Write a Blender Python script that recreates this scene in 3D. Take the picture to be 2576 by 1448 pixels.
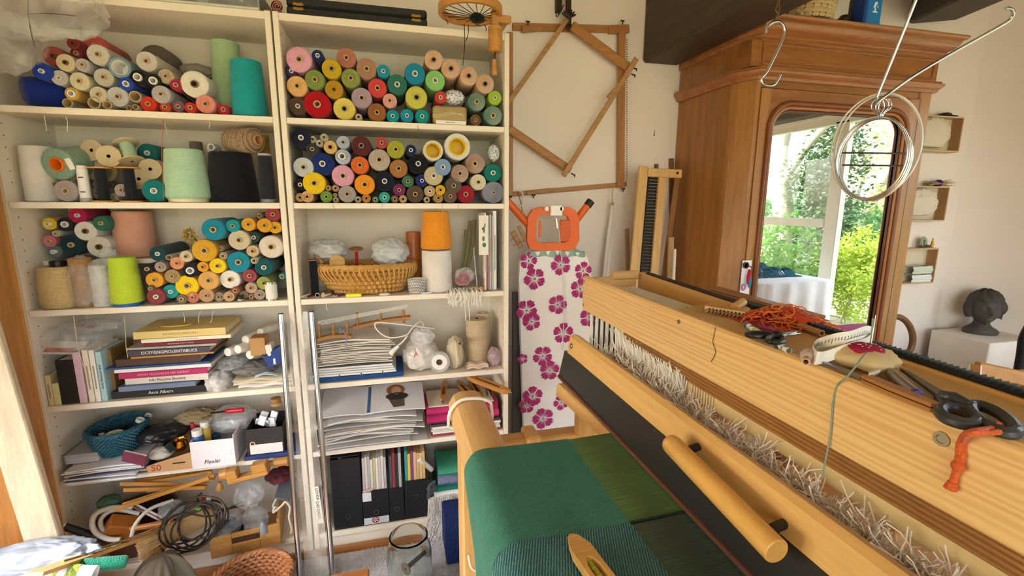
import bpy, bmesh, math, random
from mathutils import Vector, Matrix, Euler, noise
for o in list(bpy.data.objects): bpy.data.objects.remove(o)
SC = bpy.context.scene
COL = SC.collection
R = math.radians
# -- camera
FPX, YAW, PITCH, ROLL, EYE = 1180.0, R(14.3), R(10.34), R(0.25), 1.40
FW = Vector((math.sin(YAW)*math.cos(PITCH), math.cos(YAW)*math.cos(PITCH), -math.sin(PITCH)))
_rt = Vector((math.cos(YAW), -math.sin(YAW), 0)); _up = _rt.cross(FW)
RT = _rt*math.cos(ROLL) + _up*math.sin(ROLL); UP = RT.cross(FW)
cam = bpy.data.cameras.new('camera'); co = bpy.data.objects.new('camera', cam); COL.objects.link(co)
cam.sensor_width = 36; cam.lens = 36*FPX/2576; cam.clip_start = 0.02; cam.clip_end = 200
m3 = Matrix((RT, UP, -FW)).transposed(); co.matrix_world = Matrix.Translation((0, 0, EYE)) @ m3.to_4x4()
SC.camera = co
# -- world, sun, window light, exposure
SC.view_settings.view_transform = 'Standard'; SC.view_settings.look = 'None'
SC.view_settings.gamma = 1; SC.view_settings.use_curve_mapping = False
SC.view_settings.exposure = 1.68
SUN_DIR = Vector((0.62, 0.28, -0.73)).normalized()
wd = bpy.data.worlds.new('sky'); SC.world = wd; wd.use_nodes = True
nt = wd.node_tree; nt.nodes.clear()
sky = nt.nodes.new('ShaderNodeTexSky'); sky.sky_type = 'NISHITA'; sky.sun_disc = False
sky.sun_elevation = R(46); sky.sun_rotation = math.atan2(-SUN_DIR.x, -SUN_DIR.y); sky.air_density = 1.0; sky.dust_density = 3.0; sky.ozone_density = 0.6
hs = nt.nodes.new('ShaderNodeHueSaturation'); hs.inputs['Saturation'].default_value = 0.62
bg = nt.nodes.new('ShaderNodeBackground'); bg.inputs[1].default_value = 0.55
wo = nt.nodes.new('ShaderNodeOutputWorld')
nt.links.new(sky.outputs[0], hs.inputs['Color']); nt.links.new(hs.outputs[0], bg.inputs[0]); nt.links.new(bg.outputs[0], wo.inputs[0])
sl = bpy.data.lights.new('sun', 'SUN'); sl.energy = 3.5; sl.angle = R(0.6); sl.color = (1, 0.93, 0.82)
so = bpy.data.objects.new('sun', sl); COL.objects.link(so)
so.rotation_euler = SUN_DIR.to_track_quat('-Z', 'Y').to_euler()
def portal(name, loc, normal, w, h):
 l = bpy.data.lights.new(name, 'AREA'); l.shape = 'RECTANGLE'; l.size = w; l.size_y = h; l.cycles.is_portal = True
 o = bpy.data.objects.new(name, l); COL.objects.link(o); o.location = loc
 o.rotation_euler = Vector(normal).to_track_quat('-Z', 'Z').to_euler()
portal('portal_right', (3.62, -0.55, 1.32), (-1, 0, 0), 3.5, 1.95)
portal('portal_left', (-1.62, 0.55, 1.0), (1, 0, 0), 1.3, 0.9)
portal('portal_rear', (0.55, -2.66, 1.35), (0, 1, 0), 3.6, 1.9)
# -- small helpers
def ray(u, v): return FW*FPX + RT*(u-1288) - UP*(v-724)
def at(u, v, X=None, Y=None, Z=None):
 d = ray(u, v)
 t = (Y/d.y) if Y is not None else (X/d.x) if X is not None else ((Z-EYE)/d.z)
 return Vector((d.x*t, d.y*t, EYE + d.z*t))
def s2l(c): return c/12.92 if c <= 0.04045 else ((c+0.055)/1.055)**2.4
def hexc(h, k=1.0):
 h = h.lstrip('#'); return tuple(min(1, s2l(int(h[i:i+2], 16)/255)*k) for i in (0, 2, 4)) + (1,)
ORG = {}
def tag(o, label=None, cat=None, group=None, kind=None):
 if label: o['label'] = label
 if cat: o['category'] = cat
 if group: o['group'] = group
 if kind: o['kind'] = kind
 return o
def thing(name, label, cat, loc=(0, 0, 0), group=None):
 o = bpy.data.objects.new(name, None); COL.objects.link(o); o.location = loc; o.empty_display_size = 0.02
 ORG[o] = Vector(loc); return tag(o, label, cat, group)
class MB:
 def __init__(s): s.v = []; s.f = []; s.mi = []
 def add(s, vs, fs, m=None):
  b = len(s.v); s.v += [(m @ Vector(p)) if m else Vector(p) for p in vs]
  s.f += [tuple(b+i for i in f) for f in fs]; return s
 def box(s, a, b, m=None):
  x0, y0, z0 = a; x1, y1, z1 = b
  return s.add([(x0,y0,z0),(x1,y0,z0),(x1,y1,z0),(x0,y1,z0),(x0,y0,z1),(x1,y0,z1),(x1,y1,z1),(x0,y1,z1)],
    [(0,3,2,1),(4,5,6,7),(0,1,5,4),(1,2,6,5),(2,3,7,6),(3,0,4,7)], m)
 def cbox(s, c, d, m=None):
  c = Vector(c); h = Vector(d)/2; return s.box(c-h, c+h, m)
 def rbox(s, a, b, r=0.004, m=None, seg=1):
  bm = bmesh.new(); bmesh.ops.create_cube(bm, size=1)
  a = Vector(a); b = Vector(b); c = (a+b)/2; d = b-a
  for v in bm.verts: v.co = Vector((c.x+v.co.x*d.x, c.y+v.co.y*d.y, c.z+v.co.z*d.z))
  r = min(r, 0.45*min(abs(d.x), abs(d.y), abs(d.z)))
  bmesh.ops.bevel(bm, geom=bm.edges[:], offset=r, segments=seg, affect='EDGES', profile=0.5)
  s.bm(bm, m); return s
 def bm(s, bm, m=None):
  bm.verts.index_update(); s.add([v.co.copy() for v in bm.verts], [tuple(v.index for v in f.verts) for f in bm.faces], m); bm.free(); return s
 def lathe(s, prof, n=24, m=None, close=True):
  vs = []; fs = []
  for (r, z) in prof:
   for k in range(n):
    a = 2*math.pi*k/n; vs.append((r*math.cos(a), r*math.sin(a), z))
  for i in range(len(prof)-1):
   for k in range(n):
    k2 = (k+1) % n; fs.append((i*n+k, i*n+k2, (i+1)*n+k2, (i+1)*n+k))
  if close:
   if prof[0][0] > 1e-6: fs.append(tuple(range(n-1, -1, -1)))
   if prof[-1][0] > 1e-6: fs.append(tuple((len(prof)-1)*n+k for k in range(n)))
  return s.add(vs, fs, m)
 def tube(s, pts, r, n=8, m=None, closed=False, cap=True):
  pts = [Vector(p) for p in pts]; L = len(pts)
  rr = r if isinstance(r, (list, tuple)) else [r]*L
  vs = []; fs = []; nrm = None
  for i, p in enumerate(pts):
   if closed: t = pts[(i+1) % L] - pts[i-1]
   else: t = pts[min(i+1, L-1)] - pts[max(i-1, 0)]
   if t.length < 1e-9: t = Vector((0, 0, 1))
   t.normalize()
   if nrm is None:
    nrm = t.orthogonal().normalized()
   else:
    nrm = nrm - t*nrm.dot(t)
    nrm = nrm.normalized() if nrm.length > 1e-6 else t.orthogonal().normalized()
   b = t.cross(nrm)
   for k in range(n):
    a = 2*math.pi*k/n; vs.append(p + (nrm*math.cos(a) + b*math.sin(a))*rr[i])
  for i in range(L if closed else L-1):
   j = (i+1) % L
   for k in range(n):
    k2 = (k+1) % n; fs.append((i*n+k, i*n+k2, j*n+k2, j*n+k))
  if cap and not closed: fs.append(tuple(range(n-1, -1, -1))); fs.append(tuple((L-1)*n+k for k in range(n)))
  return s.add(vs, fs, m)
 def prism(s, poly, d0, d1, m=None):
  n = len(poly); vs = [(x, y, d0) for x, y in poly] + [(x, y, d1) for x, y in poly]
  fs = [tuple(range(n-1, -1, -1)), tuple(range(n, 2*n))] + [(i, (i+1) % n, n+(i+1) % n, n+i) for i in range(n)]
  return s.add(vs, fs, m)
 def sheet(s, fn, nu, nv, th=0.0, m=None):
  vs = [];
  P = [[Vector(fn(i/nu, j/nv)) for j in range(nv+1)] for i in range(nu+1)]
  def idx(i, j): return i*(nv+1)+j
  for i in range(nu+1):
   for j in range(nv+1): vs.append(P[i][j])
  fs = [(idx(i,j), idx(i+1,j), idx(i+1,j+1), idx(i,j+1)) for i in range(nu) for j in range(nv)]
  if th > 0:
   N = len(vs)
   for i in range(nu+1):
    for j in range(nv+1):
     du = P[min(i+1,nu)][j] - P[max(i-1,0)][j]; dv = P[i][min(j+1,nv)] - P[i][max(j-1,0)]
     nn = du.cross(dv); nn = nn.normalized() if nn.length > 1e-12 else Vector((0,0,1))
     vs.append(P[i][j] - nn*th)
   fs += [(N+idx(i,j), N+idx(i,j+1), N+idx(i+1,j+1), N+idx(i+1,j)) for i in range(nu) for j in range(nv)]
   for i in range(nu): fs += [(idx(i,0), N+idx(i,0), N+idx(i+1,0), idx(i+1,0)), (idx(i,nv), idx(i+1,nv), N+idx(i+1,nv), N+idx(i,nv))]
   for j in range(nv): fs += [(idx(0,j), idx(0,j+1), N+idx(0,j+1), N+idx(0,j)), (idx(nu,j), N+idx(nu,j), N+idx(nu,j+1), idx(nu,j+1))]
  return s.add(vs, fs, m)
 def ell(s, c, d, nu=16, nv=10, fn=None, m=None):
  vs = []; fs = []
  c = Vector(c)
  for j in range(nv+1):
   t = math.pi*j/nv
   for i in range(nu):
    p = 2*math.pi*i/nu; dr = Vector((math.sin(t)*math.cos(p), math.sin(t)*math.sin(p), math.cos(t)))
    k = fn(dr) if fn else 1.0
    vs.append(c + Vector((dr.x*d[0]*k, dr.y*d[1]*k, dr.z*d[2]*k)))
  for j in range(nv):
   for i in range(nu):
    i2 = (i+1) % nu; fs.append((j*nu+i, (j+1)*nu+i, (j+1)*nu+i2, j*nu+i2))
  return s.add(vs, fs, m)
 def build(s, name, mat, parent=None, smooth=38, origin=None):
  return mkobj(name, s.v, s.f, mat, parent, smooth, origin)
def mkobj(name, V, F, mat, parent=None, smooth=38, origin=None):
 if origin is None:
  xs = [v.x for v in V]; ys = [v.y for v in V]; zs = [v.z for v in V]
  origin = Vector(((min(xs)+max(xs))/2, (min(ys)+max(ys))/2, min(zs)))
 else: origin = Vector(origin)
 me = bpy.data.meshes.new(name); me.from_pydata([tuple(v-origin) for v in V], [], F); me.validate()
 if smooth:
  me.polygons.foreach_set('use_smooth', [True]*len(me.polygons)); me.set_sharp_from_angle(angle=R(smooth))
 if mat: me.materials.append(mat)
 o = bpy.data.objects.new(name, me); COL.objects.link(o)
 ORG[o] = origin
 if parent is not None:
  o.parent = parent; o.location = origin - ORG[parent]
 else: o.location = origin
 return o
def ztrans(p, d, roll=0.0):
 q = Vector(d).normalized().to_track_quat('Z', 'Y')
 return Matrix.Translation(p) @ q.to_matrix().to_4x4() @ Matrix.Rotation(roll, 4, 'Z')
def frame(p, x, z):
 x = Vector(x).normalized(); z = Vector(z); y = z.cross(x).normalized(); z = x.cross(y)
 m = Matrix((x, y, z)).transposed().to_4x4(); m.translation = p; return m
def bez(pts, n=8):
 pts = [Vector(p) for p in pts]; out = []
 for i in range(len(pts)-1):
  p0 = pts[max(i-1,0)]; p1 = pts[i]; p2 = pts[i+1]; p3 = pts[min(i+2,len(pts)-1)]
  for k in range(n):
   t = k/n; out.append(0.5*((2*p1) + (p2-p0)*t + (2*p0-5*p1+4*p2-p3)*t*t + (3*p1-p0-3*p2+p3)*t**3))
 out.append(pts[-1]); return out
def text(name, s, size, mat, parent, m, depth=0.0004, align='CENTER'):
 cu = bpy.data.curves.new('t', 'FONT'); cu.body = s; cu.size = size; cu.align_x = align; cu.align_y = 'CENTER'; cu.extrude = depth; cu.resolution_u = 2
 to = bpy.data.objects.new('t', cu); COL.objects.link(to)
 me = bpy.data.meshes.new_from_object(to.evaluated_get(bpy.context.evaluated_depsgraph_get()))
 bpy.data.objects.remove(to); bpy.data.curves.remove(cu)
 V = [m @ v.co for v in me.vertices]; F = [tuple(p.vertices) for p in me.polygons]
 bpy.data.meshes.remove(me)
 if not V: return None
 return mkobj(name, V, F, mat, parent, 0)
def copy_tree(o, loc=None):
 c = o.copy(); COL.objects.link(c); ORG[c] = ORG[o].copy()
 if loc is not None: c.location = loc; ORG[c] = Vector(loc)
 for ch in o.children:
  d = ch.copy(); COL.objects.link(d); d.parent = c; ORG[d] = ORG[ch] - ORG[o] + ORG[c]
  for g in ch.children:
   e = g.copy(); COL.objects.link(e); e.parent = d; ORG[e] = ORG[g] - ORG[o] + ORG[c]
 return c
# -- materials
MATS = {}
def newmat(name):
 m = bpy.data.materials.new(name); m.use_nodes = True; n = m.node_tree; n.nodes.clear()
 out = n.nodes.new('ShaderNodeOutputMaterial'); b = n.nodes.new('ShaderNodeBsdfPrincipled'); n.links.new(b.outputs[0], out.inputs[0])
 return m, n, b, out
def nd(n, t, **k):
 x = n.nodes.new(t)
 for a, v in k.items():
  if a in x.inputs: x.inputs[a].default_value = v
  else: setattr(x, a, v)
 return x
def coords(n, scale=(1, 1, 1), kind='Object'):
 tc = n.nodes.new('ShaderNodeTexCoord'); mp = n.nodes.new('ShaderNodeMapping'); mp.inputs['Scale'].default_value = scale
 n.links.new(tc.outputs[kind], mp.inputs[0]); return mp.outputs[0]
def mixcol(n, fac, a, b):
 r = n.nodes.new('ShaderNodeMix'); r.data_type = 'RGBA'
 r.inputs['A'].default_value = a; r.inputs['B'].default_value = b
 if fac is not None: n.links.new(fac, r.inputs['Factor'])
 return r.outputs['Result']
def bump(n, b, h, strength=0.3, dist=0.002):
 x = n.nodes.new('ShaderNodeBump'); x.inputs['Strength'].default_value = strength; x.inputs['Distance'].default_value = dist
 n.links.new(h, x.inputs['Height']); n.links.new(x.outputs[0], b.inputs['Normal'])
def dk(c, k): return (c[0]*k, c[1]*k, c[2]*k, 1)
def cached(fn):
 def w(*a, **k):
  key = (fn.__name__, a, tuple(sorted(k.items())))
  if key not in MATS: MATS[key] = fn(*a, **k)
  return MATS[key]
 return w
@cached
def plain(h, rough=0.6, metal=0.0, var=0.10, scale=14.0, bmp=0.0, spec=0.4):
 m, n, b, o = newmat('paint_'+h.strip('#')); c = hexc(h)
 t = nd(n, 'ShaderNodeTexNoise', Scale=scale, Detail=4.0); n.links.new(coords(n), t.inputs['Vector'])
 n.links.new(mixcol(n, t.outputs[0], dk(c, 1-var), dk(c, 1+var)), b.inputs['Base Color'])
 b.inputs['Roughness'].default_value = rough; b.inputs['Metallic'].default_value = metal; b.inputs['Specular IOR Level'].default_value = spec
 if bmp:
  t2 = nd(n, 'ShaderNodeTexNoise', Scale=scale*6, Detail=3.0); n.links.new(coords(n), t2.inputs['Vector']); bump(n, b, t2.outputs[0], bmp)
 return m
@cached
def wood(h, axis='X', rough=0.45, con=0.28, ring=9.0, fine=1.0):
 m, n, b, o = newmat('wood_'+h.strip('#')); c = hexc(h)
 sc = {'X': (1.2, 14, 14), 'Y': (14, 1.2, 14), 'Z': (14, 14, 1.2)}[axis]
 v = coords(n, sc)
 t = nd(n, 'ShaderNodeTexNoise', Scale=ring*0.35, Detail=5.0, Distortion=0.6); n.links.new(v, t.inputs['Vector'])
 f = nd(n, 'ShaderNodeTexNoise', Scale=ring*3*fine, Detail=3.0); n.links.new(v, f.inputs['Vector'])
 a = n.nodes.new('ShaderNodeMath'); a.operation = 'MULTIPLY_ADD'; a.inputs[1].default_value = 0.35; n.links.new(f.outputs[0], a.inputs[0])
 s = n.nodes.new('ShaderNodeMath'); s.operation = 'MULTIPLY'; s.inputs[1].default_value = 0.65; n.links.new(t.outputs[0], s.inputs[0]); n.links.new(s.outputs[0], a.inputs[2])
 cr = n.nodes.new('ShaderNodeValToRGB'); cr.color_ramp.elements[0].position = 0.32; cr.color_ramp.elements[1].position = 0.68
 cr.color_ramp.elements[0].color = dk(c, 1-con*1.5); cr.color_ramp.elements[1].color = dk(c, 1+con*0.5)
 n.links.new(a.outputs[0], cr.inputs[0]); n.links.new(cr.outputs[0], b.inputs['Base Color'])
 b.inputs['Roughness'].default_value = rough; bump(n, b, a.outputs[0], 0.12, 0.001)
 return m
@cached
def yarn(h, speck=0.25, rings=1.0):
 m, n, b, o = newmat('yarn_'+h.strip('#')); c = hexc(h)
 tc = n.nodes.new('ShaderNodeTexCoord'); sp = n.nodes.new('ShaderNodeSeparateXYZ'); n.links.new(tc.outputs['Object'], sp.inputs[0])
 ln = n.nodes.new('ShaderNodeVectorMath'); ln.operation = 'LENGTH'
 cx = n.nodes.new('ShaderNodeCombineXYZ'); n.links.new(sp.outputs[0], cx.inputs[0]); n.links.new(sp.outputs[1], cx.inputs[1]); n.links.new(cx.outputs[0], ln.inputs[0])
 cv = n.nodes.new('ShaderNodeCombineXYZ'); n.links.new(ln.outputs['Value'], cv.inputs[0]); n.links.new(sp.outputs[2], cv.inputs[2])
 w = nd(n, 'ShaderNodeTexWave', Scale=130.0, Distortion=1.5, Detail=2.0); w.bands_direction = 'DIAGONAL'; w.inputs['Detail Scale'].default_value = 0.6; n.links.new(cv.outputs[0], w.inputs[0])
 t = nd(n, 'ShaderNodeTexNoise', Scale=260.0, Detail=2.0); n.links.new(tc.outputs['Object'], t.inputs['Vector'])
 t2 = nd(n, 'ShaderNodeTexNoise', Scale=22.0, Detail=3.0); n.links.new(tc.outputs['Object'], t2.inputs['Vector'])
 c1 = mixcol(n, t.outputs[0], dk(c, 1-speck*1.6), dk(c, 1+speck*1.3))
 mm = n.nodes.new('ShaderNodeMix'); mm.data_type = 'RGBA'; mm.blend_type = 'MULTIPLY'; mm.inputs['Factor'].default_value = 0.35
 n.links.new(c1, mm.inputs['A']); n.links.new(t2.outputs[0], mm.inputs['B'])
 g = n.nodes.new('ShaderNodeMix'); g.data_type = 'RGBA'; g.inputs['Factor'].default_value = 0.55; n.links.new(mm.outputs['Result'], g.inputs['A']); n.links.new(c1, g.inputs['B'])
 n.links.new(g.outputs['Result'], b.inputs['Base Color'])
 ad = n.nodes.new('ShaderNodeMath'); ad.operation = 'MULTIPLY_ADD'; ad.inputs[1].default_value = 0.6*rings
 n.links.new(w.outputs[0], ad.inputs[0]); n.links.new(t.outputs[0], ad.inputs[2])
 bump(n, b, ad.outputs[0], 0.55, 0.0015)
 b.inputs['Roughness'].default_value = 0.85; b.inputs['Specular IOR Level'].default_value = 0.15
 b.inputs['Sheen Weight'].default_value = 0.15
 return m
@cached
def cloth(h, weave=600.0, rough=0.9, var=0.15, h2=None):
 m, n, b, o = newmat('cloth_'+h.strip('#')); c = hexc(h)
 v = coords(n)
 t = nd(n, 'ShaderNodeTexNoise', Scale=9.0, Detail=5.0); n.links.new(v, t.inputs['Vector'])
 n.links.new(mixcol(n, t.outputs[0], dk(c, 1-var), hexc(h2) if h2 else dk(c, 1+var)), b.inputs['Base Color'])
 k = nd(n, 'ShaderNodeTexChecker', Scale=weave); n.links.new(v, k.inputs['Vector']); bump(n, b, k.outputs['Fac'], 0.15, 0.0005)
 b.inputs['Roughness'].default_value = rough; b.inputs['Specular IOR Level'].default_value = 0.2
 return m
@cached
def film(h='#e6e8ea', alpha=0.35, rough=0.18):
 m, n, b, o = newmat('film_'+h.strip('#')); c = hexc(h)
 b.inputs['Base Color'].default_value = c; b.inputs['Roughness'].default_value = rough; b.inputs['Specular IOR Level'].default_value = 0.7
 tr = n.nodes.new('ShaderNodeBsdfTransparent'); tr.inputs[0].default_value = (0.97, 0.97, 0.97, 1)
 mx = n.nodes.new('ShaderNodeMixShader')
 t = nd(n, 'ShaderNodeTexNoise', Scale=16.0, Detail=4.0); n.links.new(coords(n), t.inputs['Vector'])
 rm = nd(n, 'ShaderNodeMapRange'); rm.inputs['From Min'].default_value = 0.3; rm.inputs['From Max'].default_value = 0.7
 rm.inputs['To Min'].default_value = max(0, alpha-0.12); rm.inputs['To Max'].default_value = min(1, alpha+0.15)
 n.links.new(t.outputs[0], rm.inputs[0]); n.links.new(rm.outputs[0], mx.inputs[0]); n.links.new(tr.outputs[0], mx.inputs[1]); n.links.new(b.outputs[0], mx.inputs[2])
 n.links.new(mx.outputs[0], o.inputs[0]); return m
@cached
def metal(h='#c4c4c4', rough=0.25):
 m, n, b, o = newmat('metal_'+h.strip('#')); b.inputs['Base Color'].default_value = hexc(h); b.inputs['Metallic'].default_value = 1
 t = nd(n, 'ShaderNodeTexNoise', Scale=30.0, Detail=3.0); n.links.new(coords(n), t.inputs['Vector'])
 rm = nd(n, 'ShaderNodeMapRange'); rm.inputs['To Min'].default_value = rough*0.7; rm.inputs['To Max'].default_value = rough*1.4
 n.links.new(t.outputs[0], rm.inputs[0]); n.links.new(rm.outputs[0], b.inputs['Roughness']); return m
@cached
def glassm(tint='#f4f8f6', rough=0.0):
 m, n, b, o = newmat('glass');
 g = n.nodes.new('ShaderNodeBsdfGlossy'); g.inputs['Roughness'].default_value = rough+0.01
 tr = n.nodes.new('ShaderNodeBsdfTransparent'); tr.inputs[0].default_value = hexc(tint)
 lf = n.nodes.new('ShaderNodeLayerWeight'); lf.inputs[0].default_value = 0.5
 pw = nd(n, 'ShaderNodeMath'); pw.operation = 'POWER'; pw.inputs[1].default_value = 4.0; n.links.new(lf.outputs['Facing'], pw.inputs[0])
 lw = nd(n, 'ShaderNodeMath'); lw.operation = 'MULTIPLY_ADD'; lw.inputs[1].default_value = 0.35; lw.inputs[2].default_value = 0.02; n.links.new(pw.outputs[0], lw.inputs[0])
 mx = n.nodes.new('ShaderNodeMixShader'); n.links.new(lw.outputs[0], mx.inputs[0]); n.links.new(tr.outputs[0], mx.inputs[1]); n.links.new(g.outputs[0], mx.inputs[2])
 n.links.new(mx.outputs[0], o.inputs[0]); return m
@cached
def plaster(h):
 m, n, b, o = newmat('plaster'); c = hexc(h); v = coords(n)
 t = nd(n, 'ShaderNodeTexNoise', Scale=2.2, Detail=6.0); n.links.new(v, t.inputs['Vector'])
 n.links.new(mixcol(n, t.outputs[0], dk(c, 0.92), dk(c, 1.06)), b.inputs['Base Color'])
 t2 = nd(n, 'ShaderNodeTexNoise', Scale=18.0, Detail=8.0); n.links.new(v, t2.inputs['Vector']); bump(n, b, t2.outputs[0], 0.25, 0.006)
 b.inputs['Roughness'].default_value = 0.9; b.inputs['Specular IOR Level'].default_value = 0.2; return m
@cached
def wicker(h, h2):
 m, n, b, o = newmat('wicker_'+h.strip('#')); v = coords(n)
 t = nd(n, 'ShaderNodeTexNoise', Scale=40.0, Detail=3.0); n.links.new(v, t.inputs['Vector'])
 n.links.new(mixcol(n, t.outputs[0], hexc(h), hexc(h2)), b.inputs['Base Color']); b.inputs['Roughness'].default_value = 0.55; return m
PI = math.pi
rnd = random.Random(7)
# ==== the room
def struct(name, mb, mat, smooth=0): o = mb.build(name, mat, None, smooth); o['kind'] = 'structure'; return o
WY, XL, XR, YB, ZC = 2.10, -1.56, 3.54, -2.60, 2.78
PLW = plaster('#e8ded5')
struct('floor', MB().box((XL-.1, YB-.1, -.1), (XR+.1, WY+.1, 0)), plain('#b98a58', 0.5, var=0.2, scale=5))
struct('wall_back', MB().box((XL-.1, WY, 0), (XR+.15, WY+.15, ZC)), PLW)
struct('ceiling', MB().box((XL-.1, YB-.1, ZC), (XR+.15, WY+.15, ZC+.1)), wood('#cfbba2', 'Y', .7))
w = MB(); w.box((XR, 1.20, 0), (XR+.15, WY, ZC)); w.box((XR, YB-.1, 0), (XR+.15, -2.3, ZC)); w.box((XR, -2.3, 2.1), (XR+.15, 1.2, ZC)); w.box((XR, -2.3, 0), (XR+.15, .06, .35)); w.box((XR, .06, -.05), (XR+.15, 1.2, .02))
struct('wall_right', w, PLW)
w = MB(); w.box((XL-.1, 1.2, 0), (XL, WY, ZC)); w.box((XL-.1, YB, 0), (XL, -.1, ZC)); w.box((XL-.1, -.1, 1.45), (XL, 1.2, ZC)); w.box((XL-.1, -.1, 0), (XL, 1.2, .55))
struct('wall_left', w, plaster('#ead7a2'))
w = MB(); w.box((XL-.1, YB-.1, 0), (-1.25, YB, ZC)); w.box((2.35, YB-.1, 0), (XR, YB, ZC)); w.box((-1.25, YB-.1, 2.3), (2.35, YB, ZC)); w.box((-1.25, YB-.1, 0), (2.35, YB, .4))
struct('wall_rear', w, PLW)
w = MB(); w.prism([(0, 0), (-.28, 0), (-.17, -.04), (-.09, -.10), (-.035, -.19), (0, -.32)], 0, ZC, Matrix.Translation((XR+.004, WY+.004, 0)))
struct('trim_1', w, PLW, 60)
DARK = wood('#45372c', 'Y', 0.6, 0.4)
bm_ = struct('trim_2', MB().rbox((1.150, YB, 2.035), (1.335, WY, 2.42), 0.012), DARK)
a = at(2292, 56, Y=2.08); b = at(2410, 0, Y=1.72); d = (b-a).normalized(); side = Vector((d.y, -d.x, 0)).normalized()
w = MB(); mm = frame(a, d, (0, 0, 1)); w.rbox((-.05, 0.0, 0), (1.6, .22, .25), .01, mm); struct('trim_3', w, DARK)
pa = at(38, 900, Y=1.72)
w = MB().rbox((pa.x-.05, 1.60, 0), (pa.x+.035, 1.74, 2.3), .008); struct('trim_4', w, wood('#c98a48', 'Z', 0.5))
ALU = plain('#cfcabc', 0.45)
def window(name, frames, panes, mat=ALU):
 t = bpy.data.objects.new(name, None); COL.objects.link(t); c = frames[0][0]; t.location = c; ORG[t] = Vector(c); t['kind'] = 'structure'
 for a, b in frames: MB().rbox(a, b, .004).build('window_frame', mat, t, 0)
 for a, b in panes: MB().box(a, b).build('pane', glassm(), t, 0)
 return t
fr = []; x0, x1 = XR+.02, XR+.08
for y, wd_ in ((1.15, .05), (.06, .12), (-1.18, .06), (-2.3, .06)): fr.append(((x0, y, .35), (x1, y+wd_, 2.06)))
fr += [((x0, -2.3, .35), (x1, .06, .41)), ((x0, -2.3, 2.04), (x1, 1.2, 2.12)), ((x0, -2.3, 1.20), (x1, .06, 1.27))]
window('window_1', fr, [((x0+.028, -1.12, .41), (x0+.032, .06, 1.20)), ((x0+.028, -1.12, 1.27), (x0+.032, .06, 2.04)), ((x0+.028, -2.24, .41), (x0+.032, -1.18, 1.20)), ((x0+.028, -2.24, 1.27), (x0+.032, -1.18, 2.04))])
struct('trim_5', MB().rbox((XR-.16, -2.5, 2.12), (XR-.005, 1.15, 2.36), .01), DARK)
fr = [((XL-.07, y, .55), (XL-.02, y+.05, 1.45)) for y in (-.1, .52, 1.15)] + [((XL-.07, -.1, .55), (XL-.02, 1.2, .60)), ((XL-.07, -.1, 1.40), (XL-.02, 1.2, 1.45))]
window('window_2', fr, [])
fr = [((x, YB-.08, .4), (x+.06, YB-.03, 2.3)) for x in (-1.25, -.07, 1.12, 2.29)] + [((-1.25, YB-.08, .4), (2.35, YB-.03, .46)), ((-1.25, YB-.08, 2.24), (2.35, YB-.03, 2.3))]
window('window_3', fr, [((-1.2, YB-.056, .46), (-.07, YB-.053, 2.24)), ((1.17, YB-.056, .46), (2.3, YB-.053, 2.24))])
b0 = at(118, 1380, Y=1.50); t0 = at(-90, 700, Y=1.56)
d = t0-b0; bottom = b0 + d*(-b0.z/d.z) if d.z else b0
mm = frame(bottom, d, (0, -1, 0.05))
w = MB().rbox((0.004, -.045, -.011), (1.25, .042, .011), .004, mm)
tag(w.build('plank', wood('#cdbba0', 'Z', 0.8, 0.22)), 'weathered pale plank leaning in the sunlit corner left of the bookcase', 'plank')
# ==== bookcases
F = 1.80; BACK = 2.085
SHELF_Z = [1.68, 1.395, 1.05, 0.722, 0.448, 0.092]
CREAM = plain('#ebe0cf', 0.42, var=0.05, scale=3)
def bookcase(x0, x1, label):
 t = thing('bookcase', label, 'bookcase', ((x0+x1)/2, F+.14, 0), 'pair of tall cream bookcases')
 for a in (x0, x1-.018): MB().rbox((a, F, 0), (a+.018, BACK, 2.008), .0015).build('side_panel', CREAM, t, 0)
 MB().rbox((x0+.018, F+.002, 1.983), (x1-.018, BACK-.006, 2.006), .0015).build('top_panel', CREAM, t, 0)
 MB().box((x0+.018, BACK-.006, .03), (x1-.018, BACK, 2.0)).build('back_panel', plain('#e2d6c4', 0.55, var=0.08, scale=4), t, 0)
 for z in SHELF_Z: MB().rbox((x0+.0185, F+.002, z-.02), (x1-.0185, BACK-.0065, z), .0015).build('shelf', CREAM, t, 0)
 MB().box((x0+.0185, F+.012, 0.0), (x1-.0185, F+.028, SHELF_Z[-1]-.02)).build('plinth', CREAM, t, 0)
 h = MB()
 for k in range(52):
  z = .14+k*.0355
  for y in (F+.035, F+.24):
   for xx, dx in ((x0+.0181, 1), (x1-.0181, -1)):
    if min(abs(z-s) for s in SHELF_Z) > .03: h.cbox((xx+dx*.0004, y, z), (.0008, .0034, .0034))
 o = h.build('peg_holes', plain('#5a4e42'), t, 0); o['kind'] = 'stuff'
 return t
bookcase(-1.16, -.3555, 'tall cream bookcase on the left, crammed with yarn, books and tools')
bookcase(-.3495, .445, 'tall cream bookcase on the right, beside the hanging wooden frames')
MB().rbox((-1.16, F-.008, 0), (.445, F+.004, .030), .002).build('baseboard_back', wood('#a8703f', 'X', 0.5), None, 0)['kind'] = 'structure'
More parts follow.
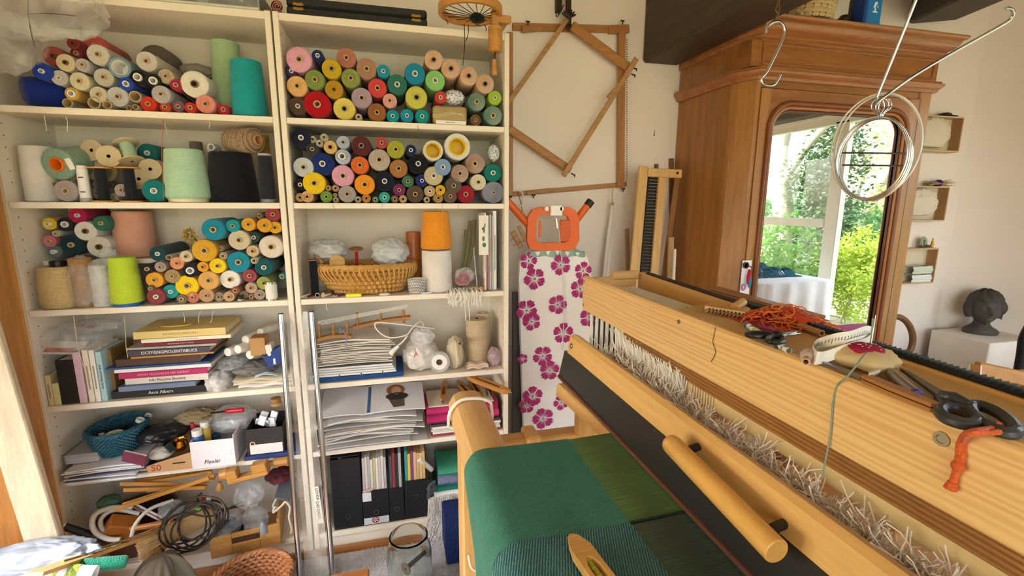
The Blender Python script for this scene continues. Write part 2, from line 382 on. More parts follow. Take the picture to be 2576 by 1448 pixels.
# ==== armoire with mirror door
AL, AR, AY, AB = 1.352, 2.292, 1.64, 2.09
WA = wood('#a06a30', 'Z', 0.36, 0.30, 7); WB = wood('#a9733a', 'Z', 0.34, 0.28, 7); WH = wood('#9d6531', 'X', 0.30, 0.30, 7); WC = wood('#a2683c', 'X', 0.28, 0.28, 6)
t = thing('armoire', 'tall polished wooden armoire with a mirrored door and deep cornice', 'armoire', ((AL+AR)/2, 1.86, 0))
MB().box((AL, AY+.0905, .03), (AL+.02, AB, 2.012)).build('side_panel', WA, t, 0)
MB().box((AR-.02, AY+.0, .03), (AR, AB, 2.012)).build('side_panel', WA, t, 0)
MB().box((AL+.02, AB-.015, .03), (AR-.02, AB, 2.012)).build('back_panel', WA, t, 0)
ch = MB(); ch.prism([(AL, AY+.075), (AL+.045, AY), (AL+.06, AY), (AL+.06, AY+.03), (AL+.02, AY+.09), (AL, AY+.09)], .03, 2.012); ch.build('corner_post', WB, t, 0)
DL, DR, DT, DB = 1.415, 2.228, 1.842, .12
MB().box((AL+.06, AY, .0), (DL, AY+.03, 2.012)).build('stile', WB, t, 0)
MB().rbox((DR, AY-.004, .0), (AR, AY+.03, 2.012), .004).build('stile', WB, t, 0)
MB().box((DL, AY+.002, DT+.004), (DR, AY+.03, 1.905)).build('rail', WH, t, 0)
MB().box((DL, AY+.002, 0), (DR, AY+.03, DB-.004)).build('rail', WH, t, 0)
ML, MR, MT, MBt = 1.492, 2.150, 1.762, .26
dr = MB().box((DL+.002, AY-.006, DB), (ML-.03, AY+.022, DT)).build('door', WB, t, 0)
MB().box((MR+.03, AY-.006, DB), (DR-.002, AY+.022, DT)).build('door_frame', WB, dr, 0)
MB().box((ML-.03, AY-.006, MT+.028), (MR+.03, AY+.022, DT)).build('door_frame', WH, dr, 0)
MB().box((ML-.03, AY-.006, DB), (MR+.03, AY+.022, MBt-.03)).build('door_frame', WH, dr, 0)
MB().box((DR-.001, AY-.005, DB), (DR+.004, AY+.02, DT)).build('door_gap', plain('#3a1c12', 0.4), dr, 0)
def rrect(x0, x1, z0, z1, r, n=7):
 pts = [(x0, z0), (x1, z0)]
 for k in range(n+1): a = PI/2*k/n; pts.append((x1-r+r*math.cos(a), z1-r+r*math.sin(a)))
 for k in range(n+1): a = PI/2+PI/2*k/n; pts.append((x0+r+r*math.cos(a), z1-r+r*math.sin(a)))
 return pts
m, n, b, o = newmat('mirror'); b.inputs['Base Color'].default_value = (.86, .88, .87, 1); b.inputs['Metallic'].default_value = 1; b.inputs['Roughness'].default_value = 0.0
MIRROR = m; YM = AY+.012
MB().add([(x, YM, z) for x, z in rrect(ML-.005, MR+.005, MBt-.01, MT+.005, .07)], [tuple(range(18))]).build('mirror', MIRROR, dr, 0)
MB().add([(x, YM+.004, z) for x, z in rrect(ML-.03, MR+.03, MBt-.04, MT+.03, .07)], [tuple(range(18))]).build('mirror_backing', WA, dr, 0)
for off, rr, yy, h in ((.030, .011, AY-.008, '#7c4526'), (.014, .007, AY-.004, '#a2693a'), (.004, .005, AY+.003, '#5e2f1a')):
 p = rrect(ML-off, MR+off, MBt-off, MT+off, .07+off); MB().tube([(x, yy, z) for x, z in p], rr, 8, closed=True).build('mirror_moulding', plain(h, 0.28, var=.2), dr, 50)
for sx, xc in ((1, ML), (-1, MR)):
 r = .075; pts = [(0, 0)] + [(r*(1-math.sin(PI/2*k/6)), -r*(1-math.cos(PI/2*k/6))) for k in range(7)][::-1]
 q = MB(); q.prism([(xc+sx*(x-.03)*1.0, MT+.03+z) for x, z in pts], -(AY+.02), -(AY-.006), Matrix.Rotation(PI/2, 4, 'X')); q.build('spandrel', WH, dr, 0)
def mould(prof, z0, mat, name, left=True):
 pth = [(AL, AB), (AL, AY+.075), (AL+.045, AY), (AR, AY), (AR, AB)]
 nr = [(-1, 0), Vector((-1, -.5)).normalized(), Vector((-.5, -1)).normalized(), (1, -1), (1, 0)]
 q = MB(); n = len(prof); vs = []
 for (px, py), nn in zip(pth, nr):
  for o_, dz in prof:
   lim = min(o_, .012) if (nn[0] < 0 and nn[1] > -.7 and not left) else o_
   vs.append((px+nn[0]*lim, py+nn[1]*o_, z0+dz))
 fs = [(i*n+j, (i+1)*n+j, (i+1)*n+j+1, i*n+j+1) for i in range(4) for j in range(n-1)]
 fs += [(i*n+n-1, (i+1)*n+n-1, (i+1)*n, i*n) for i in range(4)]
 q.add(vs, fs); return q.build(name, mat, t, 45)
mould([(0, 0), (.012, .0), (.016, .006), (.016, .012), (.026, .020), (.030, .028), (.030, .034), (.022, .038), (.022, .044), (0, .048)], 1.872, WC, 'waist_moulding')
MB().box((AL-.002, AY-.010, 1.918), (AR+.002, AB, 2.012)).build('frieze', WH, t, 0)
for a, b in (((AL+.05, 1.925), (AR-.02, 1.933)), ((AL+.05, 1.996), (AR-.02, 2.004))): MB().rbox((a[0], AY-.016, a[1]), (b[0], AY-.009, b[1]), .003).build('frieze_bead', WC, t, 0)
for xx in (AL+.046, AR-.028): MB().rbox((xx, AY-.016, 1.925), (xx+.008, AY-.009, 2.004), .003).build('frieze_bead', WC, t, 0)
mould([(.004, 0), (.012, .0), (.012, .005), (.020, .009), (.024, .015), (.022, .020), (.036, .028), (.048, .040), (.054, .054), (.054, .059), (.064, .063), (.070, .070), (.070, .077), (.062, .081), (0, .081)], 2.012, WC, 'cornice', left=False)
t = thing('key_tag', 'white card with red and blue felt tassel hanging from the armoire key', 'key tag', at(1880, 690, Y=1.62))
pc = at(1875, 700, Y=1.618)
MB().rbox((pc.x-.022, 1.617, pc.z-.13), (pc.x+.024, 1.619, pc.z+.075), .002).build('card', plain('#e6e4ea', 0.5), t, 0)
pk = at(1882, 668, Y=1.60)
MB().lathe([(.010, 0), (.010, .006), (.014, .006), (.014, .0)], 14, ztrans((pk.x, 1.616, pk.z), (0, -1, 0))).build('key_ring', metal('#5b5148', .4), t)
MB().tube([(pk.x, 1.606, pk.z), (pk.x+.014, 1.60, pk.z-.004), (pk.x+.02, 1.598, pk.z-.02)], .002, 6).build('key_wire', metal('#6a4a3a', .4), t)
pb = at(1886, 708, Y=1.60)
MB().ell((pb.x, 1.60, pb.z), (.009, .004, .026)).build('felt_drop', cloth('#2b83a8'), t)
MB().tube([(pb.x-.004, 1.60, pb.z+.05), (pb.x-.010, 1.598, pb.z+.02), (pb.x-.010, 1.60, pb.z-.01)], [.006, .007, .003], 8).build('tassel', cloth('#b8243c'), t)
pl = at(1872, 722, Y=1.608)
q = MB(); rr = random.Random(3)
for k in range(14):
 a = rr.random()*6.28; q.tube([(pl.x+.011*math.cos(a+i)*(.6+.5*rr.random()), 1.611, pl.z+.014*math.sin(a+i)*(.6+.5*rr.random())) for i in range(4)], .0012, 5)
q.build('thread_knot', plain('#b76aa8'), t)
# ==== the loom
LW = wood('#e6b46c', 'Y', 0.36, 0.13, 5); LW2 = wood('#e4b674', 'Y', 0.36, 0.16, 7); LWX = wood('#e0b270', 'X', 0.4, 0.15, 6); LWZ = wood('#d9aa68', 'Z', 0.42, 0.17, 6)
PALE = wood('#dcbf88', 'Y', 0.38, 0.08, 5)
Y1, Y0 = 1.25, -0.42
t = LOOM = thing('floor_loom', 'pale wooden floor loom with long castle beam, beater and threaded green warp', 'loom', (.42, .4, 0))
def beam(poly, ya, yb, name, mat, sm=30, par=None):   # poly in x,z
 q = MB(); q.prism([(x, z) for x, z in poly], -yb, -ya, Matrix.Rotation(PI/2, 4, 'X')); return q.build(name, mat, par or t, sm)
beam([(.150, .795), (.222, .795), (.236, .81), (.236, .842), (.222, .866), (.205, .8735), (.168, .8735), (.150, .866), (.136, .842), (.136, .81)], Y0, Y1, 'breast_beam', LW2)
for (ya, nm) in ((1.125, 'front_post'), (-.36, 'front_post')):
 MB().rbox((.152, ya, 0), (.228, ya+.085, .796), .006).build(nm, LWZ, t, 0)
MB().rbox((.226, 1.185, .690), (.80, 1.235, .738), .005).build('side_rail', LWX, t, 0)
MB().rbox((.345, 1.165, .700), (.385, 1.245, .752), .006).build('rail_clip', LW2, t, 0)
MB().rbox((.226, -.34, .690), (.80, -.29, .738), .005).build('side_rail', LWX, t, 0)
for x in (.505, .72):
 for ya in (1.175, -.36): MB().rbox((x, ya, 0), (x+.05, ya+.05, 1.10 if x > .6 else .80), .005).build('upright', LWZ, t, 0)
MB().rbox((.19, 1.195, .10), (.80, 1.235, .16), .005).build('foot_rail', LWX, t, 0)
s0 = at(1402, 962, Y=1.25); s1 = at(1590, 1130, Y=.93)
q = MB(); q.rbox((0, -.016, -.042), ((s1-s0).length, .016, 0), .004, frame(s0+Vector((.012, 0, 0)), s1-s0, (0, 0, 1))); q.build('slanted_rail', LW, t, 0)
p0 = at(1440, 990, Y=1.2); MB().rbox((.495, 1.16, .735), (.535, 1.20, .868), .004).build('short_post', LWZ, t, 0)
CX, CT, CB_ = .530, 1.192, 1.092
m, n, b, o = newmat('pine'); v = coords(n, (1, .06, 1)); w_ = nd(n, 'ShaderNodeTexWave', Scale=34.0, Distortion=9.0, Detail=2.0); w_.bands_direction = 'Z'; w_.inputs['Detail Scale'].default_value = 1.2; n.links.new(v, w_.inputs[0])
g_ = nd(n, 'ShaderNodeTexNoise', Scale=60.0, Detail=4.0); n.links.new(v, g_.inputs['Vector']); mr_ = nd(n, 'ShaderNodeMath'); mr_.operation = 'MULTIPLY'; n.links.new(w_.outputs[0], mr_.inputs[0]); n.links.new(g_.outputs[0], mr_.inputs[1])
n.links.new(mixcol(n, mr_.outputs[0], hexc('#ecc388'), hexc('#cf9a52')), b.inputs['Base Color']); b.inputs['Roughness'].default_value = .34
CFB = MB().rbox((CX, Y0, CB_), (CX+.017, Y1, CT), .0035).build('castle_front_board', m, t, 0)
SK = Matrix.Translation((.712, 1.18, 0)) @ Matrix.Rotation(-.072, 4, 'Z') @ Matrix.Translation((-.712, -1.18, 0))
MB().rbox((.700, Y0, CB_+.01), (.722, Y1-.005, CT+.006), .003, SK).build('castle_back_board', LW, t, 0)
MB().rbox((CX+.017, Y1-.022, CB_+.005), (.690, Y1-.004, CT-.004), .002).build('castle_end_board', LWX, t, 0)
MB().rbox((CX+.085, Y1-.028, CT-.012), (.698, Y1-.002, CT+.012), .005).build('end_cap', LWX, t, 0)
q = MB(); q.prism([(.5475, Y0), (.585, Y0), (.672, .845), (.625, .835), (.5475, .80)], CT-.012, CT-.001); q.build('castle_lid', plain('#cba873', 0.42, var=.06), t, 0)
MB().box((.5475, .80, CB_+.012), (.695, Y1-.024, CB_+.018)).build('tray_floor', plain('#1b1917', 0.6), t, 0)
for k in range(10):
 x = .556+k*.0132
 MB().tube([(x, 1.222, CT-.034), (x, .79, CT-.030)], .0030, 8).build('heddle_rod', plain('#eeeae2', 0.3), t)
for y, zz in ((1.238, CT-.014), (1.238, CB_+.016), (.772, CT-.017), (.318, CT-.025)):
 q = MB(); big = .0075 if y < .5 else .0042
 q.lathe([(0, .0012), (big*.55, .0012), (big*.6, .0022), (big, .0022), (big*1.05, 0)], 16, ztrans((CX+.0004, y, zz), (-1, 0, 0))); q.build('screw', metal('#a9a08c', .35), CFB)
MB().rbox((.701, Y0, CT+.0065), (.721, 1.20, CT+.010), .001, SK).build('toothed_strip', plain('#191715', 0.5), t, 0)
q = MB()
y = .80
while y > Y0:
 q.add([(.702, y, CT+.010), (.720, y, CT+.010), (.720, y-.006, CT+.010), (.702, y-.006, CT+.010), (.703, y-.005, CT+.0150), (.719, y-.005, CT+.0150)], [(0,1,5,4), (2,3,4,5), (1,2,5), (3,0,4)], SK); y -= .0072
o = q.build('strip_teeth', plain('#1d1a18', 0.45), t, 0); o['kind'] = 'stuff'
for k in range(5):
 x = CX+.006+k*.0085; z = at(1740, 925+k*8.5, X=x).z; zb = at(1740, 925+(k+1)*8.5+2, X=x).z
 MB().rbox((x, Y0, zb+.0022), (x+.0075, 1.02, z+.001), .002).build('shaft_bar', wood('#a8713a', 'Y', 0.45, 0.3), t, 0)
bt = at(1740, 966, X=.578).z; bb = at(1740, 994, X=.578).z
MB().rbox((.578, Y0, bb-.004), (.590, 1.08, bt+.004), .003).build('reed_cap', PALE, t, 0)
for k in range(10):
 x = .552+k*.0145; y = 1.225-k*.004
 MB().tube([(x, y, CB_+.005), (x-.002, y-.002, .90)], .0044, 8).build('heddle_hanger', plain('#dcdad6', .3), t)
 MB().rbox((x+.0062, y-.003, .90), (x+.009, y+.003, CB_+.003), .001).build('hanger_slot', plain('#22201e'), t, 0)
BTR = beam([(.486, .962), (.527, .962), (.529, 1.004), (.521, 1.016), (.505, 1.0215), (.494, 1.014)], Y0, 1.245, 'beater_bar', LW, 40)
q = MB(); q.lathe([(0, .002), (.006, .002), (.008, .0)], 16, ztrans((.4885, 1.222, .992), (-1, 0, 0))); q.build('screw', metal('#8f8a80', .3), BTR)
beam([(.468, .892), (.480, .888), (.494, .966), (.484, .966)], Y0, 1.262, 'race_panel', plain('#2a2624', 0.32, var=.25, scale=5), 0, BTR)
beam([(.464, .884), (.482, .884), (.482, .8925), (.464, .8925)], Y0, 1.262, 'race_edge', wood('#6e3f2a', 'Y', .5), 0, BTR)
h0 = at(1683, 1110, X=.452); h1 = at(1955, 1388, X=.446)
hd = (h0-h1).normalized()
q = MB(); L = (h0-h1).length; q.lathe([(0, 0), (.0155, 0), (.0170, .0015), (.0172, .004), (.0172, L-.012), (.0155, L-.004), (.011, L), (0, L+.001)], 24, ztrans(h1, hd)); q.build('beater_handle', wood('#e2ab5a', 'Y', .3, .16), BTR)
for f in (.12, .86):
 c = h1.lerp(h0, f); MB().tube([c, (.489, c.y+.005, c.z+.004)], .0068, 12).build('handle_peg', plain('#161412', 0.4), BTR)
q = MB(); pts = [(.128, .80), (.130, .85), (.160, .880), (.21, .880), (.238, .868), (.243, .85), (.243, .81), (.225, .788), (.15, .788)]
q.tube(bez([(x, 1.175+(.02 if i in (0, 8) else 0), z) for i, (x, z) in enumerate(pts)], 3), .0045, 8, closed=True)
tag(q.build('rubber_band', plain('#e9e2d6', .5)), 'white rubber band around the end of the breast beam', 'band')
c0 = at(1180, 1398, Y=1.115); q = MB(); q.tube(bez([at(1178, 1396, Y=1.115), at(1186, 1428, Y=1.11), at(1205, 1436, Y=1.11), at(1222, 1420, Y=1.112), at(1228, 1392, Y=1.118), at(1226, 1370, Y=1.122)]), .0026, 8)
tag(q.build('cord_loop', plain('#e8dfcf', .5)), 'cream cord loop hooked round the loom front post', 'cord')
def woven(name, c1, c2, c3, scale, ang, bstr, lines):
 m, n, b, o = newmat(name); tc = n.nodes.new('ShaderNodeTexCoord'); mp = n.nodes.new('ShaderNodeMapping'); mp.inputs['Rotation'].default_value = (0, 0, ang)
 n.links.new(tc.outputs['Object'], mp.inputs[0])
 w = nd(n, 'ShaderNodeTexWave', Scale=scale, Distortion=.6 if lines else 1.4, Detail=1.0); w.inputs['Detail Scale'].default_value = 3.0; n.links.new(mp.outputs[0], w.inputs[0])
 t1 = nd(n, 'ShaderNodeTexNoise', Scale=14.0, Detail=4.0); n.links.new(tc.outputs['Object'], t1.inputs['Vector'])
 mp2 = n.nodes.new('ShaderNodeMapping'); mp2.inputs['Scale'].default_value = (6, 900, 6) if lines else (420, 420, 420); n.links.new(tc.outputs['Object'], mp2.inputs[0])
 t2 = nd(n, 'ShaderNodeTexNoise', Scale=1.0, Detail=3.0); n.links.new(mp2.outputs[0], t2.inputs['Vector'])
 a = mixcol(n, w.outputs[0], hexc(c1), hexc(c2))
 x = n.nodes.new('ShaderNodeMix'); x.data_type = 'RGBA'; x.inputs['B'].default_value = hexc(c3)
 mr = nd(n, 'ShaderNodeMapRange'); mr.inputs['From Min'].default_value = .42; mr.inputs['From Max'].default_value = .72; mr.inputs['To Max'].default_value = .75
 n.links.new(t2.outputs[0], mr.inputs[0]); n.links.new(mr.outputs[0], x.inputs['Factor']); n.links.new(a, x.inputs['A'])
 y = n.nodes.new('ShaderNodeMix'); y.data_type = 'RGBA'; y.blend_type = 'MULTIPLY'; y.inputs['Factor'].default_value = .3; n.links.new(x.outputs['Result'], y.inputs['A']); n.links.new(t1.outputs[0], y.inputs['B'])
 n.links.new(y.outputs['Result'], b.inputs['Base Color'])
 ad = n.nodes.new('ShaderNodeMath'); ad.operation = 'ADD'; n.links.new(w.outputs[0], ad.inputs[0]); n.links.new(t2.outputs[0], ad.inputs[1])
 bump(n, b, ad.outputs[0], bstr, .0016); b.inputs['Roughness'].default_value = .5 if lines else .8; b.inputs['Specular IOR Level'].default_value = .35 if lines else .2
 return m
TW1 = woven('twill_green', '#2c6352', '#6cb59c', '#3f8570', 105, R(62), .8, False)
TW2 = woven('basket_teal', '#2c5558', '#6ea6a4', '#3f7270', 75, R(20), 1.0, False)
WP1 = woven('warp_green', '#2c5c34', '#447d48', '#98a066', 2, R(0), .6, True)  # third colour paints the warp's sheen in as pale olive streaks
WP2 = woven('warp_dark', '#263c36', '#3a564a', '#6c6f56', 2, R(0), .6, True)  # sheen streaks painted into the darker warp by its third colour
CP = [(.365, .876), (.30, .8765), (.235, .8770), (.205, .8775), (.168, .8775), (.147, .868), (.132, .843), (.131, .81), (.138, .74), (.150, .62), (.158, .48)]
CP = [(p.x, p.z) for p in bez([(x, 0, z) for x, z in CP], 5)]
def cp(s):
 s *= len(CP)-1; i = min(int(s), len(CP)-2); f = s-i; return (CP[i][0]*(1-f)+CP[i+1][0]*f, CP[i][1]*(1-f)+CP[i+1][1]*f)
CL = thing('woven_cloth', 'green twill cloth stretched over the breast beam of the loom', 'cloth', (.25, .5, .874))
for ya, yb, mt, nm, dz in ((.918, .628, TW1, 'twill_panel', 0), (.628, Y0+.08, TW2, 'coarse_panel', .0006)):
 q = MB(); q.sheet(lambda u, v: (cp(u)[0], ya+(yb-ya)*v+(.004*math.sin(v*40)*u if u > .5 else 0), cp(u)[1]+dz), 60, 24, .0); q.build(nm, mt, CL, 60)
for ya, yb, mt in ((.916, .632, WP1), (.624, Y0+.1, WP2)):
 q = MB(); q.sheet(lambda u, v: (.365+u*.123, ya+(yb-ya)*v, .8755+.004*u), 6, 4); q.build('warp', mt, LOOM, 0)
 q = MB(); q.sheet(lambda u, v: (.498+u*.07, ya+(yb-ya)*v, .8795+.012*u), 4, 4); q.build('warp', plain('#2c6a55', .6), LOOM, 0)
MB().tube([(.366, .628, .877), (.486, .628, .880)], .0014, 6).build('warp_divider', plain('#16211c'), LOOM)
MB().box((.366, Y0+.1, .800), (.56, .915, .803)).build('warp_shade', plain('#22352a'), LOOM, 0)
q = MB(); q2 = MB(); rr = random.Random(11)
def strand(Q, p, d, r=.0008, n=5, curl=.8):
 pts = [Vector(p)]; v = Vector(d)
 for k in range(n):
  v = v + Vector((rr.uniform(-1, 1), rr.uniform(-1, 1), rr.uniform(-1, .6)))*curl*v.length*.5; pts.append(pts[-1]+v/n*1.2)
 Q.tube(pts, r, 3, cap=False)
y = 1.10
while y > Y0:
 dense = y > .80
 for k in range(7 if dense else 6):
  yy = y+rr.uniform(-.004, .004)
  if rr.random() < .8: strand(q, (.532+rr.uniform(0, .02), yy, .984), (rr.uniform(.012, .022)*(.3 if dense else 1), rr.uniform(-.012, .012), rr.uniform(.025, .05) if dense else rr.uniform(.008, .036)), .0009)
  if rr.random() < .75: strand(q, (.556+rr.uniform(-.004, .014), yy, .988), (rr.uniform(-.02, .004), rr.uniform(-.014, .014), rr.uniform(.012, .034)), .00085)
 if dense:
  for k in range(6): strand(q2, (.572+rr.uniform(-.006, .004), y+rr.uniform(-.004, .004), 1.0), (rr.uniform(-.008, .004), rr.uniform(-.006, .006), rr.uniform(.05, .075)), .0010, 4, .25)
 y -= .0042
q.build('string_heddles', cloth('#e2d3c2'), LOOM, 0)['kind'] = 'stuff'
q2.build('heddle_eyes', cloth('#efe8dc'), LOOM, 0)['kind'] = 'stuff'
MB().box((.530, Y0, .966), (.578, 1.16, .980)).build('heddle_bar', wood('#c9985a', 'Y', .5, .25), LOOM, 0)
q = MB()
for k in range(9): q.tube([(.585+k*.001, .78-k*.008, bt+.006), (.575, .78-k*.008, bt+.007), (.573, .778-k*.008, bb-.012)], .0011, 4)
q.build('heddle_loops', cloth('#e7cfae'), LOOM)['kind'] = 'stuff'
# ==== yarn spools on the shelves
CORE = {'t': plain('#c9ad82', .7), 'w': plain('#e9e6e0', .5), 'd': plain('#7a5a3c', .7), 'g': plain('#9a8f80', .7), 'y': plain('#e7c11e', .5), 'o': plain('#e6a03a', .6)}
def spool_mesh(p, ax, r, L, rc, colr, core, t, taper=1.0, protrude=.006, wrap=False, hole=None, face=.003):
 m = ztrans(p, ax)      # local z points out of the shelf towards the room; body lies along -z
 q = MB(); e = min(.006, r*.15)
 q.lathe([(rc, -L+.004), (r*taper*.92, -L), (r*taper, -L+e), (r*(1+taper)/2*1.01, -L/2), (r, -e*1.2), (r*.985, -e*.35), (r*.93, 0), (r*.5+rc*.5, -face*.4), (rc, -face)], 28, None, close=False)
 o = q.build('yarn', colr, t, 50, origin=(0, 0, 0)); o.matrix_world = m; o.matrix_parent_inverse = Matrix.Identity(4)
 o.location = m.translation-ORG[t]; o.rotation_euler = m.to_euler(); ORG[o] = m.translation
 ri = hole if hole else rc*.66
 q = MB(); q.lathe([(rc*1.0, -L+.002), (rc, protrude-.001), (rc*.95, protrude), (ri*1.05, protrude), (ri, protrude-.002), (ri*.97, -.06), (ri*.6, -.061), (0, -.061)], 18, m, close=False); q.build('core_tube', core, t, 50)
 if wrap:
  q = MB(); rr = random.Random(int(p[0]*9999))
  n = 22; prof = [(r*1.03, -L), (r*1.05, -L*.5), (r*1.04, -.006), (r*1.0, .004), (r*.6, .007), (r*.2, .006)]
  vs = []; fs = []
  for i, (a, z) in enumerate(prof):
   for k in range(n):
    an = 2*PI*k/n; j = 1+rr.uniform(-.03, .05); vs.append((a*j*math.cos(an), a*j*math.sin(an), z+rr.uniform(-.002, .003)))
  for i in range(len(prof)-1):
   for k in range(n): fs.append((i*n+k, i*n+(k+1) % n, (i+1)*n+(k+1) % n, (i+1)*n+k))
  q.add(vs, fs, m); q.build('plastic_wrap', film('#f0f2f2', .10, .1), t, 0)
SPOOLS = []
def spools(shelf, org, rows, nm='yarn_spool', dy=0.0, zmin=None):
 ox, oy, sc = org; L = []
 rr = random.Random(len(shelf)+len(rows))
 for row in rows:
  x, y, r, h, name = row[:5]; opt = row[5] if len(row) > 5 else {}
  u, v, pr = ox+x/sc, oy+y/sc, r/sc
  Yp = F+.012+rr.random()*.016+dy+opt.get('dy', 0)
  p = at(u, v, Y=Yp)
  rx = (at(u+pr, v, Y=Yp).x-at(u-pr, v, Y=Yp).x)/2; rz = (at(u, v-pr, Y=Yp).z-at(u, v+pr, Y=Yp).z)/2
  rad = (rx+rz)/2*.962
  bx0, bx1 = (-1.139, -.376) if 'left' in shelf else (-.329, .424)
  if p.x-rad < bx0+.002:
   if p.x-rad < bx0-.012: rad *= .9
   p.x = bx0+rad+.003
  if p.x+rad > bx1-.002:
   if p.x+rad > bx1+.012: rad *= .9
   p.x = bx1-rad-.003
  if zmin is not None and p.z-rad < zmin+.001: p.z = zmin+rad+.0012
  L.append((p, rad, h, name, opt, u, v))
 for i, (p, rad, h, name, opt, u, v) in enumerate(L):
  best = None
  for j, o in enumerate(L):
   if j == i or o[3] == name or sum(1 for k in L if k[3] == o[3]) > 1: continue
   d = math.hypot(o[5]-u, o[6]-v)
   if best is None or d < best[0]: best = (d, o)
  o = best[1]; dx, dz = u-o[5], v-o[6]
  rel = ('right of' if dx > 0 else 'left of') if abs(dx) > abs(dz) else ('below' if dz > 0 else 'above')
  kind = opt.get('kind', 'yarn spool')
  lab = '%s %s %s the %s one, %s' % (name, kind, rel, o[3], shelf)
  t = thing(nm, lab, 'yarn spool', (p.x, p.y, p.z-rad), 'yarn spools on the '+shelf)
  SPOOLS.append(t)
  rc = rad*opt['rc'] if 'rc' in opt else min(.016, max(.007, rad*.27))
  Ln = opt.get('L', min(.235, max(.16, .17+rad*1.2)))
  Ln = min(Ln, BACK-.012-p.y)
  ax = Vector((rr.uniform(-.012, .012)+opt.get('ax', 0), -1, rr.uniform(-.008, .008)+opt.get('az', 0)))
  spool_mesh(p, ax, rad, Ln, rc, yarn(h, opt.get('speck', .22)), CORE[opt.get('c', 't')], t, opt.get('tp', 1.0), opt.get('pr', .005), opt.get('wrap', False), opt.get('hole') and rc*opt['hole'])
W = {'c': 'w'}; TB = {'rc': .93, 'kind': 'cardboard tube', 'hole': .8, 'pr': .001}
spools('left bookcase top shelf', (0, 0, 3.578), [
(375,640,88,'#2746b0','royal blue',W), (660,390,60,'#a8383c','dark red',{'c':'d','dy':.05}), (855,420,110,'#d5625e','coral',{'dy':.09}), (480,505,100,'#b0524c','dusty red',{'dy':.05,'c':'d'}),
(688,480,58,'#8f3040','wine red',{'dy':.07}), (590,563,88,'#dbcaa2','cream beige',{'c':'d'}), (880,490,102,'#d2cbbf','large pale grey'), (745,585,67,'#b7b4b6','mid grey'),
(535,700,78,'#cac4be','silver grey',W), (715,730,90,'#d9d0b2','ivory'), (933,695,90,'#c2bcb0','grey beige'), (1075,605,102,'#86a5b4','light blue',{'rc':.72,'c':'w','hole':.93,'pr':.001}),
(1318,550,97,'#cec7bd','warm light grey',{'L':.24}), (1240,695,72,'#1b1c22','black',{'c':'w','rc':.55}), (1135,755,66,'#274ab4','small bright blue',{'c':'w','rc':.45}), (1380,727,70,'#212126','soft black',{'c':'w','rc':.55}),
(1493,687,74,'#bba78e','tan'), (1583,765,58,'#b52a54','crimson'), (1750,755,130,'#ebe5d8','big cream white',{'c':'d'}), (645,842,64,'#d9a852','mustard',{'c':'w','rc':.55}),
(885,850,80,'#cfc5b0','sand'), (1060,870,100,'#c8c5c6','whitish grey'), (1215,868,58,'#a99c8a','wide empty',TB), (1450,848,88,'#b6b2b4','stone grey'),
(1335,938,76,'#e03a26','bright red'), (1488,975,50,'#df4826','orange red'), (1605,958,56,'#8c5e6c','mauve'), (1715,976,54,'#d42f2e','scarlet'), (1850,935,90,'#e58f84','salmon pink'), (2012,985,52,'#c52436','cherry red'),
(608,927,50,'#b7a685','beige empty',TB), (848,935,62,'#9c8d70','dull brown empty',TB), (965,957,44,'#b3a280','small tan empty',TB), (1160,977,27,'#8d8c70','tiny olive empty',TB), (1217,962,28,'#cfc0a0','tiny cream empty',TB),
(1405,540,150,'#6b5f56','dark taupe',{'dy':.15,'L':.10}),
], zmin=SHELF_Z[0])
P4 = {'wrap': True, 'c': 'd'}
spools('right bookcase top shelf', (680, 0, 4.025), [
(290,600,137,'#e5a6bf','large pink'), (478,562,62,'#222f70','navy',W), (770,585,105,'#b57563','terracotta'), (620,695,104,'#cbab26','mustard yellow',{'c':'g'}), (975,695,110,'#ad826a','milky brown'),
(150,715,66,'#4c2e5e','dark purple',W), (1145,720,70,'#2096b2','turquoise',{'c':'w'}), (450,805,105,'#82934a','olive green'), (815,790,102,'#8c9850','moss green'), (260,870,110,'#e4b375','apricot'),
(645,905,99,'#bc8e28','ochre',{'c':'d','rc':.18}), (1465,745,111,'#218aae','cerulean blue',W), (1285,855,107,'#327465','bottle green',{'c':'w'}), (1085,890,100,'#d64846','coral red'), (925,990,109,'#ab96aa','lilac'),
(475,1055,143,'#b41420','huge deep red',{'speck':.1}), (217,1070,107,'#5c453a','dark brown',{'c':'w'}), (750,1100,118,'#e4d068','lemon yellow',{'c':'g'}), (1670,815,107,'#8fca76','spring green',{'c':'w'}),
(1480,985,117,'#cfca58','lime yellow',{'c':'g'}), (1210,1020,77,'#e0a59b','rose',{'c':'t'}), (1725,985,61,'#d6443e','small red',W), (1080,1140,97,'#9c6236','cinnamon brown'), (895,1190,37,'#d1c9b8','small ivory',{'rc':.6}),
(1240,1180,68,'#189aa4','teal',W), (1383,1170,71,'#1b92b5','peacock blue',W), (1537,1178,74,'#189a9d','sea green',W), (2090,1030,93,'#527d68','grey green',{'wrap':True}), (2255,1170,98,'#588570','sage green',{'wrap':True}),
(2275,990,74,'#a8c944','acid green',W), (2080,1215,59,'#7c593c','small brown'),
(1655,605,99,'#e0b188','topmost peach',P4), (1830,695,100,'#dfae85','second peach',P4), (2010,770,97,'#e0b189','third peach',P4), (2175,850,97,'#dead84','lowest peach',P4),
], zmin=SHELF_Z[0])
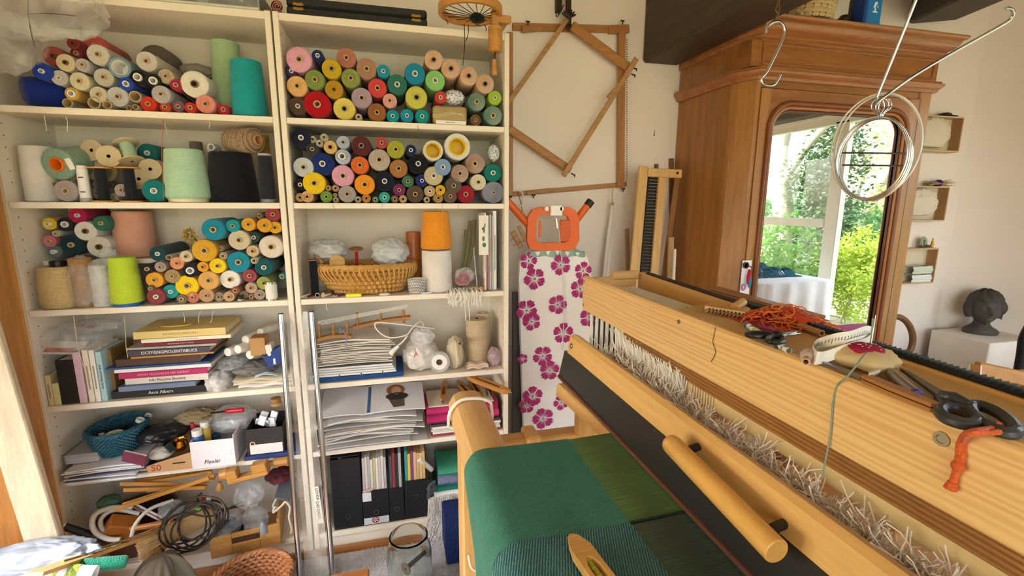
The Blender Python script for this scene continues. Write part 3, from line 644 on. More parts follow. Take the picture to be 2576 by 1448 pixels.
spools('right bookcase second shelf', (690, 310, 4.089), [
(230,145,121,'#1a2038','navy',W), (395,165,40,'#cbc6b8','small ecru',{'rc':.6,'az':.12}), (465,205,37,'#d1ccbe','little chalk white',{'rc':.6}), (513,145,44,'#bdb9ac','small stone',{'rc':.55,'az':.1}), (390,265,64,'#3c3c40','charcoal'),
(575,245,72,'#dfb977','pale apricot',{'c':'d'}), (708,195,71,'#acb7d0','powder blue',{'c':'t'}), (895,230,107,'#5c282c','maroon',{'c':'g'}), (1105,200,64,'#b64c4e','brick red'), (1250,268,96,'#a5a73a','olive yellow'),
(1405,275,59,'#212b56','small navy',W), (1635,280,109,'#ebe6de','white',{'rc':.76,'hole':.88,'c':'y','pr':.002}), (1885,240,143,'#e6e1da','large white',{'rc':.66,'hole':.86,'c':'y','pr':.002}), (235,450,122,'#c4c8d0','pale grey blue'),
(495,415,122,'#1b3072','royal blue',W), (705,345,84,'#b5bfd4','icy blue',{'c':'w','pr':.03,'rc':.45}), (880,430,96,'#e06c32','orange red',{'speck':.4}), (1080,375,117,'#baac a0'.replace(' ',''),'taupe'), (1280,465,97,'#ab7442','caramel'), (1480,415,104,'#191a20','black',W),
(1735,450,89,'#84a0c7','sky blue',W), (705,540,119,'#dea1be','pink'), (410,615,121,'#eec724','bright yellow'), (220,630,60,'#1f202b','soft black',W), (930,630,109,'#ef982c','orange'), (1135,595,106,'#1b1f32','ink blue',W),
(1640,540,102,'#c8ba9a','beige',{'c':'w'}), (1375,597,62,'#44785a','leaf green'), (1520,590,68,'#223174','cobalt',W), (2270,510,94,'#177b72','teal',W), (2100,605,84,'#ddd2b8','cream'), (1845,640,86,'#62584e','grey brown'),
(1285,685,67,'#7e3062','magenta'), (555,665,32,'#b8905c','tiny tan',{'rc':.6}), (630,668,38,'#c58e84','tiny rose',{'rc':.55}), (750,740,94,'#a59d9b','grey'), (1450,735,94,'#5e4d3e','dark brown'), (1600,698,59,'#c6a77f','sand',W), (1710,685,54,'#eab225','golden yellow'),
(1970,730,94,'#a22034','crimson'), (220,762,55,'#c49d66','wheat',{'rc':.5}), (340,765,64,'#dfa77a','peach'), (535,760,64,'#739c45','grass green'), (625,737,20,'#d5cbb5','tiny cream',{'rc':.6}), (632,788,30,'#cba892','tiny blush',{'rc':.6}), (862,788,35,'#bbb8ab','tiny grey',{'rc':.6}),
(948,785,47,'#e58e35','small orange'), (1040,785,35,'#548d77','tiny sea green',{'rc':.55}), (1135,770,59,'#30a79d','turquoise',W), (1240,783,41,'#7c5e49','small brown'), (1325,790,42,'#d1a57a','small honey'), (1570,795,34,'#cbc1aa','tiny ivory',{'rc':.6}), (1688,775,54,'#b28e59','mustard brown'), (1812,765,71,'#6c5945','walnut brown'),
(1910,515,94,'#a7816b','cocoa',{'wrap':True}), (2065,415,104,'#ab7d60','tawny',{'wrap':True}),
], zmin=SHELF_Z[1])
spools('left bookcase third shelf', (60, 510, 3.788), [
(1805,255,114,'#2089a4','large turquoise'), (1990,220,67,'#1e98a4','small teal'), (2140,205,69,'#e0a632','golden'), (2293,215,74,'#dfa22e','deep golden'), (2412,235,62,'#e3aa34','cut golden'), (2245,122,35,'#8c7d6e','tiny taupe',{'rc':.6,'dy':.04}), (2372,110,74,'#9c4049','brick'),
(2050,355,104,'#d1c3aa','beige'), (2190,330,55,'#334e43','forest green',{'c':'w','dy':.02}), (2362,420,118,'#e4d8cb','large cream'), (1275,485,79,'#1e444a','dark teal',W), (1720,455,119,'#d9a430','mustard'), (1870,435,32,'#d7b692','tiny peach',{'rc':.6,'dy':.03}), (2180,460,61,'#cfb795','tan'),
(1380,520,30,'#c9c6bd','grey empty',TB), (1545,510,61,'#d1c2a5','ecru'), (1900,505,40,'#b7a798','small drab',{'rc':.5}), (1460,575,67,'#e29471','salmon'), (2045,565,111,'#228aa4','blue turquoise'), (2195,550,35,'#cbc6b8','tiny chalk',{'rc':.65}), (2288,615,87,'#1a575f','petrol',W),
(1175,630,50,'#211f2a','black brown'), (1300,610,55,'#aa9b92','grey taupe'), (1585,645,74,'#221f2d','black',{'c':'w','rc':.5}), (1705,610,54,'#eda32a','small orange'), (1845,600,79,'#f0ce28','sunny yellow'), (2150,695,69,'#9e4a56','rosewood'),
(1245,735,84,'#e6a332','amber'), (1415,700,74,'#a78d62','khaki'), (1555,790,111,'#f1cd24','large yellow',{'rc':.28}), (1760,740,99,'#ddaa60','apricot'), (1965,730,97,'#ece7dd','white'), (2285,765,69,'#a4ac57','olive'), (2165,810,57,'#c1a592','blush beige'),
(1210,815,34,'#6e5e54','tiny umber',{'rc':.5}), (1400,845,74,'#209c9e','turquoise green',W), (1265,930,87,'#8e4046','maroon',W), (1505,925,49,'#7e7364','mouse brown'), (1610,915,61,'#d0756a','coral'), (1740,885,74,'#c29771','camel'), (1860,905,49,'#a29182','small drab brown'), (1955,895,54,'#caa381','small sand'),
(2015,835,39,'#a75e49','rust'), (2095,880,44,'#c5ab95','pale sand',{'dy':.03}), (2170,900,34,'#aa6e53','tiny rust',{'dy':.02}), (2245,875,54,'#ab9890','mushroom'), (2468,700,32,'#1fa5a5','sliver of teal'),
], zmin=SHELF_Z[2])
rz = at(200, 650, Y=F+.10).z-.006
MB().rbox((-1.139, F+.10, rz-.016), (-.765, BACK-.008, rz), .002).build('riser_board', CREAM, None, 0)
o = COL.objects['riser_board']; tag(o, 'short cream riser board behind the straw cone, left bookcase third shelf', 'board')
MB().rbox((-1.139, F+.15, SHELF_Z[2]+.0005), (-1.121, BACK-.008, rz-.0165), .002).build('riser_leg', CREAM, o, 0); MB().rbox((-.785, F+.15, SHELF_Z[2]+.0005), (-.767, BACK-.008, rz-.0165), .002).build('riser_leg', CREAM, o, 0)
spools('riser on left bookcase third shelf', (60, 510, 3.788), [
(240,200,67,'#e0b832','yellow',{'c':'w','pr':.012}), (390,205,75,'#2d2629','brown black',{'c':'w','rc':.45}), (510,120,84,'#b82450','crimson',{'c':'w'}), (735,195,79,'#33735a','green'), (585,270,104,'#e8e4dc','white',{'c':'d'}), (305,293,35,'#cbc2ab','tiny ivory',{'rc':.6}),
(240,365,64,'#d0747c','pink'), (450,400,104,'#1b363e','dark teal'), (715,420,114,'#e1dbcd','ivory',{'c':'d'}), (295,465,67,'#6b7370','grey',{'c':'w','pr':.012}),
], dy=.09, zmin=rz)
spools('left bookcase second shelf', (0, 280, 3.481), [
(580,710,106,'#aaa0a2','grey'), (1350,705,108,'#177a7e','teal',{'c':'w'}), (1290,365,92,'#1d6f70','dark teal',{'c':'w','dy':.11}), (1065,690,64,'#a79a98','small mauve grey',{'dy':.03}), (520,605,27,'#bcae96','tiny empty',dict(TB, dy=.03)),
(597,603,30,'#c1b294','little empty',dict(TB, dy=.03)), (672,603,29,'#b8a988','third empty',dict(TB, dy=.03)), (482,637,27,'#b09a78','lowest empty',dict(TB, dy=.03)), (683,655,30,'#cbc2b6','whitish empty',dict(TB, dy=.03)), (840,640,30,'#8d7c70','brownish empty',dict(TB, dy=.05)), (1000,755,42,'#b7aeb0','lilac grey',{'dy':.05,'rc':.5}), (850,715,60,'#a99ca0','dusty grey',{'dy':.05}),
], zmin=SHELF_Z[1])
p = at(690+2255/4.089, 310+720/4.089, Y=F+.02); p.z = max(p.z, SHELF_Z[1]+.043)
t = thing('rag_roll', 'lavender white roll of fabric strips at the right end of the right bookcase second shelf', 'fabric roll', (p.x, p.y, p.z-.04))
q = MB()
for k in range(9):
 r = .0405-k*.0040; q.lathe([(r-.0030, -.12), (r, -.12), (r, -.002+k*.0008), (r-.001, .001+k*.0008), (r-.0028, .001+k*.0008), (r-.0033, -.004), (r-.0033, -.12)], 26, ztrans(p, (0, -1, 0)), close=False)
q.build('strip_windings', cloth('#c9c6d8', h2='#8f90a8'), t, 40)
MB().lathe([(.006, -.1), (.006, .006), (.004, .006), (.004, -.04), (0, -.041)], 14, ztrans(p, (0, -1, 0)), close=False).build('core_tube', CORE['o'], t, 50)
# -- standing cones and rolls
def standing(name, label, u0, u1, vt, vb, colr, zb, top=1.0, Yc=F+.09, base=None, core=None, tilt=(0, 0), cat='yarn cone', bulge=1.0, corer=.3, coreh=.02, wind=None):
 um = (u0+u1)/2; a = at(u0, vb, Y=Yc); b = at(u1, vb, Y=Yc); r = (b.x-a.x)/2*.97; x = (a.x+b.x)/2
 x = max(x, -1.139+r*max(1, top)*1.06) if x < -.36 else x
 x = min(x, -.378-r*1.03) if x < -.36 else min(x, .422-r)
 H = at(um, vt, Y=Yc).z-zb
 t = thing(name, label, cat, (x, Yc, zb))
 m = Matrix.Translation((x, Yc, zb)) @ Euler((tilt[0], tilt[1], 0)).to_matrix().to_4x4()
 b0 = .012 if base else .001
 if base: MB().lathe([(r*.55, .0012), (r*.84, .0012), (r*.86, b0), (r*.5, b0)], 28, m).build('base_ring', base, t, 40)
 e = r*.10; q = MB(); rt = r*top
 q.lathe([(0, b0), (r*.9, b0), (r, b0+e), (r*(.5+.5*top)*bulge, H*.55), (rt, H-e*1.2), (rt*.97, H-e*.3), (rt*.88, H), (rt*corer, H-.002), (rt*corer, H*.6)], 34, None, close=False)
 o = q.build('yarn', colr, t, 50, origin=(0, 0, 0)); o.location = m.translation-ORG[t]; o.rotation_euler = m.to_euler(); ORG[o] = m.translation
 if core: MB().lathe([(rt*corer, H-.03), (rt*corer, H+coreh), (rt*corer*.8, H+coreh), (rt*corer*.75, H-.03), (0, H-.03)], 20, m, close=False).build('core_tube', core, t, 40)
 if wind:
  q = MB(); rr = random.Random(int(u0))
  for k in range(wind):
   z0 = b0+e+rr.random()*(H-2*e-b0); dz = rr.uniform(-.05, .05); a0 = rr.random()*6.28
   pts = []
   for i in range(15):
    a = a0+i*.32; z = min(H-e, max(b0+e, z0+dz*i/14)); f = (z-b0-e)/(H-2*e); rad = r*(1-f)+rt*f; rad *= (1+.01*math.sin(f*PI)); pts.append((rad*math.cos(a)*1.004, rad*math.sin(a)*1.004, z))
   q.tube(pts, .0011, 4, m)
  q.build('loose_windings', colr, t, 60)['kind'] = 'stuff'
 return t
LS = SHELF_Z
standing('yarn_cone', 'pale green cone standing behind the turquoise one, left bookcase top shelf', 533, 612, 107, 246, yarn('#aac69a', .2), LS[0], .92, F+.17, tilt=(.0, .03))
standing('yarn_cone', 'bright turquoise cone standing at the right end, left bookcase top shelf', 583, 676, 155, 285, yarn('#22a2a8', .2), LS[0], .84, F+.065, wind=26)
standing('yarn_cone', 'tall white yarn roll standing at the left end, left bookcase second shelf', 62, 148, 368, 508, yarn('#e9e4da', .12), LS[1], .92, F+.08, bulge=1.04)
standing('yarn_cone', 'mint green cone standing on a pale foot, left bookcase second shelf', 416, 536, 376, 508, yarn('#b4d9b8', .15), LS[1], .80, F+.065, base=plain('#e3d3ae', .6), core=CORE['w'], corer=.4, coreh=.003)
standing('yarn_cone', 'large black yarn cone under the twine roll, left bookcase second shelf', 526, 655, 384, 508, yarn('#1d1c22', .25), LS[1], .84, F+.115)
standing('yarn_cone', 'slim dark navy thread spool at the right end, left bookcase second shelf', 653, 697, 392, 508, yarn('#2c2e3a', .25), LS[1], .82, F+.05, base=plain('#8f9096', .4), core=plain('#a9abb2', .4), corer=.92, coreh=.007)
standing('yarn_cone', 'small gold thread spool behind the navy one, left bookcase second shelf', 663, 688, 340, 480, yarn('#a8853a', .4), LS[1], 1.0, F+.2, core=CORE['t'], corer=.9, coreh=.006)
standing('yarn_cone', 'tall peach cone cut off by the shelf above, left bookcase third shelf', 292, 400, 530, 640, yarn('#dfa58c', .12), rz+.0005, .90, F+.185)
standing('yarn_cone', 'neon lime cone on a blue foot, left bookcase third shelf', 283, 368, 645, 778, yarn('#c3dc3c', .15), LS[2], .80, F+.035, base=plain('#1f5f9e', .4), core=CORE['g'], corer=.35, coreh=-.006)
standing('yarn_cone', 'straw coloured raffia cone with a black core, left bookcase third shelf', 88, 200, 668, 780, yarn('#cdb27c', .3), LS[2], .92, F+.065, core=plain('#1d1c1c', .4), corer=.42, coreh=.016, bulge=1.05, wind=60)
standing('yarn_cone', 'orange cone standing on a white roll, right bookcase third shelf', 1057, 1139, 531, 620, yarn('#f09a2c', .2), at(1098, 625, Y=F+.07).z, .80, F+.07)
standing('yarn_roll', 'white yarn roll supporting the orange cone, right bookcase third shelf', 1062, 1139, 628, 738, yarn('#e9e2da', .08), LS[3-1], .98, F+.07, cat='yarn roll')
standing('string_cone', 'beige string cone with crossed windings, right bookcase fourth shelf', 1172, 1228, 800, 905, yarn('#cdb694', .3), LS[3], .98, F+.10, cat='string cone', wind=30, core=plain('#3a2f24'), corer=.14, coreh=.001)
standing('string_cone', 'ivory string cone behind the beige one, right bookcase fourth shelf', 1196, 1236, 786, 880, yarn('#d8cbae', .2), LS[3], .9, F+.19, cat='string cone', core=CORE['t'], corer=.3, coreh=.004)
q = standing('candle', 'tall marbled orange candle behind the wicker basket, right bookcase third shelf', 1025, 1062, 582, 720, plain('#b5662e', .35, var=.35, scale=40), LS[2], 1.0, F+.18, cat='candle', corer=.5)
c0 = at(150, 255, Y=F+.13); c1 = at(12, 250, Y=F+.02); c1.x = max(c1.x, -1.135)
t = thing('yarn_cone', 'big royal blue cone lying under the plastic bag, left bookcase top shelf', 'yarn cone', (c0.x, c0.y, LS[0]))
q = MB(); ax = Vector((.75, .62, 0)).normalized(); L = .20; st = Vector((-1.085, F+.05, LS[0]))
mm = ztrans(st+Vector((0, 0, .051)), ax+Vector((0, 0, .085))); q.lathe([(0, 0), (.030, 0), (.040, .006), (.068, L-.01), (.062, L), (.0, L)], 30, None); o = q.build('yarn', yarn('#1d3590', .25), t, 50, origin=(0, 0, 0)); o.location = mm.translation-ORG[t]; o.rotation_euler = mm.to_euler()
# -- mint roll with orange core, twine roll, bobbins
t = thing('yarn_roll', 'mint green roll with an orange core beside the white roll, left bookcase second shelf', 'yarn roll', at(150, 470, Y=F+.03))
p = at(144, 413, Y=F+.03); spool_mesh(p, Vector((-.20, -1, -.16)), .050, .19, .021, yarn('#8fae9a', .35), plain('#ef7a1e', .4), t, 1.0, .006, hole=.017)
pt = at(176, 412, Y=F+.02); MB().rbox((-.008, -.001, -.018), (.008, 0, .018), .0004, Matrix.Translation(pt) @ Matrix.Rotation(-.35, 4, 'Y')).build('paper_tag', plain('#ece9e4'), t, 0)
t = thing('twine_roll', 'thick brown twine roll lying on the black cone, left bookcase second shelf', 'twine roll', at(600, 380, Y=F+.10))
p = at(647, 352, Y=F+.055); q = MB(); axd = Vector((.80, -.50, .0)).normalized()
mm = ztrans(p, axd); Lt = .125
q.lathe([(.017, -Lt), (.030, -Lt), (.037, -Lt+.012), (.040, -Lt*.5), (.036, -.012), (.027, 0), (.017, 0)], 28, None, close=False); o = q.build('yarn', yarn('#a5896a', .4), t, 50, origin=(0, 0, 0)); o.location = mm.translation-ORG[t]; o.rotation_euler = mm.to_euler()
q = MB(); rr = random.Random(5)
for k in range(46):
 z0 = rr.uniform(-Lt+.01, -.012); dz = rr.uniform(-.02, .02); a0 = rr.random()*6.28
 q.tube([((.0385+.002*math.sin((z0+Lt)/Lt*PI))*math.cos(a0+i*.3), (.0385+.002*math.sin((z0+Lt)/Lt*PI))*math.sin(a0+i*.3), min(-.008, max(-Lt+.006, z0+dz*i/16))) for i in range(17)], .0019, 5, mm)
q.build('twine_strands', yarn('#ae9272', .4), t, 60)['kind'] = 'stuff'
MB().lathe([(.0175, -Lt), (.0175, .006), (.0135, .006), (.0135, -Lt+.02), (0, -Lt+.02)], 20, mm, close=False).build('core_tube', plain('#c08e5c', .7), t, 40)
def bobbin(label, p, ax, rf, L, rc, fcol, ycol, ry, name='bobbin', group='flanged bobbins'):
 t = thing(name, label, 'bobbin', p, group); m = ztrans(p, ax)
 for a in (0, L-.004):
  MB().lathe([(rc*.5, a), (rf, a), (rf*1.01, a+.002), (rf, a+.004), (rc*.5, a+.004)], 28, m, close=False).build('flange', fcol, t, 40)
 MB().lathe([(ry*.97, .005), (ry, L*.3), (ry, L*.7), (ry*.97, L-.005)], 22, m, close=False).build('thread', ycol, t, 50)
 MB().lathe([(rc*.5, 0), (rc*.5, L)], 14, m, close=False).build('bore', plain('#4a3422'), t, 50)
 return t
LB = plain('#cdb894', .6); OB = wood('#d99a3c', 'X', .4, .15)
for (x, lab) in ((895, 'black thread bobbin with orange wood flanges left of its twin, left bookcase second shelf'), (1140, 'black thread bobbin with orange wood flanges right of its twin, left bookcase second shelf')):
 b = at((x+20)/3.481, 280+800/3.481, Y=F+.035); tp = at(x/3.481, 280+492/3.481, Y=F+.035)
 bobbin(lab, (b.x, F+.035, LS[1]+.0008), (0, 0, 1), .034, tp.z-LS[1], .008, OB, yarn('#23262e', .25), .0165)
bz = lambda x, y, dy: at(x/3.481, 280+y/3.481, Y=F+dy)
bobbin('mint thread bobbin standing on top of the bobbin pile, left bookcase second shelf', bz(1158, 440, .075), (-.25, .25, .8), .037, .068, .010, LB, yarn('#b3cdb0', .15), .020)
for i, (x, y, dy, ax, lab) in enumerate([(950, 392, .055, (.15, -1, .05), 'pale bobbin facing the room below the mint one'), (800, 340, .09, (-.1, -1, .1), 'pale bobbin at the upper left of the bobbin pile'), (1315, 505, .085, (.05, -1, 0), 'pale bobbin right of the mint one in the pile'),
  (825, 510, .10, (-.2, -1, .05), 'pale bobbin half hidden behind the left black bobbin'), (1215, 590, .09, (.1, -1, .1), 'pale bobbin behind the right black bobbin')]):
 p = bz(x, y, dy); bobbin(lab+', left bookcase second shelf', p, (-ax[0], -ax[1], -ax[2]), .034, .055, .011, LB, yarn('#b9a27c', .2), .018)
p = at(222, 506, Y=F+.03); tp = at(205, 417, Y=F+.03)
t = thing('thread_tube', 'slim white printed thread tube left of the black bobbins, left bookcase second shelf', 'thread tube', (p.x, p.y, LS[1]))
q = MB(); H = tp.z-LS[1]; mm = Matrix.Translation((p.x-.004, p.y, LS[1]+.0008)) @ Matrix.Rotation(.0, 4, 'Y')
MB().lathe([(0, 0), (.0165, 0), (.0165, .012), (.015, .013), (.015, H-.010), (.0135, H-.009), (.0135, H), (0, H)], 22, mm).build('tube', plain('#e8e5e1', .4), t)
MB().lathe([(.0167, .0005), (.0167, .0118)], 22, mm, close=False).build('grey_band', plain('#9b9aa2', .4), t)
for k, z in enumerate((.03, .075, .12)): MB().rbox((p.x-.010, p.y-.0156, LS[1]+z), (p.x+.004, p.y-.0146, LS[1]+z+.004), .0005).build('print_mark', plain('#5c6166'), t, 0)
standing('yarn_cone', 'small rough grey cone behind the mint one, left bookcase second shelf', 488, 524, 357, 480, yarn('#75695f', .5), LS[1], .9, F+.2)
p = at(531, 370, Y=F+.10); t = thing('thread_spool', 'small white tube with loose thread left of the twine roll, left bookcase second shelf', 'thread tube', (p.x, p.y, p.z-.012))
MB().lathe([(.0125, -.05), (.0125, 0), (.0085, 0), (.0085, -.03), (0, -.03)], 18, ztrans(p, (-.1, -1, 0)), close=False).build('tube', plain('#d9d7d4', .5), t)
q = MB(); q.tube(bez([p+Vector((-.012, -.004, -.004)), p+Vector((-.006, -.008, -.016)), p+Vector((.012, -.008, -.016)), p+Vector((.026, -.004, -.010))]), .0012, 5); q.build('thread_end', plain('#e6e2da'), t)
# ==== garden outside the right-hand window (seen in the mirror)
m, n, b, o = newmat('lawn'); t = nd(n, 'ShaderNodeTexNoise', Scale=3.0, Detail=8.0); n.links.new(coords(n), t.inputs['Vector'])
n.links.new(mixcol(n, t.outputs[0], hexc('#9aa070'), hexc('#c9bca0')), b.inputs['Base Color']); b.inputs['Roughness'].default_value = .95
struct('ground', MB().box((-40, -60, -.3), (60, 40, -.12)), m)
@cached
def leafm(h):
 m, n, b, o = newmat('leaf_'+h.strip('#')); c = hexc(h)
 t = nd(n, 'ShaderNodeTexNoise', Scale=7.0, Detail=2.0); n.links.new(coords(n), t.inputs['Vector'])
 cc = mixcol(n, t.outputs[0], dk(c, .6), dk(c, 1.35)); n.links.new(cc, b.inputs['Base Color']); b.inputs['Roughness'].default_value = .45
 tr = n.nodes.new('ShaderNodeBsdfTranslucent'); n.links.new(cc, tr.inputs[0]); mx = n.nodes.new('ShaderNodeMixShader'); mx.inputs[0].default_value = .45
 n.links.new(b.outputs[0], mx.inputs[1]); n.links.new(tr.outputs[0], mx.inputs[2]); n.links.new(mx.outputs[0], o.inputs[0]); return m
def leaves(q, c, d, N, size, rr, clump=7):
 cs = []
 for k in range(max(1, N//clump//6)):
  v = Vector((rr.gauss(0, 1), rr.gauss(0, 1), rr.gauss(0, 1))).normalized()*(rr.random()**.4); cs.append(Vector((c[0]+v.x*d[0], c[1]+v.y*d[1], c[2]+v.z*d[2])))
 for k in range(N):
  p = rr.choice(cs)+Vector((rr.gauss(0, 1)*d[0], rr.gauss(0, 1)*d[1], rr.gauss(0, 1)*d[2]))*.13
  a = Vector((rr.uniform(-1, 1), rr.uniform(-1, 1), rr.uniform(-.7, .5))).normalized(); w = a.orthogonal().normalized(); w.rotate(Matrix.Rotation(rr.random()*6.28, 3, a))
  s = size*rr.uniform(.6, 1.3); nn = a.cross(w)
  q.add([p, p+a*s*.45+w*s*.26+nn*s*.06, p+a*s, p+a*s*.45-w*s*.26+nn*s*.06], [(0, 1, 2), (0, 2, 3)])
def plant(name, label, cat, base, trunk, lumps, col, seed, bark='#8d8172', group=None):
 rr = random.Random(seed); t = thing(name, label, cat, base, group)
 for pts, r in trunk: MB().tube(bez([Vector(p)+Vector(base) for p in pts], 5), [r*(1-.5*i/(5*(len(pts)-1))) for i in range(5*(len(pts)-1)+1)], 10).build('trunk' if r > .06 else 'branch', plain(bark, .85, var=.3, scale=9, bmp=.6), t)
 q = MB()
 for c, d, N, s in lumps: leaves(q, Vector(c)+Vector(base), d, N, s, rr)
 q.build('foliage', leafm(col), t, 0)['kind'] = 'stuff'
G = 'garden plants reflected in the mirror'
plant('shrub', 'bright yellow green shrub outside the open door, seen in the mirror', 'shrub', (5.6, -1.35, -.12), [([(0, 0, 0), (.05, .05, .5)], .03)], [((0, 0, .55), (.42, .48, .5), 3800, .06), ((.2, -.1, .9), (.3, .35, .3), 1500, .055)], '#a3b642', 1, group=G)
plant('shrub', 'dark green hedge behind the yellow green shrub, seen in the mirror', 'shrub', (8.2, -3.0, -.12), [([(0, 0, 0), (.05, .05, .6)], .05)], [((0, 0, .7), (.9, 1.5, .7), 5000, .09), ((.5, -1.5, .8), (.9, 1.2, .8), 2600, .09)], '#48703c', 2, group=G)
plant('tree', 'pale barked tree with dark leaves behind the left window pane, seen in the mirror', 'tree', (6.3, -3.35, -.12), [([(0, 0, 0), (.05, .1, 1.2), (-.1, .0, 2.4), (.2, .1, 3.6)], .20), ([(-.05, .05, 1.8), (-.2, .9, 2.6), (-.1, 1.8, 3.1)], .07), ([(0, 0, 1.5), (.3, -.6, 2.6)], .06)],
  [((.1, .80, 1.9), (.5, .55, .9), 4200, .075), ((.3, .60, .9), (.4, .55, .6), 2200, .07), ((.4, .3, 3.3), (.9, 1.3, .6), 3000, .09)], '#4a5f3c', 3, '#a9a08c', group=G)
plant('tree', 'light leaved tree against the white sky, seen in the mirror', 'tree', (9.5, -4.6, -.12), [([(0, 0, 0), (.1, .2, 1.6), (.3, .9, 3.0), (.5, 1.8, 4.0)], .13), ([(.1, .3, 1.8), (0, -.6, 3.2)], .06)],
  [((.2, .6, 3.2), (1.3, 1.7, 1.0), 1500, .10), ((0, -.8, 2.6), (1.0, 1.2, .9), 1100, .10), ((.2, 1.0, 1.5), (.8, 1.2, .4), 1500, .09)], '#a3b266', 4, group=G)
plant('shrub', 'low leafy shrub in front of the pale trunk, seen in the mirror', 'shrub', (5.2, -1.9, -.12), [([(0, 0, 0), (0, .05, .5)], .03)], [((0, -.2, .75), (.5, .6, .55), 1500, .10)], '#6d9440', 5, group=G)
plant('tree', 'far dark tree closing the end of the garden', 'tree', (13, -8, -.12), [([(0, 0, 0), (.1, .2, 1.6), (.3, .4, 3.0)], .2)], [((0, 0, .9), (2.4, 4.0, 1.0), 3500, .2)], '#4a7a3c', 6, group=G)
tx, ty, tz = 3.02, .02, .80
t = thing('side_table', 'table under a white cloth by the window, seen in the mirror', 'table', (tx, ty, 0))
MB().rbox((tx-.36, ty-.40, tz-.03), (tx+.36, ty+.34, tz), .004).build('table_top', LWX if 'LWX' in globals() else CREAM, t, 0)
for sx in (-.32, .28):
 for sy in (-.36, .28): MB().rbox((tx+sx, ty+sy, 0), (tx+sx+.04, ty+sy+.04, tz-.03), .003).build('leg', wood('#b98d58', 'Z'), t, 0)
def drape(x0, x1, y0, y1, z, drop, th, amp, seed=1):
 q = MB(); N = 80; per = []
 W_, D_ = x1-x0, y1-y0; P = 2*(W_+D_)
 for k in range(N):
  s = P*k/N
  if s < W_: p = (x0+s, y0, 0, -1)
  elif s < W_+D_: p = (x1, y0+s-W_, 1, 0)
  elif s < 2*W_+D_: p = (x1-(s-W_-D_), y1, 0, 1)
  else: p = (x0, y1-(s-2*W_-D_), -1, 0)
  per.append(p)
 vs = [((x0+x1)/2, (y0+y1)/2, z)]; fs = []
 lv = [(0, 0), (.012, -.006), (.015, -drop*.3), (.02, -drop*.7), (.025, -drop)]
 for i, (o_, dz) in enumerate(lv):
  for k, (px, py, nx, ny) in enumerate(per):
   w_ = amp*i/4*math.sin(k*1.35+seed)+amp*.5*i/4*math.sin(k*2.9+seed*2)
   vs.append((px+nx*(o_+w_), py+ny*(o_+w_), z+dz))
 for k in range(N):
  k2 = (k+1) % N; fs.append((0, 1+k, 1+k2))
  for i in range(4): fs.append((1+i*N+k, 1+(i+1)*N+k, 1+(i+1)*N+k2, 1+i*N+k2))
 q.add(vs, fs); return q
tag(drape(tx-.37, tx+.37, ty-.41, ty+.35, tz+.003, .55, 0, .018).build('tablecloth', cloth('#eeeae4'), None, 60), 'white cloth draped over the table by the window, seen in the mirror', 'tablecloth')
q = MB(); q.sheet(lambda u, v: (tx-.25+u*.5, ty-.34+v*.4, tz+.045+.02*math.sin(u*14)*math.sin(v*9+1)+.012*math.sin(u*31+v*8)), 40, 30, .004)
q2 = MB(); rr = random.Random(4)
for k in range(60):
 x = tx-.25+rr.random()*.5; strand_p = [(x, ty+.06, tz+.047), (x+rr.uniform(-.01, .01), ty+.10, tz+.012), (x+rr.uniform(-.02, .02), ty+.15, tz+.008)]; q2.tube(strand_p, .004, 4)
s = q.build('shawl', cloth('#3f6f7e', h2='#27485a'), None, 60); tag(s, 'blue green fringed shawl on the white table, seen in the mirror', 'shawl'); q2.build('fringe', cloth('#3f6f7e'), s, 60)
def basket(name, label, c, rx, ry, h, flare, mat1, mat2, rows=9, stakes=26, rr_=.004, parent=None, wall=True, m=None):
 t = thing(name, label, 'basket', c); c = Vector(c); M_ = Matrix.Translation(c) @ (m or Matrix.Identity(4))
 q = MB()
 for i in range(rows):
  f = (i+.5)/rows; k = 1-flare*(1-f)**1.6
  pts = []
  for s in range(stakes*2):
   a = 2*PI*s/(stakes*2); off = rr_*.9*(1 if (s//1+i) % 2 else -1)
   pts.append(((rx*k+off)*math.cos(a), (ry*k+off)*math.sin(a), .004+h*f))
  q.tube(pts, h/rows*.55, 5, M_, closed=True)
 q.build('weave', mat1, t, 60)
 q = MB()
 for s in range(stakes):
  a = 2*PI*s/stakes
  q.tube([((rx*(1-flare*(1-f)**1.6))*math.cos(a), (ry*(1-flare*(1-f)**1.6))*math.sin(a), .003+h*f) for f in (0, .33, .66, 1)], rr_*.9, 5, M_)
 q.build('stakes', mat2, t, 60)
 q = MB(); N = 72
 for ph in range(3):
  q.tube([((rx*1.01+.006*math.cos(a*14+ph*2.09))*math.cos(a), (ry*1.01+.006*math.cos(a*14+ph*2.09))*math.sin(a), h+.004+.006*math.sin(a*14+ph*2.09)) for a in [2*PI*k/N for k in range(N)]], rr_*1.5, 5, M_, closed=True)
 q.build('rim', mat1, t, 60)
 MB().lathe([(0, .001), (1, .001), (1.0, .006), (0, .006)], 30, M_ @ Matrix.Diagonal((rx*(1-flare), ry*(1-flare), 1, 1))).build('bottom', mat2, t, 40)
 return t
WK1, WK2 = wicker('#b98a4c', '#e0bd80'), wicker('#8d6030', '#c79a58')
basket('wicker_basket', 'small round basket on the blue green shawl, seen in the mirror', (tx-.06, ty-.22, tz+.045), .085, .085, .05, .25, WK1, WK2, 5, 18)
bx, by, bz_ = 2.62, 1.12, .62
t = thing('low_bench', 'low bench under a pink cloth beneath the mirror', 'bench', (bx, by, 0))
MB().rbox((bx-.55, by-.16, bz_-.03), (bx+.45, by+.16, bz_), .004).build('bench_top', wood('#a9743e', 'X'), t, 0)
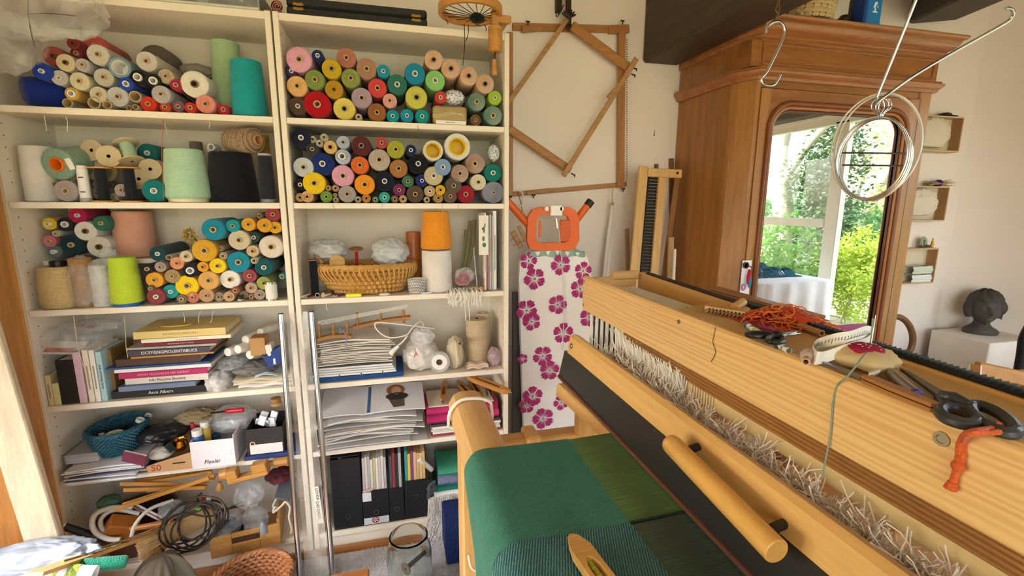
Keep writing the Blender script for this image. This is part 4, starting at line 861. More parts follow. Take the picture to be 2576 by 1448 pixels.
for sx in (-.5, .38):
 for sy in (-.13, .09): MB().rbox((bx+sx, by+sy, 0), (bx+sx+.04, by+sy+.04, bz_-.03), .003).build('leg', wood('#a9743e', 'Z'), t, 0)
tag(drape(bx-.5, bx+.40, by-.165, by+.165, bz_+.003, .10, 0, .006, 3).build('bench_cloth', cloth('#b8406a', h2='#8c2a56'), None, 60), 'pink woven cloth covering the low bench beneath the mirror', 'cloth')
# ==== things on top of the bookcases and on the back wall
def pxw(p): return (Vector(p)-Vector((0, 0, EYE))).dot(FW)/FPX      # metres per pixel at a point
def bar(name, a, b, w, d, mat, parent=None, bev=.002, face=(0, -1, 0)):
 a = Vector(a); b = Vector(b); m = frame(a, b-a, face); L = (b-a).length
 return MB().rbox((0, -w/2, -d), (L, w/2, 0), bev, m).build(name, mat, parent, 0)
TOPZ = 2.0085
t = thing('flat_case', 'flat dark case wrapped in clear plastic lying on the left bookcase', 'case', (-.64, 1.94, TOPZ))
MB().rbox((-.90, F+.02, TOPZ+.010), (-.395, BACK-.01, TOPZ+.085), .006).build('case_body', plain('#23262c', .35), t, 0)
MB().rbox((-.905, F+.012, TOPZ), (-.39, BACK-.008, TOPZ+.0095), .002).build('white_board', plain('#e4e0d6', .5), t, 0)
q = MB(); q.sheet(lambda u, v: (-.91+u*.525, F+.006+.004*math.sin(u*37)+.003*math.sin(v*19+u*8), TOPZ+.003+v*.092), 40, 6); q.build('plastic_wrap', film('#eef0f2', .22, .08), t, 60)
t = thing('fabric_roll', 'small pink fabric roll between the cases on top of the bookcases', 'fabric roll', (-.345, 1.83, TOPZ))
q = MB(); c = Vector((-.335, F+.02, TOPZ+.022)); pts = []
for k in range(40): a = k*.42; r = .004+k*.00042; pts.append((c.x+r*math.cos(a), c.z+r*math.sin(a)))
q.sheet(lambda u, v: (pts[min(39, int(u*39))][0]-v*.05, c.y+v*.17, pts[min(39, int(u*39))][1]), 39, 3, .0012); q.build('roll', cloth('#cf9a8c'), t, 60)
t = thing('clasp_case', 'long narrow black case with two brass clasps on the right bookcase', 'case', (.0, 1.9, TOPZ))
x0 = at(722, 40, Y=F+.03).x; x1 = at(1075, 70, Y=F+.03).x
MB().rbox((x0, F+.03, TOPZ), (x1, F+.17, TOPZ+.030), .004).build('case_bottom', plain('#1c1c1f', .45), t, 0); MB().rbox((x0, F+.03, TOPZ+.0308), (x1, F+.17, TOPZ+.060), .006).build('case_lid', plain('#1e1e21', .45), t, 0)
for u in (752, 1047):
 x = at(u, 40, Y=F+.03).x; BR = metal('#a8853c', .35)
 for z in (.034, .020): MB().prism([(-.018, 0), (-.013, .008), (0, .006), (.013, .008), (.018, 0), (.006, -.002), (-.006, -.002)], 0, .002, Matrix.Translation((x, F+.0295, TOPZ+z)) @ Matrix.Rotation(PI/2, 4, 'X')).build('clasp', BR, t, 0)
Yw = 1.715; c = at(1183, 28, Y=Yw); WO = wood('#c98f48', 'X', .4, .2)
t = thing('yarn_winder', 'wooden yarn winder wheel with black yarn hub, fixed beside the right bookcase', 'yarn winder', c)
R_ = 80*pxw(c)
MB().lathe([(R_-.012, -.012), (R_, -.012), (R_+.001, 0), (R_, .014), (R_-.012, .014), (R_-.013, 0), (R_-.012, -.012)], 48, Matrix.Translation(c), close=False).build('wheel_rim', WO, t, 45)
hb = at(1200, 46, Y=Yw-.015); q = MB(); rr = random.Random(8)
q.ell(hb, (.026, .02, .015), 16, 10, lambda d: 1+.25*noise.noise(d*3)); q.build('yarn_hub', yarn('#141416', .3), t)
q = MB()
for k in range(16):
 a = 2*PI*k/16; q.tube([hb+Vector((.012*math.cos(a), .012*math.sin(a), .006)), c+Vector(((R_-.008)*math.cos(a), (R_-.008)*math.sin(a), 0))], .0013, 5)
q.build('spokes', plain('#1d1b1a', .6), t)
q = MB()
for (u, v, u2, v2) in ((1168, 60, 1164, 165), (1178, 62, 1172, 104), (1120, 48, 1126, 60), (1218, 62, 1222, 78), (1196, 62, 1210, 66), (1240, 18, 1262, 30)):
 a = at(u, v, Y=Yw-.01); b = at(u2, v2, Y=Yw-.01); q.tube(bez([a, a.lerp(b, .5)+Vector((.004, 0, 0)), b], 5), .0013, 5)
q.build('loose_threads', plain('#161515', .7), t)['kind'] = 'stuff'
bc = at(1246, 131, Y=Yw); bt_ = at(1243, 66, Y=Yw); H = bt_.z-bc.z; r = 18*pxw(bc)
MB().lathe([(0, 0), (r*.8, 0), (r, .004), (r, H*.12), (r*.96, H*.13), (r, H*.14), (r, H*.2), (r*.96, H*.21), (r, H*.22), (r, H*.78), (r*.96, H*.79), (r, H*.8), (r, H-.003), (r*.85, H), (0, H)], 24, Matrix.Translation(bc)).build('barrel', WO, t)
MB().rbox((bc.x-.014, Yw-.012, bt_.z), (bc.x+.012, Yw+.012, bt_.z+.055), .003).build('post', WO, t, 0)
hp = at(1244, 190, Y=Yw); h2 = at(1244, 150, Y=Yw)
MB().tube([bc, h2], .0028, 8).build('crank_rod', metal('#5e5650', .4), t)
MB().lathe([(0, 0), (.008, .001), (.0105, .006), (.0095, (h2.z-hp.z)*.5), (.0075, h2.z-hp.z), (0, h2.z-hp.z+.001)], 16, Matrix.Translation(hp)).build('crank_handle', WO, t)
MB().rbox((bc.x+.004, Yw-.010, bt_.z+.012), (bc.x+.055, Yw+.010, bt_.z+.036), .003).build('clamp_block', WO, t, 0)
MB().rbox((bc.x+.026, Yw+.008, bt_.z+.014), (bc.x+.048, 2.095, bt_.z+.034), .003).build('wall_arm', WO, t, 0)
FB = wood('#b07a42', 'X', .5, .25); FZ = wood('#ad7740', 'Z', .5, .25); IRON = metal('#4a4038', .5)
Yf = 2.085
t = thing('embroidery_frame', 'large rectangular wooden embroidery frame hanging straight on the wall', 'frame', at(1425, 480, Y=Yf))
PZ = lambda u, v, y: at(u, v, Y=y)
k_ = pxw(at(1425, 280, Y=Yf))
bar('top_rail', PZ(1290, 66, Yf), PZ(1582, 73, Yf), 17*k_, .014, FB, t); bar('right_post', PZ(1566, 62, Yf-.015), PZ(1563, 472, Yf-.015), 19*k_, .016, FZ, t)
bar('bottom_rail', PZ(1280, 489, Yf), PZ(1577, 463, Yf), 12*k_, .014, FB, t); bar('left_post', PZ(1284, 80, Yf-.015), PZ(1284, 492, Yf-.015), 13*k_, .016, FZ, t)
bar('corner_block', PZ(1533, 73, Yf-.016), PZ(1584, 71, Yf-.016), 19*k_, .016, FB, t); bar('slide', PZ(1314, 72, Yf-.015), PZ(1368, 68, Yf-.015), 15*k_, .012, FB, t); bar('slide', PZ(1326, 486, Yf-.015), PZ(1382, 478, Yf-.015), 10*k_, .012, FB, t)
q = MB()
for i in range(60):
 p = PZ(1577, 100+i*6, Yf-.012); q.cbox(p, (.004, .003, .0035))
q.build('tack_strip', plain('#4a3a2c'), t, 0)['kind'] = 'stuff'
for u, v in ((1328, 58), (1566, 56), (1342, 494), (1568, 478), (1283, 498)):
 p = PZ(u, v, Yf-.02); q = MB(); q.tube([p+Vector((0, 0, -.008)), p+Vector((0, 0, .006))], .003, 8); q.ell(p+Vector((-.005, 0, .006)), (.005, .002, .004), 8, 6); q.ell(p+Vector((.005, 0, .006)), (.005, .002, .004), 8, 6); q.build('wing_nut', IRON, t)
Yg = 2.045
t = thing('embroidery_frame', 'tilted wooden frame hung like a diamond from an iron bracket', 'frame', at(1425, 430, Y=Yg))
FN = wood('#b58852', 'X', .55, .25)
bar('thin_lath', PZ(1430, 45, Yg-.006), PZ(1272, 268, Yg-.006), 11*k_, .008, FN, t); bar('thin_lath', PZ(1603, 146, Yg-.02), PZ(1418, 442, Yg-.02), 13*k_, .008, FN, t)
bar('roller', PZ(1440, 62, Yg), PZ(1582, 168, Yg), 22*k_, .018, FB, t, .005); bar('roller', PZ(1280, 322, Yg), PZ(1437, 428, Yg), 20*k_, .018, FB, t, .005)
bar('peg_block', PZ(1550, 226, Yg-.028), PZ(1532, 246, Yg-.028), 13*k_, .012, FN, t)
for u, v in ((1588, 186), (1437, 436), (1592, 170)):
 p = PZ(u, v, Yg-.01); q = MB(); q.tube([p, p+Vector((.01, -.012, -.008))], .003, 6); q.ell(p+Vector((.012, -.012, -.01)), (.003, .003, .008), 8, 6); q.build('wing_nut', IRON, t)
t = thing('wall_bracket', 'ornate dark iron bracket with leaf plate above the tilted frame', 'bracket', at(1430, 60, Y=2.09))
for i in range(7):
 a = -1.1+i*.367; p = PZ(1431, 46, 2.03); q = MB(); q.ell((0, 0, 0), (.005, .006, .022), 8, 8, None, Matrix.Translation(p+Vector((math.sin(a)*.016, 0, .010+math.cos(a)*.012-.006))) @ Matrix.Rotation(a, 4, 'Y')); q.build('leaf', IRON, t)
bar('plate', PZ(1431, -12, 2.05), PZ(1431, 70, 2.05), 14*k_, .01, IRON, t, .003); q = MB(); q.ell(PZ(1430, 68, 2.03), (.008, .006, .012), 10, 8); q.build('drop', IRON, t)
bar('hook_bar', PZ(1408, -20, 2.07), PZ(1408, 28, 2.07), 13*k_, .035, IRON, t, .003); q = MB(); q.tube(bez([PZ(1418, 12, 2.03), PZ(1410, 30, 2.025), PZ(1401, 42, 2.025), PZ(1399, 36, 2.03)]), .002, 6); q.build('hook', IRON, t)
p = PZ(1646, 335, 2.097); q = MB(); q.tube([p+Vector((0, 0, .016)), p, p+Vector((0, 0, -.012))], [.0008, .0016, .003], 6); tag(q.build('wall_hook', plain('#6a5a48')), 'tiny dark pin hanging on the bare wall above the reed', 'pin')
# -- ironing board
Yi = 1.90
t = thing('ironing_board', 'ironing board with pink flower cover and orange frame leaning on the wall', 'ironing board', at(1395, 1085, Y=Yi))
k_ = pxw(at(1395, 850, Y=Yi))
def ib(u, v): return at(u, v, Y=Yi-.0)
outl = [(1318, 1300), (1318, 1085), (1306, 700), (1308, 660), (1318, 643), (1345, 633), (1400, 630), (1455, 635), (1478, 645), (1488, 700), (1498, 900), (1502, 1085), (1506, 1300)]
outl = [(ib(u, v).x, max(.02, ib(u, v).z)) for u, v in outl]
q = MB(); q.prism(outl, -(Yi+.028), -Yi, Matrix.Rotation(PI/2, 4, 'X')); q.build('cover', cloth('#eae6e4', var=.04), t, 50)
MAG, PNK = plain('#a82c6e', .85), plain('#f2e6ea', .85)
for i, (zx, zy, s) in enumerate([(160, 555, .8), (190, 645, 1), (322, 575, .95), (436, 605, .85), (420, 695, .95), (305, 775, .9), (150, 805, 1), (175, 862, .85), (465, 840, .95), (335, 920, 1), (230, 1035, .95), (265, 1108, .95), (180, 1240, 1), (150, 1285, .8), (232, 1350, 1.05), (325, 1270, .8), (440, 1365, .6), (122, 1050, .5)]):
 p = ib(1250+zx/2.012, 380+zy/2.012); rr = random.Random(i); a0 = rr.random()*6
 R0 = 27*s*k_
 if zx in (122, 440): p.x += .006
 q = MB(); w = MB()
 for j in range(5):
  a = a0+j*1.2566; pts = []
  for kx in range(9):
   f = kx/8; aa = a+(f-.5)*1.12; rad = R0*(.80+.20*math.sin(f*PI)**.5)*(1+.07*math.sin(kx*2.6+i)); pts.append((rad*math.cos(aa), rad*math.sin(aa)))
  pts.append((R0*.12*math.cos(a), R0*.12*math.sin(a)))
  y = Yi-.0012-.0001*j-.0016*(i % 3); q.add([(p.x+x, y, p.z+z) for x, z in pts], [tuple(range(len(pts)))])
  for kx in (-.3, -.1, .1, .3):
   aa = a+kx; l = R0*(.62 if abs(kx) < .2 else .5); n0 = Vector((-math.sin(aa), 0, math.cos(aa)))*R0*.025; tip = Vector((math.cos(aa)*l, 0, math.sin(aa)*l))
   w.add([Vector((p.x, y-.0012, p.z))+n0, Vector((p.x, y-.0012, p.z))-n0, Vector((p.x, y-.0012, p.z))+tip], [(0, 1, 2)])
 fl = q.build('printed_flower', MAG, t, 0); w.build('petal_streaks', PNK, fl, 0)
q = MB(); q.sheet(lambda u, v: (ib(1322+u*150, 640).x, Yi-.004+.012*v*v+.004*math.sin(u*38), ib(1322+u*150, 645-v*(14+10*math.sin(u*PI))).z+.003*math.sin(u*25)), 40, 5, .003); q.build('gathered_hem', cloth('#e4e2d8', h2='#3f8f74', var=.3), t, 60)
OR = plain('#dd6322', .42, var=.08)
def rtrap(o, hs=0):
 P = [(1326, 606), (1328, 545), (1340, 525), (1362, 518), (1430, 518), (1448, 527), (1457, 548), (1458, 600), (1448, 622), (1432, 627), (1350, 628), (1334, 624)]
 c = (1392, 572); return [(c[0]+(x-c[0])*o, c[1]+(y-c[1])*(o-hs)+2) for x, y in P]
q = MB(); oo = rtrap(1); ii = rtrap(.66); N = len(oo); Yo = Yi-.02
vs = []
for yy in (Yo, Yo+.025):
 for P in (oo, ii):
  for u, v in P: p = at(u, v, Y=Yo); vs.append((p.x, yy, p.z))
fs = []
for k in range(N):
 k2 = (k+1) % N; fs += [(k, k2, N+k2, N+k), (2*N+k, 3*N+k, 3*N+k2, 2*N+k2), (k, 2*N+k, 2*N+k2, k2), (N+k, N+k2, 3*N+k2, 3*N+k)]
q.add(vs, fs); q.build('orange_rest', OR, t, 40)
for a, b, w in (((1276, 505), (1338, 575), 9), ((1483, 510), (1440, 566), 9), ((1420, 600), (1412, 640), 8)):
 MB().tube([at(*a, Y=Yo+.03), at(*b, Y=Yo+.03)], w*k_, 14).build('orange_leg', OR, t)
MB().tube([at(1487, 505, Y=Yo+.03), at(1477, 518, Y=Yo+.03)], 10*k_, 14).build('rubber_foot', plain('#262321', .5), t)
MB().rbox((ib(1352, 560).x, Yo-.004, ib(1352, 595).z), (ib(1358, 560).x, Yo+.004, ib(1352, 555).z), .002).build('rest_plate', OR, t, 0)
MB().rbox((ib(1405, 560).x, Yo+.002, ib(1410, 608).z), (ib(1440, 560).x, Yo+.012, ib(1410, 552).z), .004).build('hinge_plate', plain('#c9571e', .4), t, 0)
t = thing('cord_holder', 'white plastic clip with a grey cord hanging down the flower cover', 'cord holder', at(1393, 545, Y=Yo-.01))
MB().rbox((ib(1379, 560).x, Yo-.012, ib(1393, 542).z), (ib(1408, 560).x, Yo-.001, ib(1393, 516).z), .003).build('clip', plain('#ece8e2', .4), t, 0)
for u in (1374, 1412): MB().lathe([(0, 0), (5*k_, 0), (5*k_, .01), (0, .01)], 12, ztrans(at(u, 525, Y=Yo-.002), (0, -1, 0))).build('clip_ear', plain('#ece8e2', .4), t)
q = MB(); q.tube(bez([at(1395, 545, Y=Yo-.008), at(1400, 560, Y=Yo-.01), at(1406, 580, Y=Yo-.01), at(1412, 650, Y=Yi-.008), at(1419, 760, Y=Yi-.006), at(1416, 850, Y=Yi-.005), at(1412, 880, Y=Yi-.005)]), .0015, 6); q.build('cord', plain('#d8d4cf', .4), t)
MB().tube([at(1399, 549, Y=Yo-.011), at(1402, 574, Y=Yo-.011)], .005, 10).build('cord_sleeve', metal('#c2c2c2', .3), t)
a = at(1283, 760, Y=2.0); b = at(1318, 760, Y=1.96)
tag(MB().rbox((a.x, 1.945, .0), (b.x+.02, 1.965, at(1290, 735, Y=1.95).z), .003).build('dark_board', plain('#4a443f', .5), None, 0), 'dark grey board standing between bookcase and ironing board', 'board')
t = thing('wooden_clip', 'small wooden clip with wires hanging between bookcase and ironing board', 'clip', at(1302, 600, Y=1.9))
bar('clip_half', at(1290, 582, Y=1.9), at(1312, 622, Y=1.9), 13*k_, .008, FB, t); bar('clip_half', at(1306, 568, Y=1.89), at(1322, 606, Y=1.89), 9*k_, .008, FB, t)
q = MB(); q.tube([at(1284, 604, Y=1.893), at(1300, 592, Y=1.893)], .001, 5); q.tube([at(1290, 618, Y=1.893), at(1318, 606, Y=1.883)], .001, 5); q.build('wire', IRON, t)
q = MB(); q.tube(bez([at(1300, 482, Y=2.06), at(1308, 500, Y=2.05), at(1313, 530, Y=2.05), at(1312, 545, Y=2.05)]), .002, 6); tag(q.build('red_string', plain('#9c4438')), 'thin dark red cord hanging from the frame bottom rail', 'cord')
q = MB(); q.sheet(lambda u, v: (at(1308+v*6+u*4*math.sin(v*5), 480, Y=2.045).x, 2.045-.006*math.sin(v*3), at(1310, 480+v*38, Y=2.045).z+u*.0), 1, 10, .001);
q = MB(); q.tube(bez([at(1304, 478, Y=2.055), at(1314, 486, Y=2.05), at(1315, 504, Y=2.05), at(1309, 520, Y=2.05)]), .0035, 6); tag(q.build('elastic_loop', plain('#d8cbb4')), 'cream elastic loop on the frame bottom rail', 'band')
t = thing('hanging_strap', 'narrow white fabric strap hanging from the corner of the wooden frame', 'strap', at(1530, 690, Y=2.06))
q = MB(); Ps = bez([at(1541, 512, Y=2.06), at(1537, 560, Y=2.055), at(1531, 620, Y=2.05), at(1524, 700, Y=2.04)], 6)
q.sheet(lambda u, v: Ps[min(18, int(v*18))]+Vector(((u-.5)*(.012+.022*v), .004*math.sin(u*6+v*4), 0)), 6, 18, .0015); q.build('strap', cloth('#ddd6cf'), t, 60)
q = MB(); q.tube(bez([at(1543, 470, Y=2.06), at(1540, 490, Y=2.058), at(1542, 512, Y=2.058)]), .0022, 6); q.ell(at(1541, 512, Y=2.055), (.008, .007, .009)); q.build('knot_cord', plain('#b59a86'), t)
Yr = 1.88
t = thing('weaving_reed', 'wooden weaving reed with dark wire teeth leaning against the wall', 'reed', at(1625, 690, Y=Yr))
k_ = pxw(at(1640, 560, Y=Yr)); RW = wood('#d5ab6c', 'Z', .45, .15)
ext = lambda u0, v0, u1, v1, v: u0+(u1-u0)*(v-v0)/(v1-v0)
tofl = lambda a, b: a+(b-a)*((a.z-.003)/(a.z-b.z))
a = at(1621, 418, Y=Yr+.07); bar('side_bar', a, tofl(a, at(ext(1621, 418, 1598, 690, 900), 900, Y=Yr-.02)), 25*k_, .014, RW, t)
a = at(1668, 445, Y=Yr+.064); bar('side_bar', a, tofl(a, at(ext(1668, 445, 1648, 690, 900), 900, Y=Yr-.02)), 22*k_, .014, RW, t)
bar('cross_bar', at(1632, 433, Y=Yr+.055), at(1716, 437, Y=Yr+.055), 21*k_, .014, RW, t); q = MB(); q.lathe([(0, 0), (.006, 0), (.006, .002)], 12, ztrans(at(1704, 435, Y=Yr+.054), (0, -1, 0))); q.build('bolt_hole', plain('#2a211a'), t)
bar('dark_backing', at(1645, 446, Y=Yr+.078), at(ext(1645, 446, 1623, 690, 900), 900, Y=Yr), 36*k_, .002, plain('#1c1a18'), t)
for i in range(40):
 v = 452+i*8.2; f = (v-430)/470; y = Yr+.060-.086*f
 a = at(ext(1634, 446, 1611, 690, v), v, Y=y); b = at(ext(1659, 446, 1637, 690, v), v+1, Y=y); MB().tube([a, b], .0013, 6).build('reed_wire', metal('#b8b4ac', .35), t)
DKW = wood('#7a5234', 'Z', .55, .25)
for i, (u0, v0, u1, v1, w, y, m_, lab) in enumerate([(1690, 398, 1692, 700, 14, 2.09, DKW, 'dark brown stick behind the right side of the reed'), (1652, 412, 1650, 700, 13, 2.095, DKW, 'short dark stick behind the middle of the reed'), (1706, 448, 1668, 720, 15, 2.03, wood('#a9723e', 'Z', .5), 'slanting reddish stick behind the reed cross bar'),
 (1690, 596, 1684, 760, 16, 1.97, wood('#c9a878', 'Z', .5), 'pale flat lath right of the reed with a small hole'), (1700, 626, 1694, 760, 6, 1.90, plain('#e2dacb', .5), 'narrow white lath beside the armoire'), (1579, 575, 1583, 760, 10, 2.06, wood('#9c7f60', 'Z', .6), 'thin grey brown stick left of the reed')]):
 u2 = ext(u0, v0, u1, v1, 900); b = at(u2, 900, Y=y-.0)
 a = at(u0, v0, Y=y); tag(bar('wooden_stick', a, tofl(a, b), w*k_, .012, m_), lab, 'stick', 'sticks leaning behind the reed')
# ==== tools lying on the castle lid
ZL = CT-.001+.0004
def onl(u, v, dz=0.0): return at(u, v, Z=ZL+dz)
a = onl(1772, 785); b = onl(1873, 802); c = onl(1800, 768)
t = thing('weaving_comb', 'wooden hand comb with a row of metal teeth and a stub handle', 'weaving comb', onl(1822, 795))
ax = (b-a).normalized(); yv = Vector((0, 0, 1)).cross(ax)
mm = frame(a, ax, (0, 0, 1)); L = (b-a).length; D = .052; CW = wood('#d3a163', 'X', .4, .2)
q = MB(); q.prism([(.0, .0), (L, .0), (L+.002, .012), (L-.006, D*.8), (L*.8, D), (L*.15, D), (-.002, D*.75), (-.004, .01)], .001, .013, mm); q.build('comb_body', CW, t, 30)
for k in range(10):
 x = .006+k*(L-.012)/9; MB().tube([mm @ Vector((x, .006, .009)), mm @ Vector((x-.003, -.018, .003))], [.0014, .0007], 6).build('tooth', metal('#c9b9a4', .3), t)
for k in range(10):
 x = .006+k*(L-.012)/9; MB().cbox((x+.0035, .001, .006), (.003, .004, .009), mm).build('tooth_slot', plain('#3c2615'), t, 0)
h0 = mm @ Vector((L*.60, D*.55, .012)); h1 = at(1872, 757, X=h0.x+.028)
MB().tube([h0, h0.lerp(h1, .5), h1.lerp(h0, .08), h1], [.0085, .0088, .0082, .004], 14).build('comb_handle', CW, t)
t = thing('yarn_tangle', 'heap of loose red and orange yarn with a cardboard tube', 'yarn', onl(1980, 820))
cols = ['#d9491e', '#e2642a', '#c22a20', '#e8822f']
tubes = [MB() for _ in cols]; rr = random.Random(21)
A = onl(1895, 805); B = onl(2066, 822)
for k in range(190):
 f = rr.random(); c = A.lerp(B, f); w = .012+.030*math.sin(min(1, f*1.1)*PI)**.7; hgt = .004+.034*math.sin(f*PI*.95+.1)
 zr = rr.uniform(.15, 1); pts = []; p = c+Vector((rr.uniform(-w, w), rr.uniform(-w, w)*.6, 0)); an = rr.random()*6.28
 for i in range(9):
  an += rr.uniform(-.3, 1.3); p = p+Vector((math.cos(an)*.008, math.sin(an)*.008, 0)); dd = min(1, max(0, 1-((p-c).length/(w*1.6+.004)))); pts.append(Vector((p.x, p.y, ZL+.0015+hgt*dd*zr)))
 ci = 2 if f < .22 else rr.choice([0, 0, 1, 1, 3]); tubes[ci].tube(bez(pts, 2), .0011, 4)
for q, h in zip(tubes, cols):
 if q.v: q.build('yarn_strands', yarn(h, .2), t, 60)['kind'] = 'stuff'
q = MB(); c = A.lerp(B, .55); q.ell((c.x, c.y, ZL+.011), (.020, .055, .016), 22, 14, lambda d: 1+.3*noise.noise(d*4+Vector((3, 1, 2)))); q.build('yarn_core', yarn('#cc4a22', .35), t)
q = MB(); c = onl(1880+40, 826, .003); q.tube([onl(1905, 822, .004), onl(1955, 838, .004)], .005, 10); q.build('magenta_strand', yarn('#a8327c', .3), t)
e = onl(2068, 838, .008); f_ = onl(2030, 824, .008); MB().lathe([(.0052, -.05), (.0052, 0), (.0035, 0), (.0035, -.03), (0, -.03)], 16, ztrans(e, e-f_), close=False).build('cardboard_tube', plain('#a98658', .7), t)
t = thing('patterned_rod', 'rod wrapped in white paper with blue and green dots under the small scissors', 'rod', onl(1930, 850))
a = onl(1876, 815, .005); b = onl(1984, 882, .005)
m, n, bb_, o = newmat('dotted_paper'); ck = nd(n, 'ShaderNodeTexChecker', Scale=85.0); ck.inputs['Color1'].default_value = hexc('#e9ece8'); ck.inputs['Color2'].default_value = hexc('#2f6a94')
tx_ = nd(n, 'ShaderNodeTexNoise', Scale=45.0); n.links.new(coords(n), ck.inputs[0]); n.links.new(coords(n), tx_.inputs['Vector']); gt = nd(n, 'ShaderNodeMath'); gt.operation = 'GREATER_THAN'; gt.inputs[1].default_value = .58; n.links.new(tx_.outputs[0], gt.inputs[0])
x = n.nodes.new('ShaderNodeMix'); x.data_type = 'RGBA'; x.inputs['B'].default_value = hexc('#c3cf4a'); n.links.new(gt.outputs[0], x.inputs['Factor']); n.links.new(ck.outputs[0], x.inputs['A']); n.links.new(x.outputs['Result'], bb_.inputs['Base Color'])
MB().tube([a, b], .0046, 14).build('paper_tube', m, t); MB().tube([b.lerp(a, .015), b+(b-a)*.001], .0035, 12).build('tube_end', plain('#6c6a62'), t)
def scissors(t, piv, d, hs, L, hl, col, blade, lw=.006, open_=.16, thick=.005):
 d = Vector(d).normalized(); hs = Vector(hs).normalized()
 for s in (-1, 1):
  bd = (d+hs*s*open_).normalized(); hd = (-d+hs*(s)*.42).normalized()
  mm = frame(piv+Vector((0, 0, .001+(.0024 if s > 0 else 0))), bd, (0, 0, 1))
  MB().prism([(-.012, -.004), (-.012, .005), (0, lw*.9), (L*.5, lw*.7), (L, 0), (L*.5, -lw*.35), (0, -lw*.6)], 0, .002, mm).build('blade', blade, t, 0)
  c = piv+hd*hl*.66; un = hd; vn = Vector((0, 0, 1)).cross(un); pts = []
  for k in range(22):
   a = 2*PI*k/22; pts.append(c+un*hl*.36*math.cos(a)+vn*hl*.185*math.sin(a)+Vector((0, 0, thick*.9)))
  MB().tube(pts, thick, 8, closed=True).build('handle_loop', col, t)
  MB().tube([piv+d*.006+Vector((0, 0, thick*.8)), piv+hd*hl*.18+Vector((0, 0, thick*.9)), piv+hd*hl*.32+Vector((0, 0, thick*.9))], [thick*.8, thick*1.3, thick*1.1], 8).build('shank', col, t)
 MB().lathe([(0, .0035), (.0028, .003), (.003, 0)], 12, Matrix.Translation(piv+Vector((0, 0, .004)))).build('pivot_screw', metal('#b0aca4', .3), t)
t = thing('scissors', 'small black handled scissors lying beside the red yarn heap', 'scissors', onl(1965, 848))
pv = onl(1968, 848, .008); tipd = onl(2036, 838, .008)-pv; hl_ = onl(1908, 850)-pv
scissors(t, pv, tipd, Vector((0, 0, 1)).cross(tipd), .045, .052, plain('#1c1b1b', .35), metal('#c9c9c6', .2), .005, .06, .0042)
t = thing('yarn_bobbin', 'pale pink yarn wound on a thin paper tube left of the tape measure', 'bobbin', onl(2030, 890))
a = onl(2028, 908, .006); b = onl(2052, 862, .008); ax = (b-a).normalized()
MB().lathe([(.0048, -.004), (.0048, .05), (.0034, .05), (.0034, -.004), (.0048, -.004)], 14, ztrans(a, ax), close=False).build('paper_tube', plain('#c9a27c', .7), t)
MB().lathe([(.0050, .008), (.0085, .014), (.0105, .025), (.009, .038), (.0052, .046)], 18, ztrans(a, ax), close=False).build('yarn', yarn('#d9bdbb', .3), t)
t = thing('tape_measure', 'white fabric tape measure coiled in flattened loops', 'tape measure', onl(2110, 890))
TM = plain('#e6e2da', .45); c = onl(2110, 892); ax = (onl(2190, 905)-onl(2040, 880)).normalized(); ax = Vector((.12, -.99, 0)).normalized(); nrm = Vector((0, 0, 1)).cross(ax)
def tapeband(pts, h, name, mat):
 q = MB(); n = len(pts); vs = []; fs = []
 for p in pts: vs += [p, p+Vector((0, 0, 1))*h+nrm*h*.25]
 fs = [(2*i, 2*i+2, 2*i+3, 2*i+1) for i in range(n-1)]; q.add(vs, fs); return q
c0 = onl(2046, 905, .001); c1 = onl(2180, 862, .014)
loops = [[(2040, 905, 0), (2037, 893, .002), (2050, 880, .006), (2090, 868, .012), (2130, 862, .018), (2165, 850, .022), (2181, 850, .020), (2186, 862, .014), (2170, 878, .008), (2120, 895, .004), (2070, 912, .001), (2048, 914, 0), (2040, 905, 0)],
  [(2044, 902, .001), (2048, 894, .002), (2080, 890, .004), (2120, 880, .009), (2160, 868, .014), (2176, 866, .012), (2160, 880, .007), (2110, 896, .003), (2065, 908, .001), (2044, 902, .001)]]
for i, lp in enumerate(loops):
 pts = bez([onl(u, v+2, dz+(.010 if u > 2085 else .003)) for u, v, dz in lp], 5); q = tapeband(pts, .017-.003*i, 'tape', TM); q.build('tape_band', TM, t, 60)
 if i == 0:
  g = MB()
  for k in range(6, 30):
   p = pts[k]; qn = pts[min(k+1, len(pts)-1)]
   hh = .0045 if k % 5 else .008; g.tube([p+Vector((0, 0, .0105))+nrm*.0022-nrm*.0004, p+Vector((0, 0, .0105-hh))+nrm*.0012-nrm*.0004], .00035, 3)
  g.build('tape_marks', plain('#3a3733'), t, 0)['kind'] = 'stuff'
c = onl(2168, 925, .0)
t = thing('pincushion', 'beige pincushion with a red embroidered top and a threaded needle', 'pincushion', c)
def cush(d): return (1+.05*noise.noise(d*5))*(1-.1*max(0, -d.z))
ax = Vector((.35, -.94, 0))
q = MB(); M_ = Matrix.Translation((c.x, c.y, ZL+.0145)) @ Matrix.Rotation(.3, 4, 'Z')
vs = MB(); q.ell((0, 0, 0), (.030, .034, .014), 30, 16, lambda d: (1+.20*abs(math.sin(math.atan2(d.y, d.x)*2))**2)*(1+.09*noise.noise(d*5))*(1+.03*math.sin(math.atan2(d.y, d.x)*22)*(1-abs(d.z))), M_); q.build('cushion', cloth('#d6bd92', h2='#c4a878'), t)
q = MB(); q.lathe([(0, .0182), (.010, .0176), (.018, .0158), (.0205, .0142), (.0215, .0095)], 26, M_, close=False); q.build('red_patch', cloth('#b02a48', h2='#8c1f3c'), t)
q = MB(); rr = random.Random(2)
for k in range(14):
 a = rr.random()*6.28; r = rr.uniform(.004, .019); q.ell((r*math.cos(a), r*math.sin(a), .0182-r*r*7), (.0012, .0012, .0006), 6, 4, None, M_)
q.build('embroidery', cloth('#e6cdc6'), t)
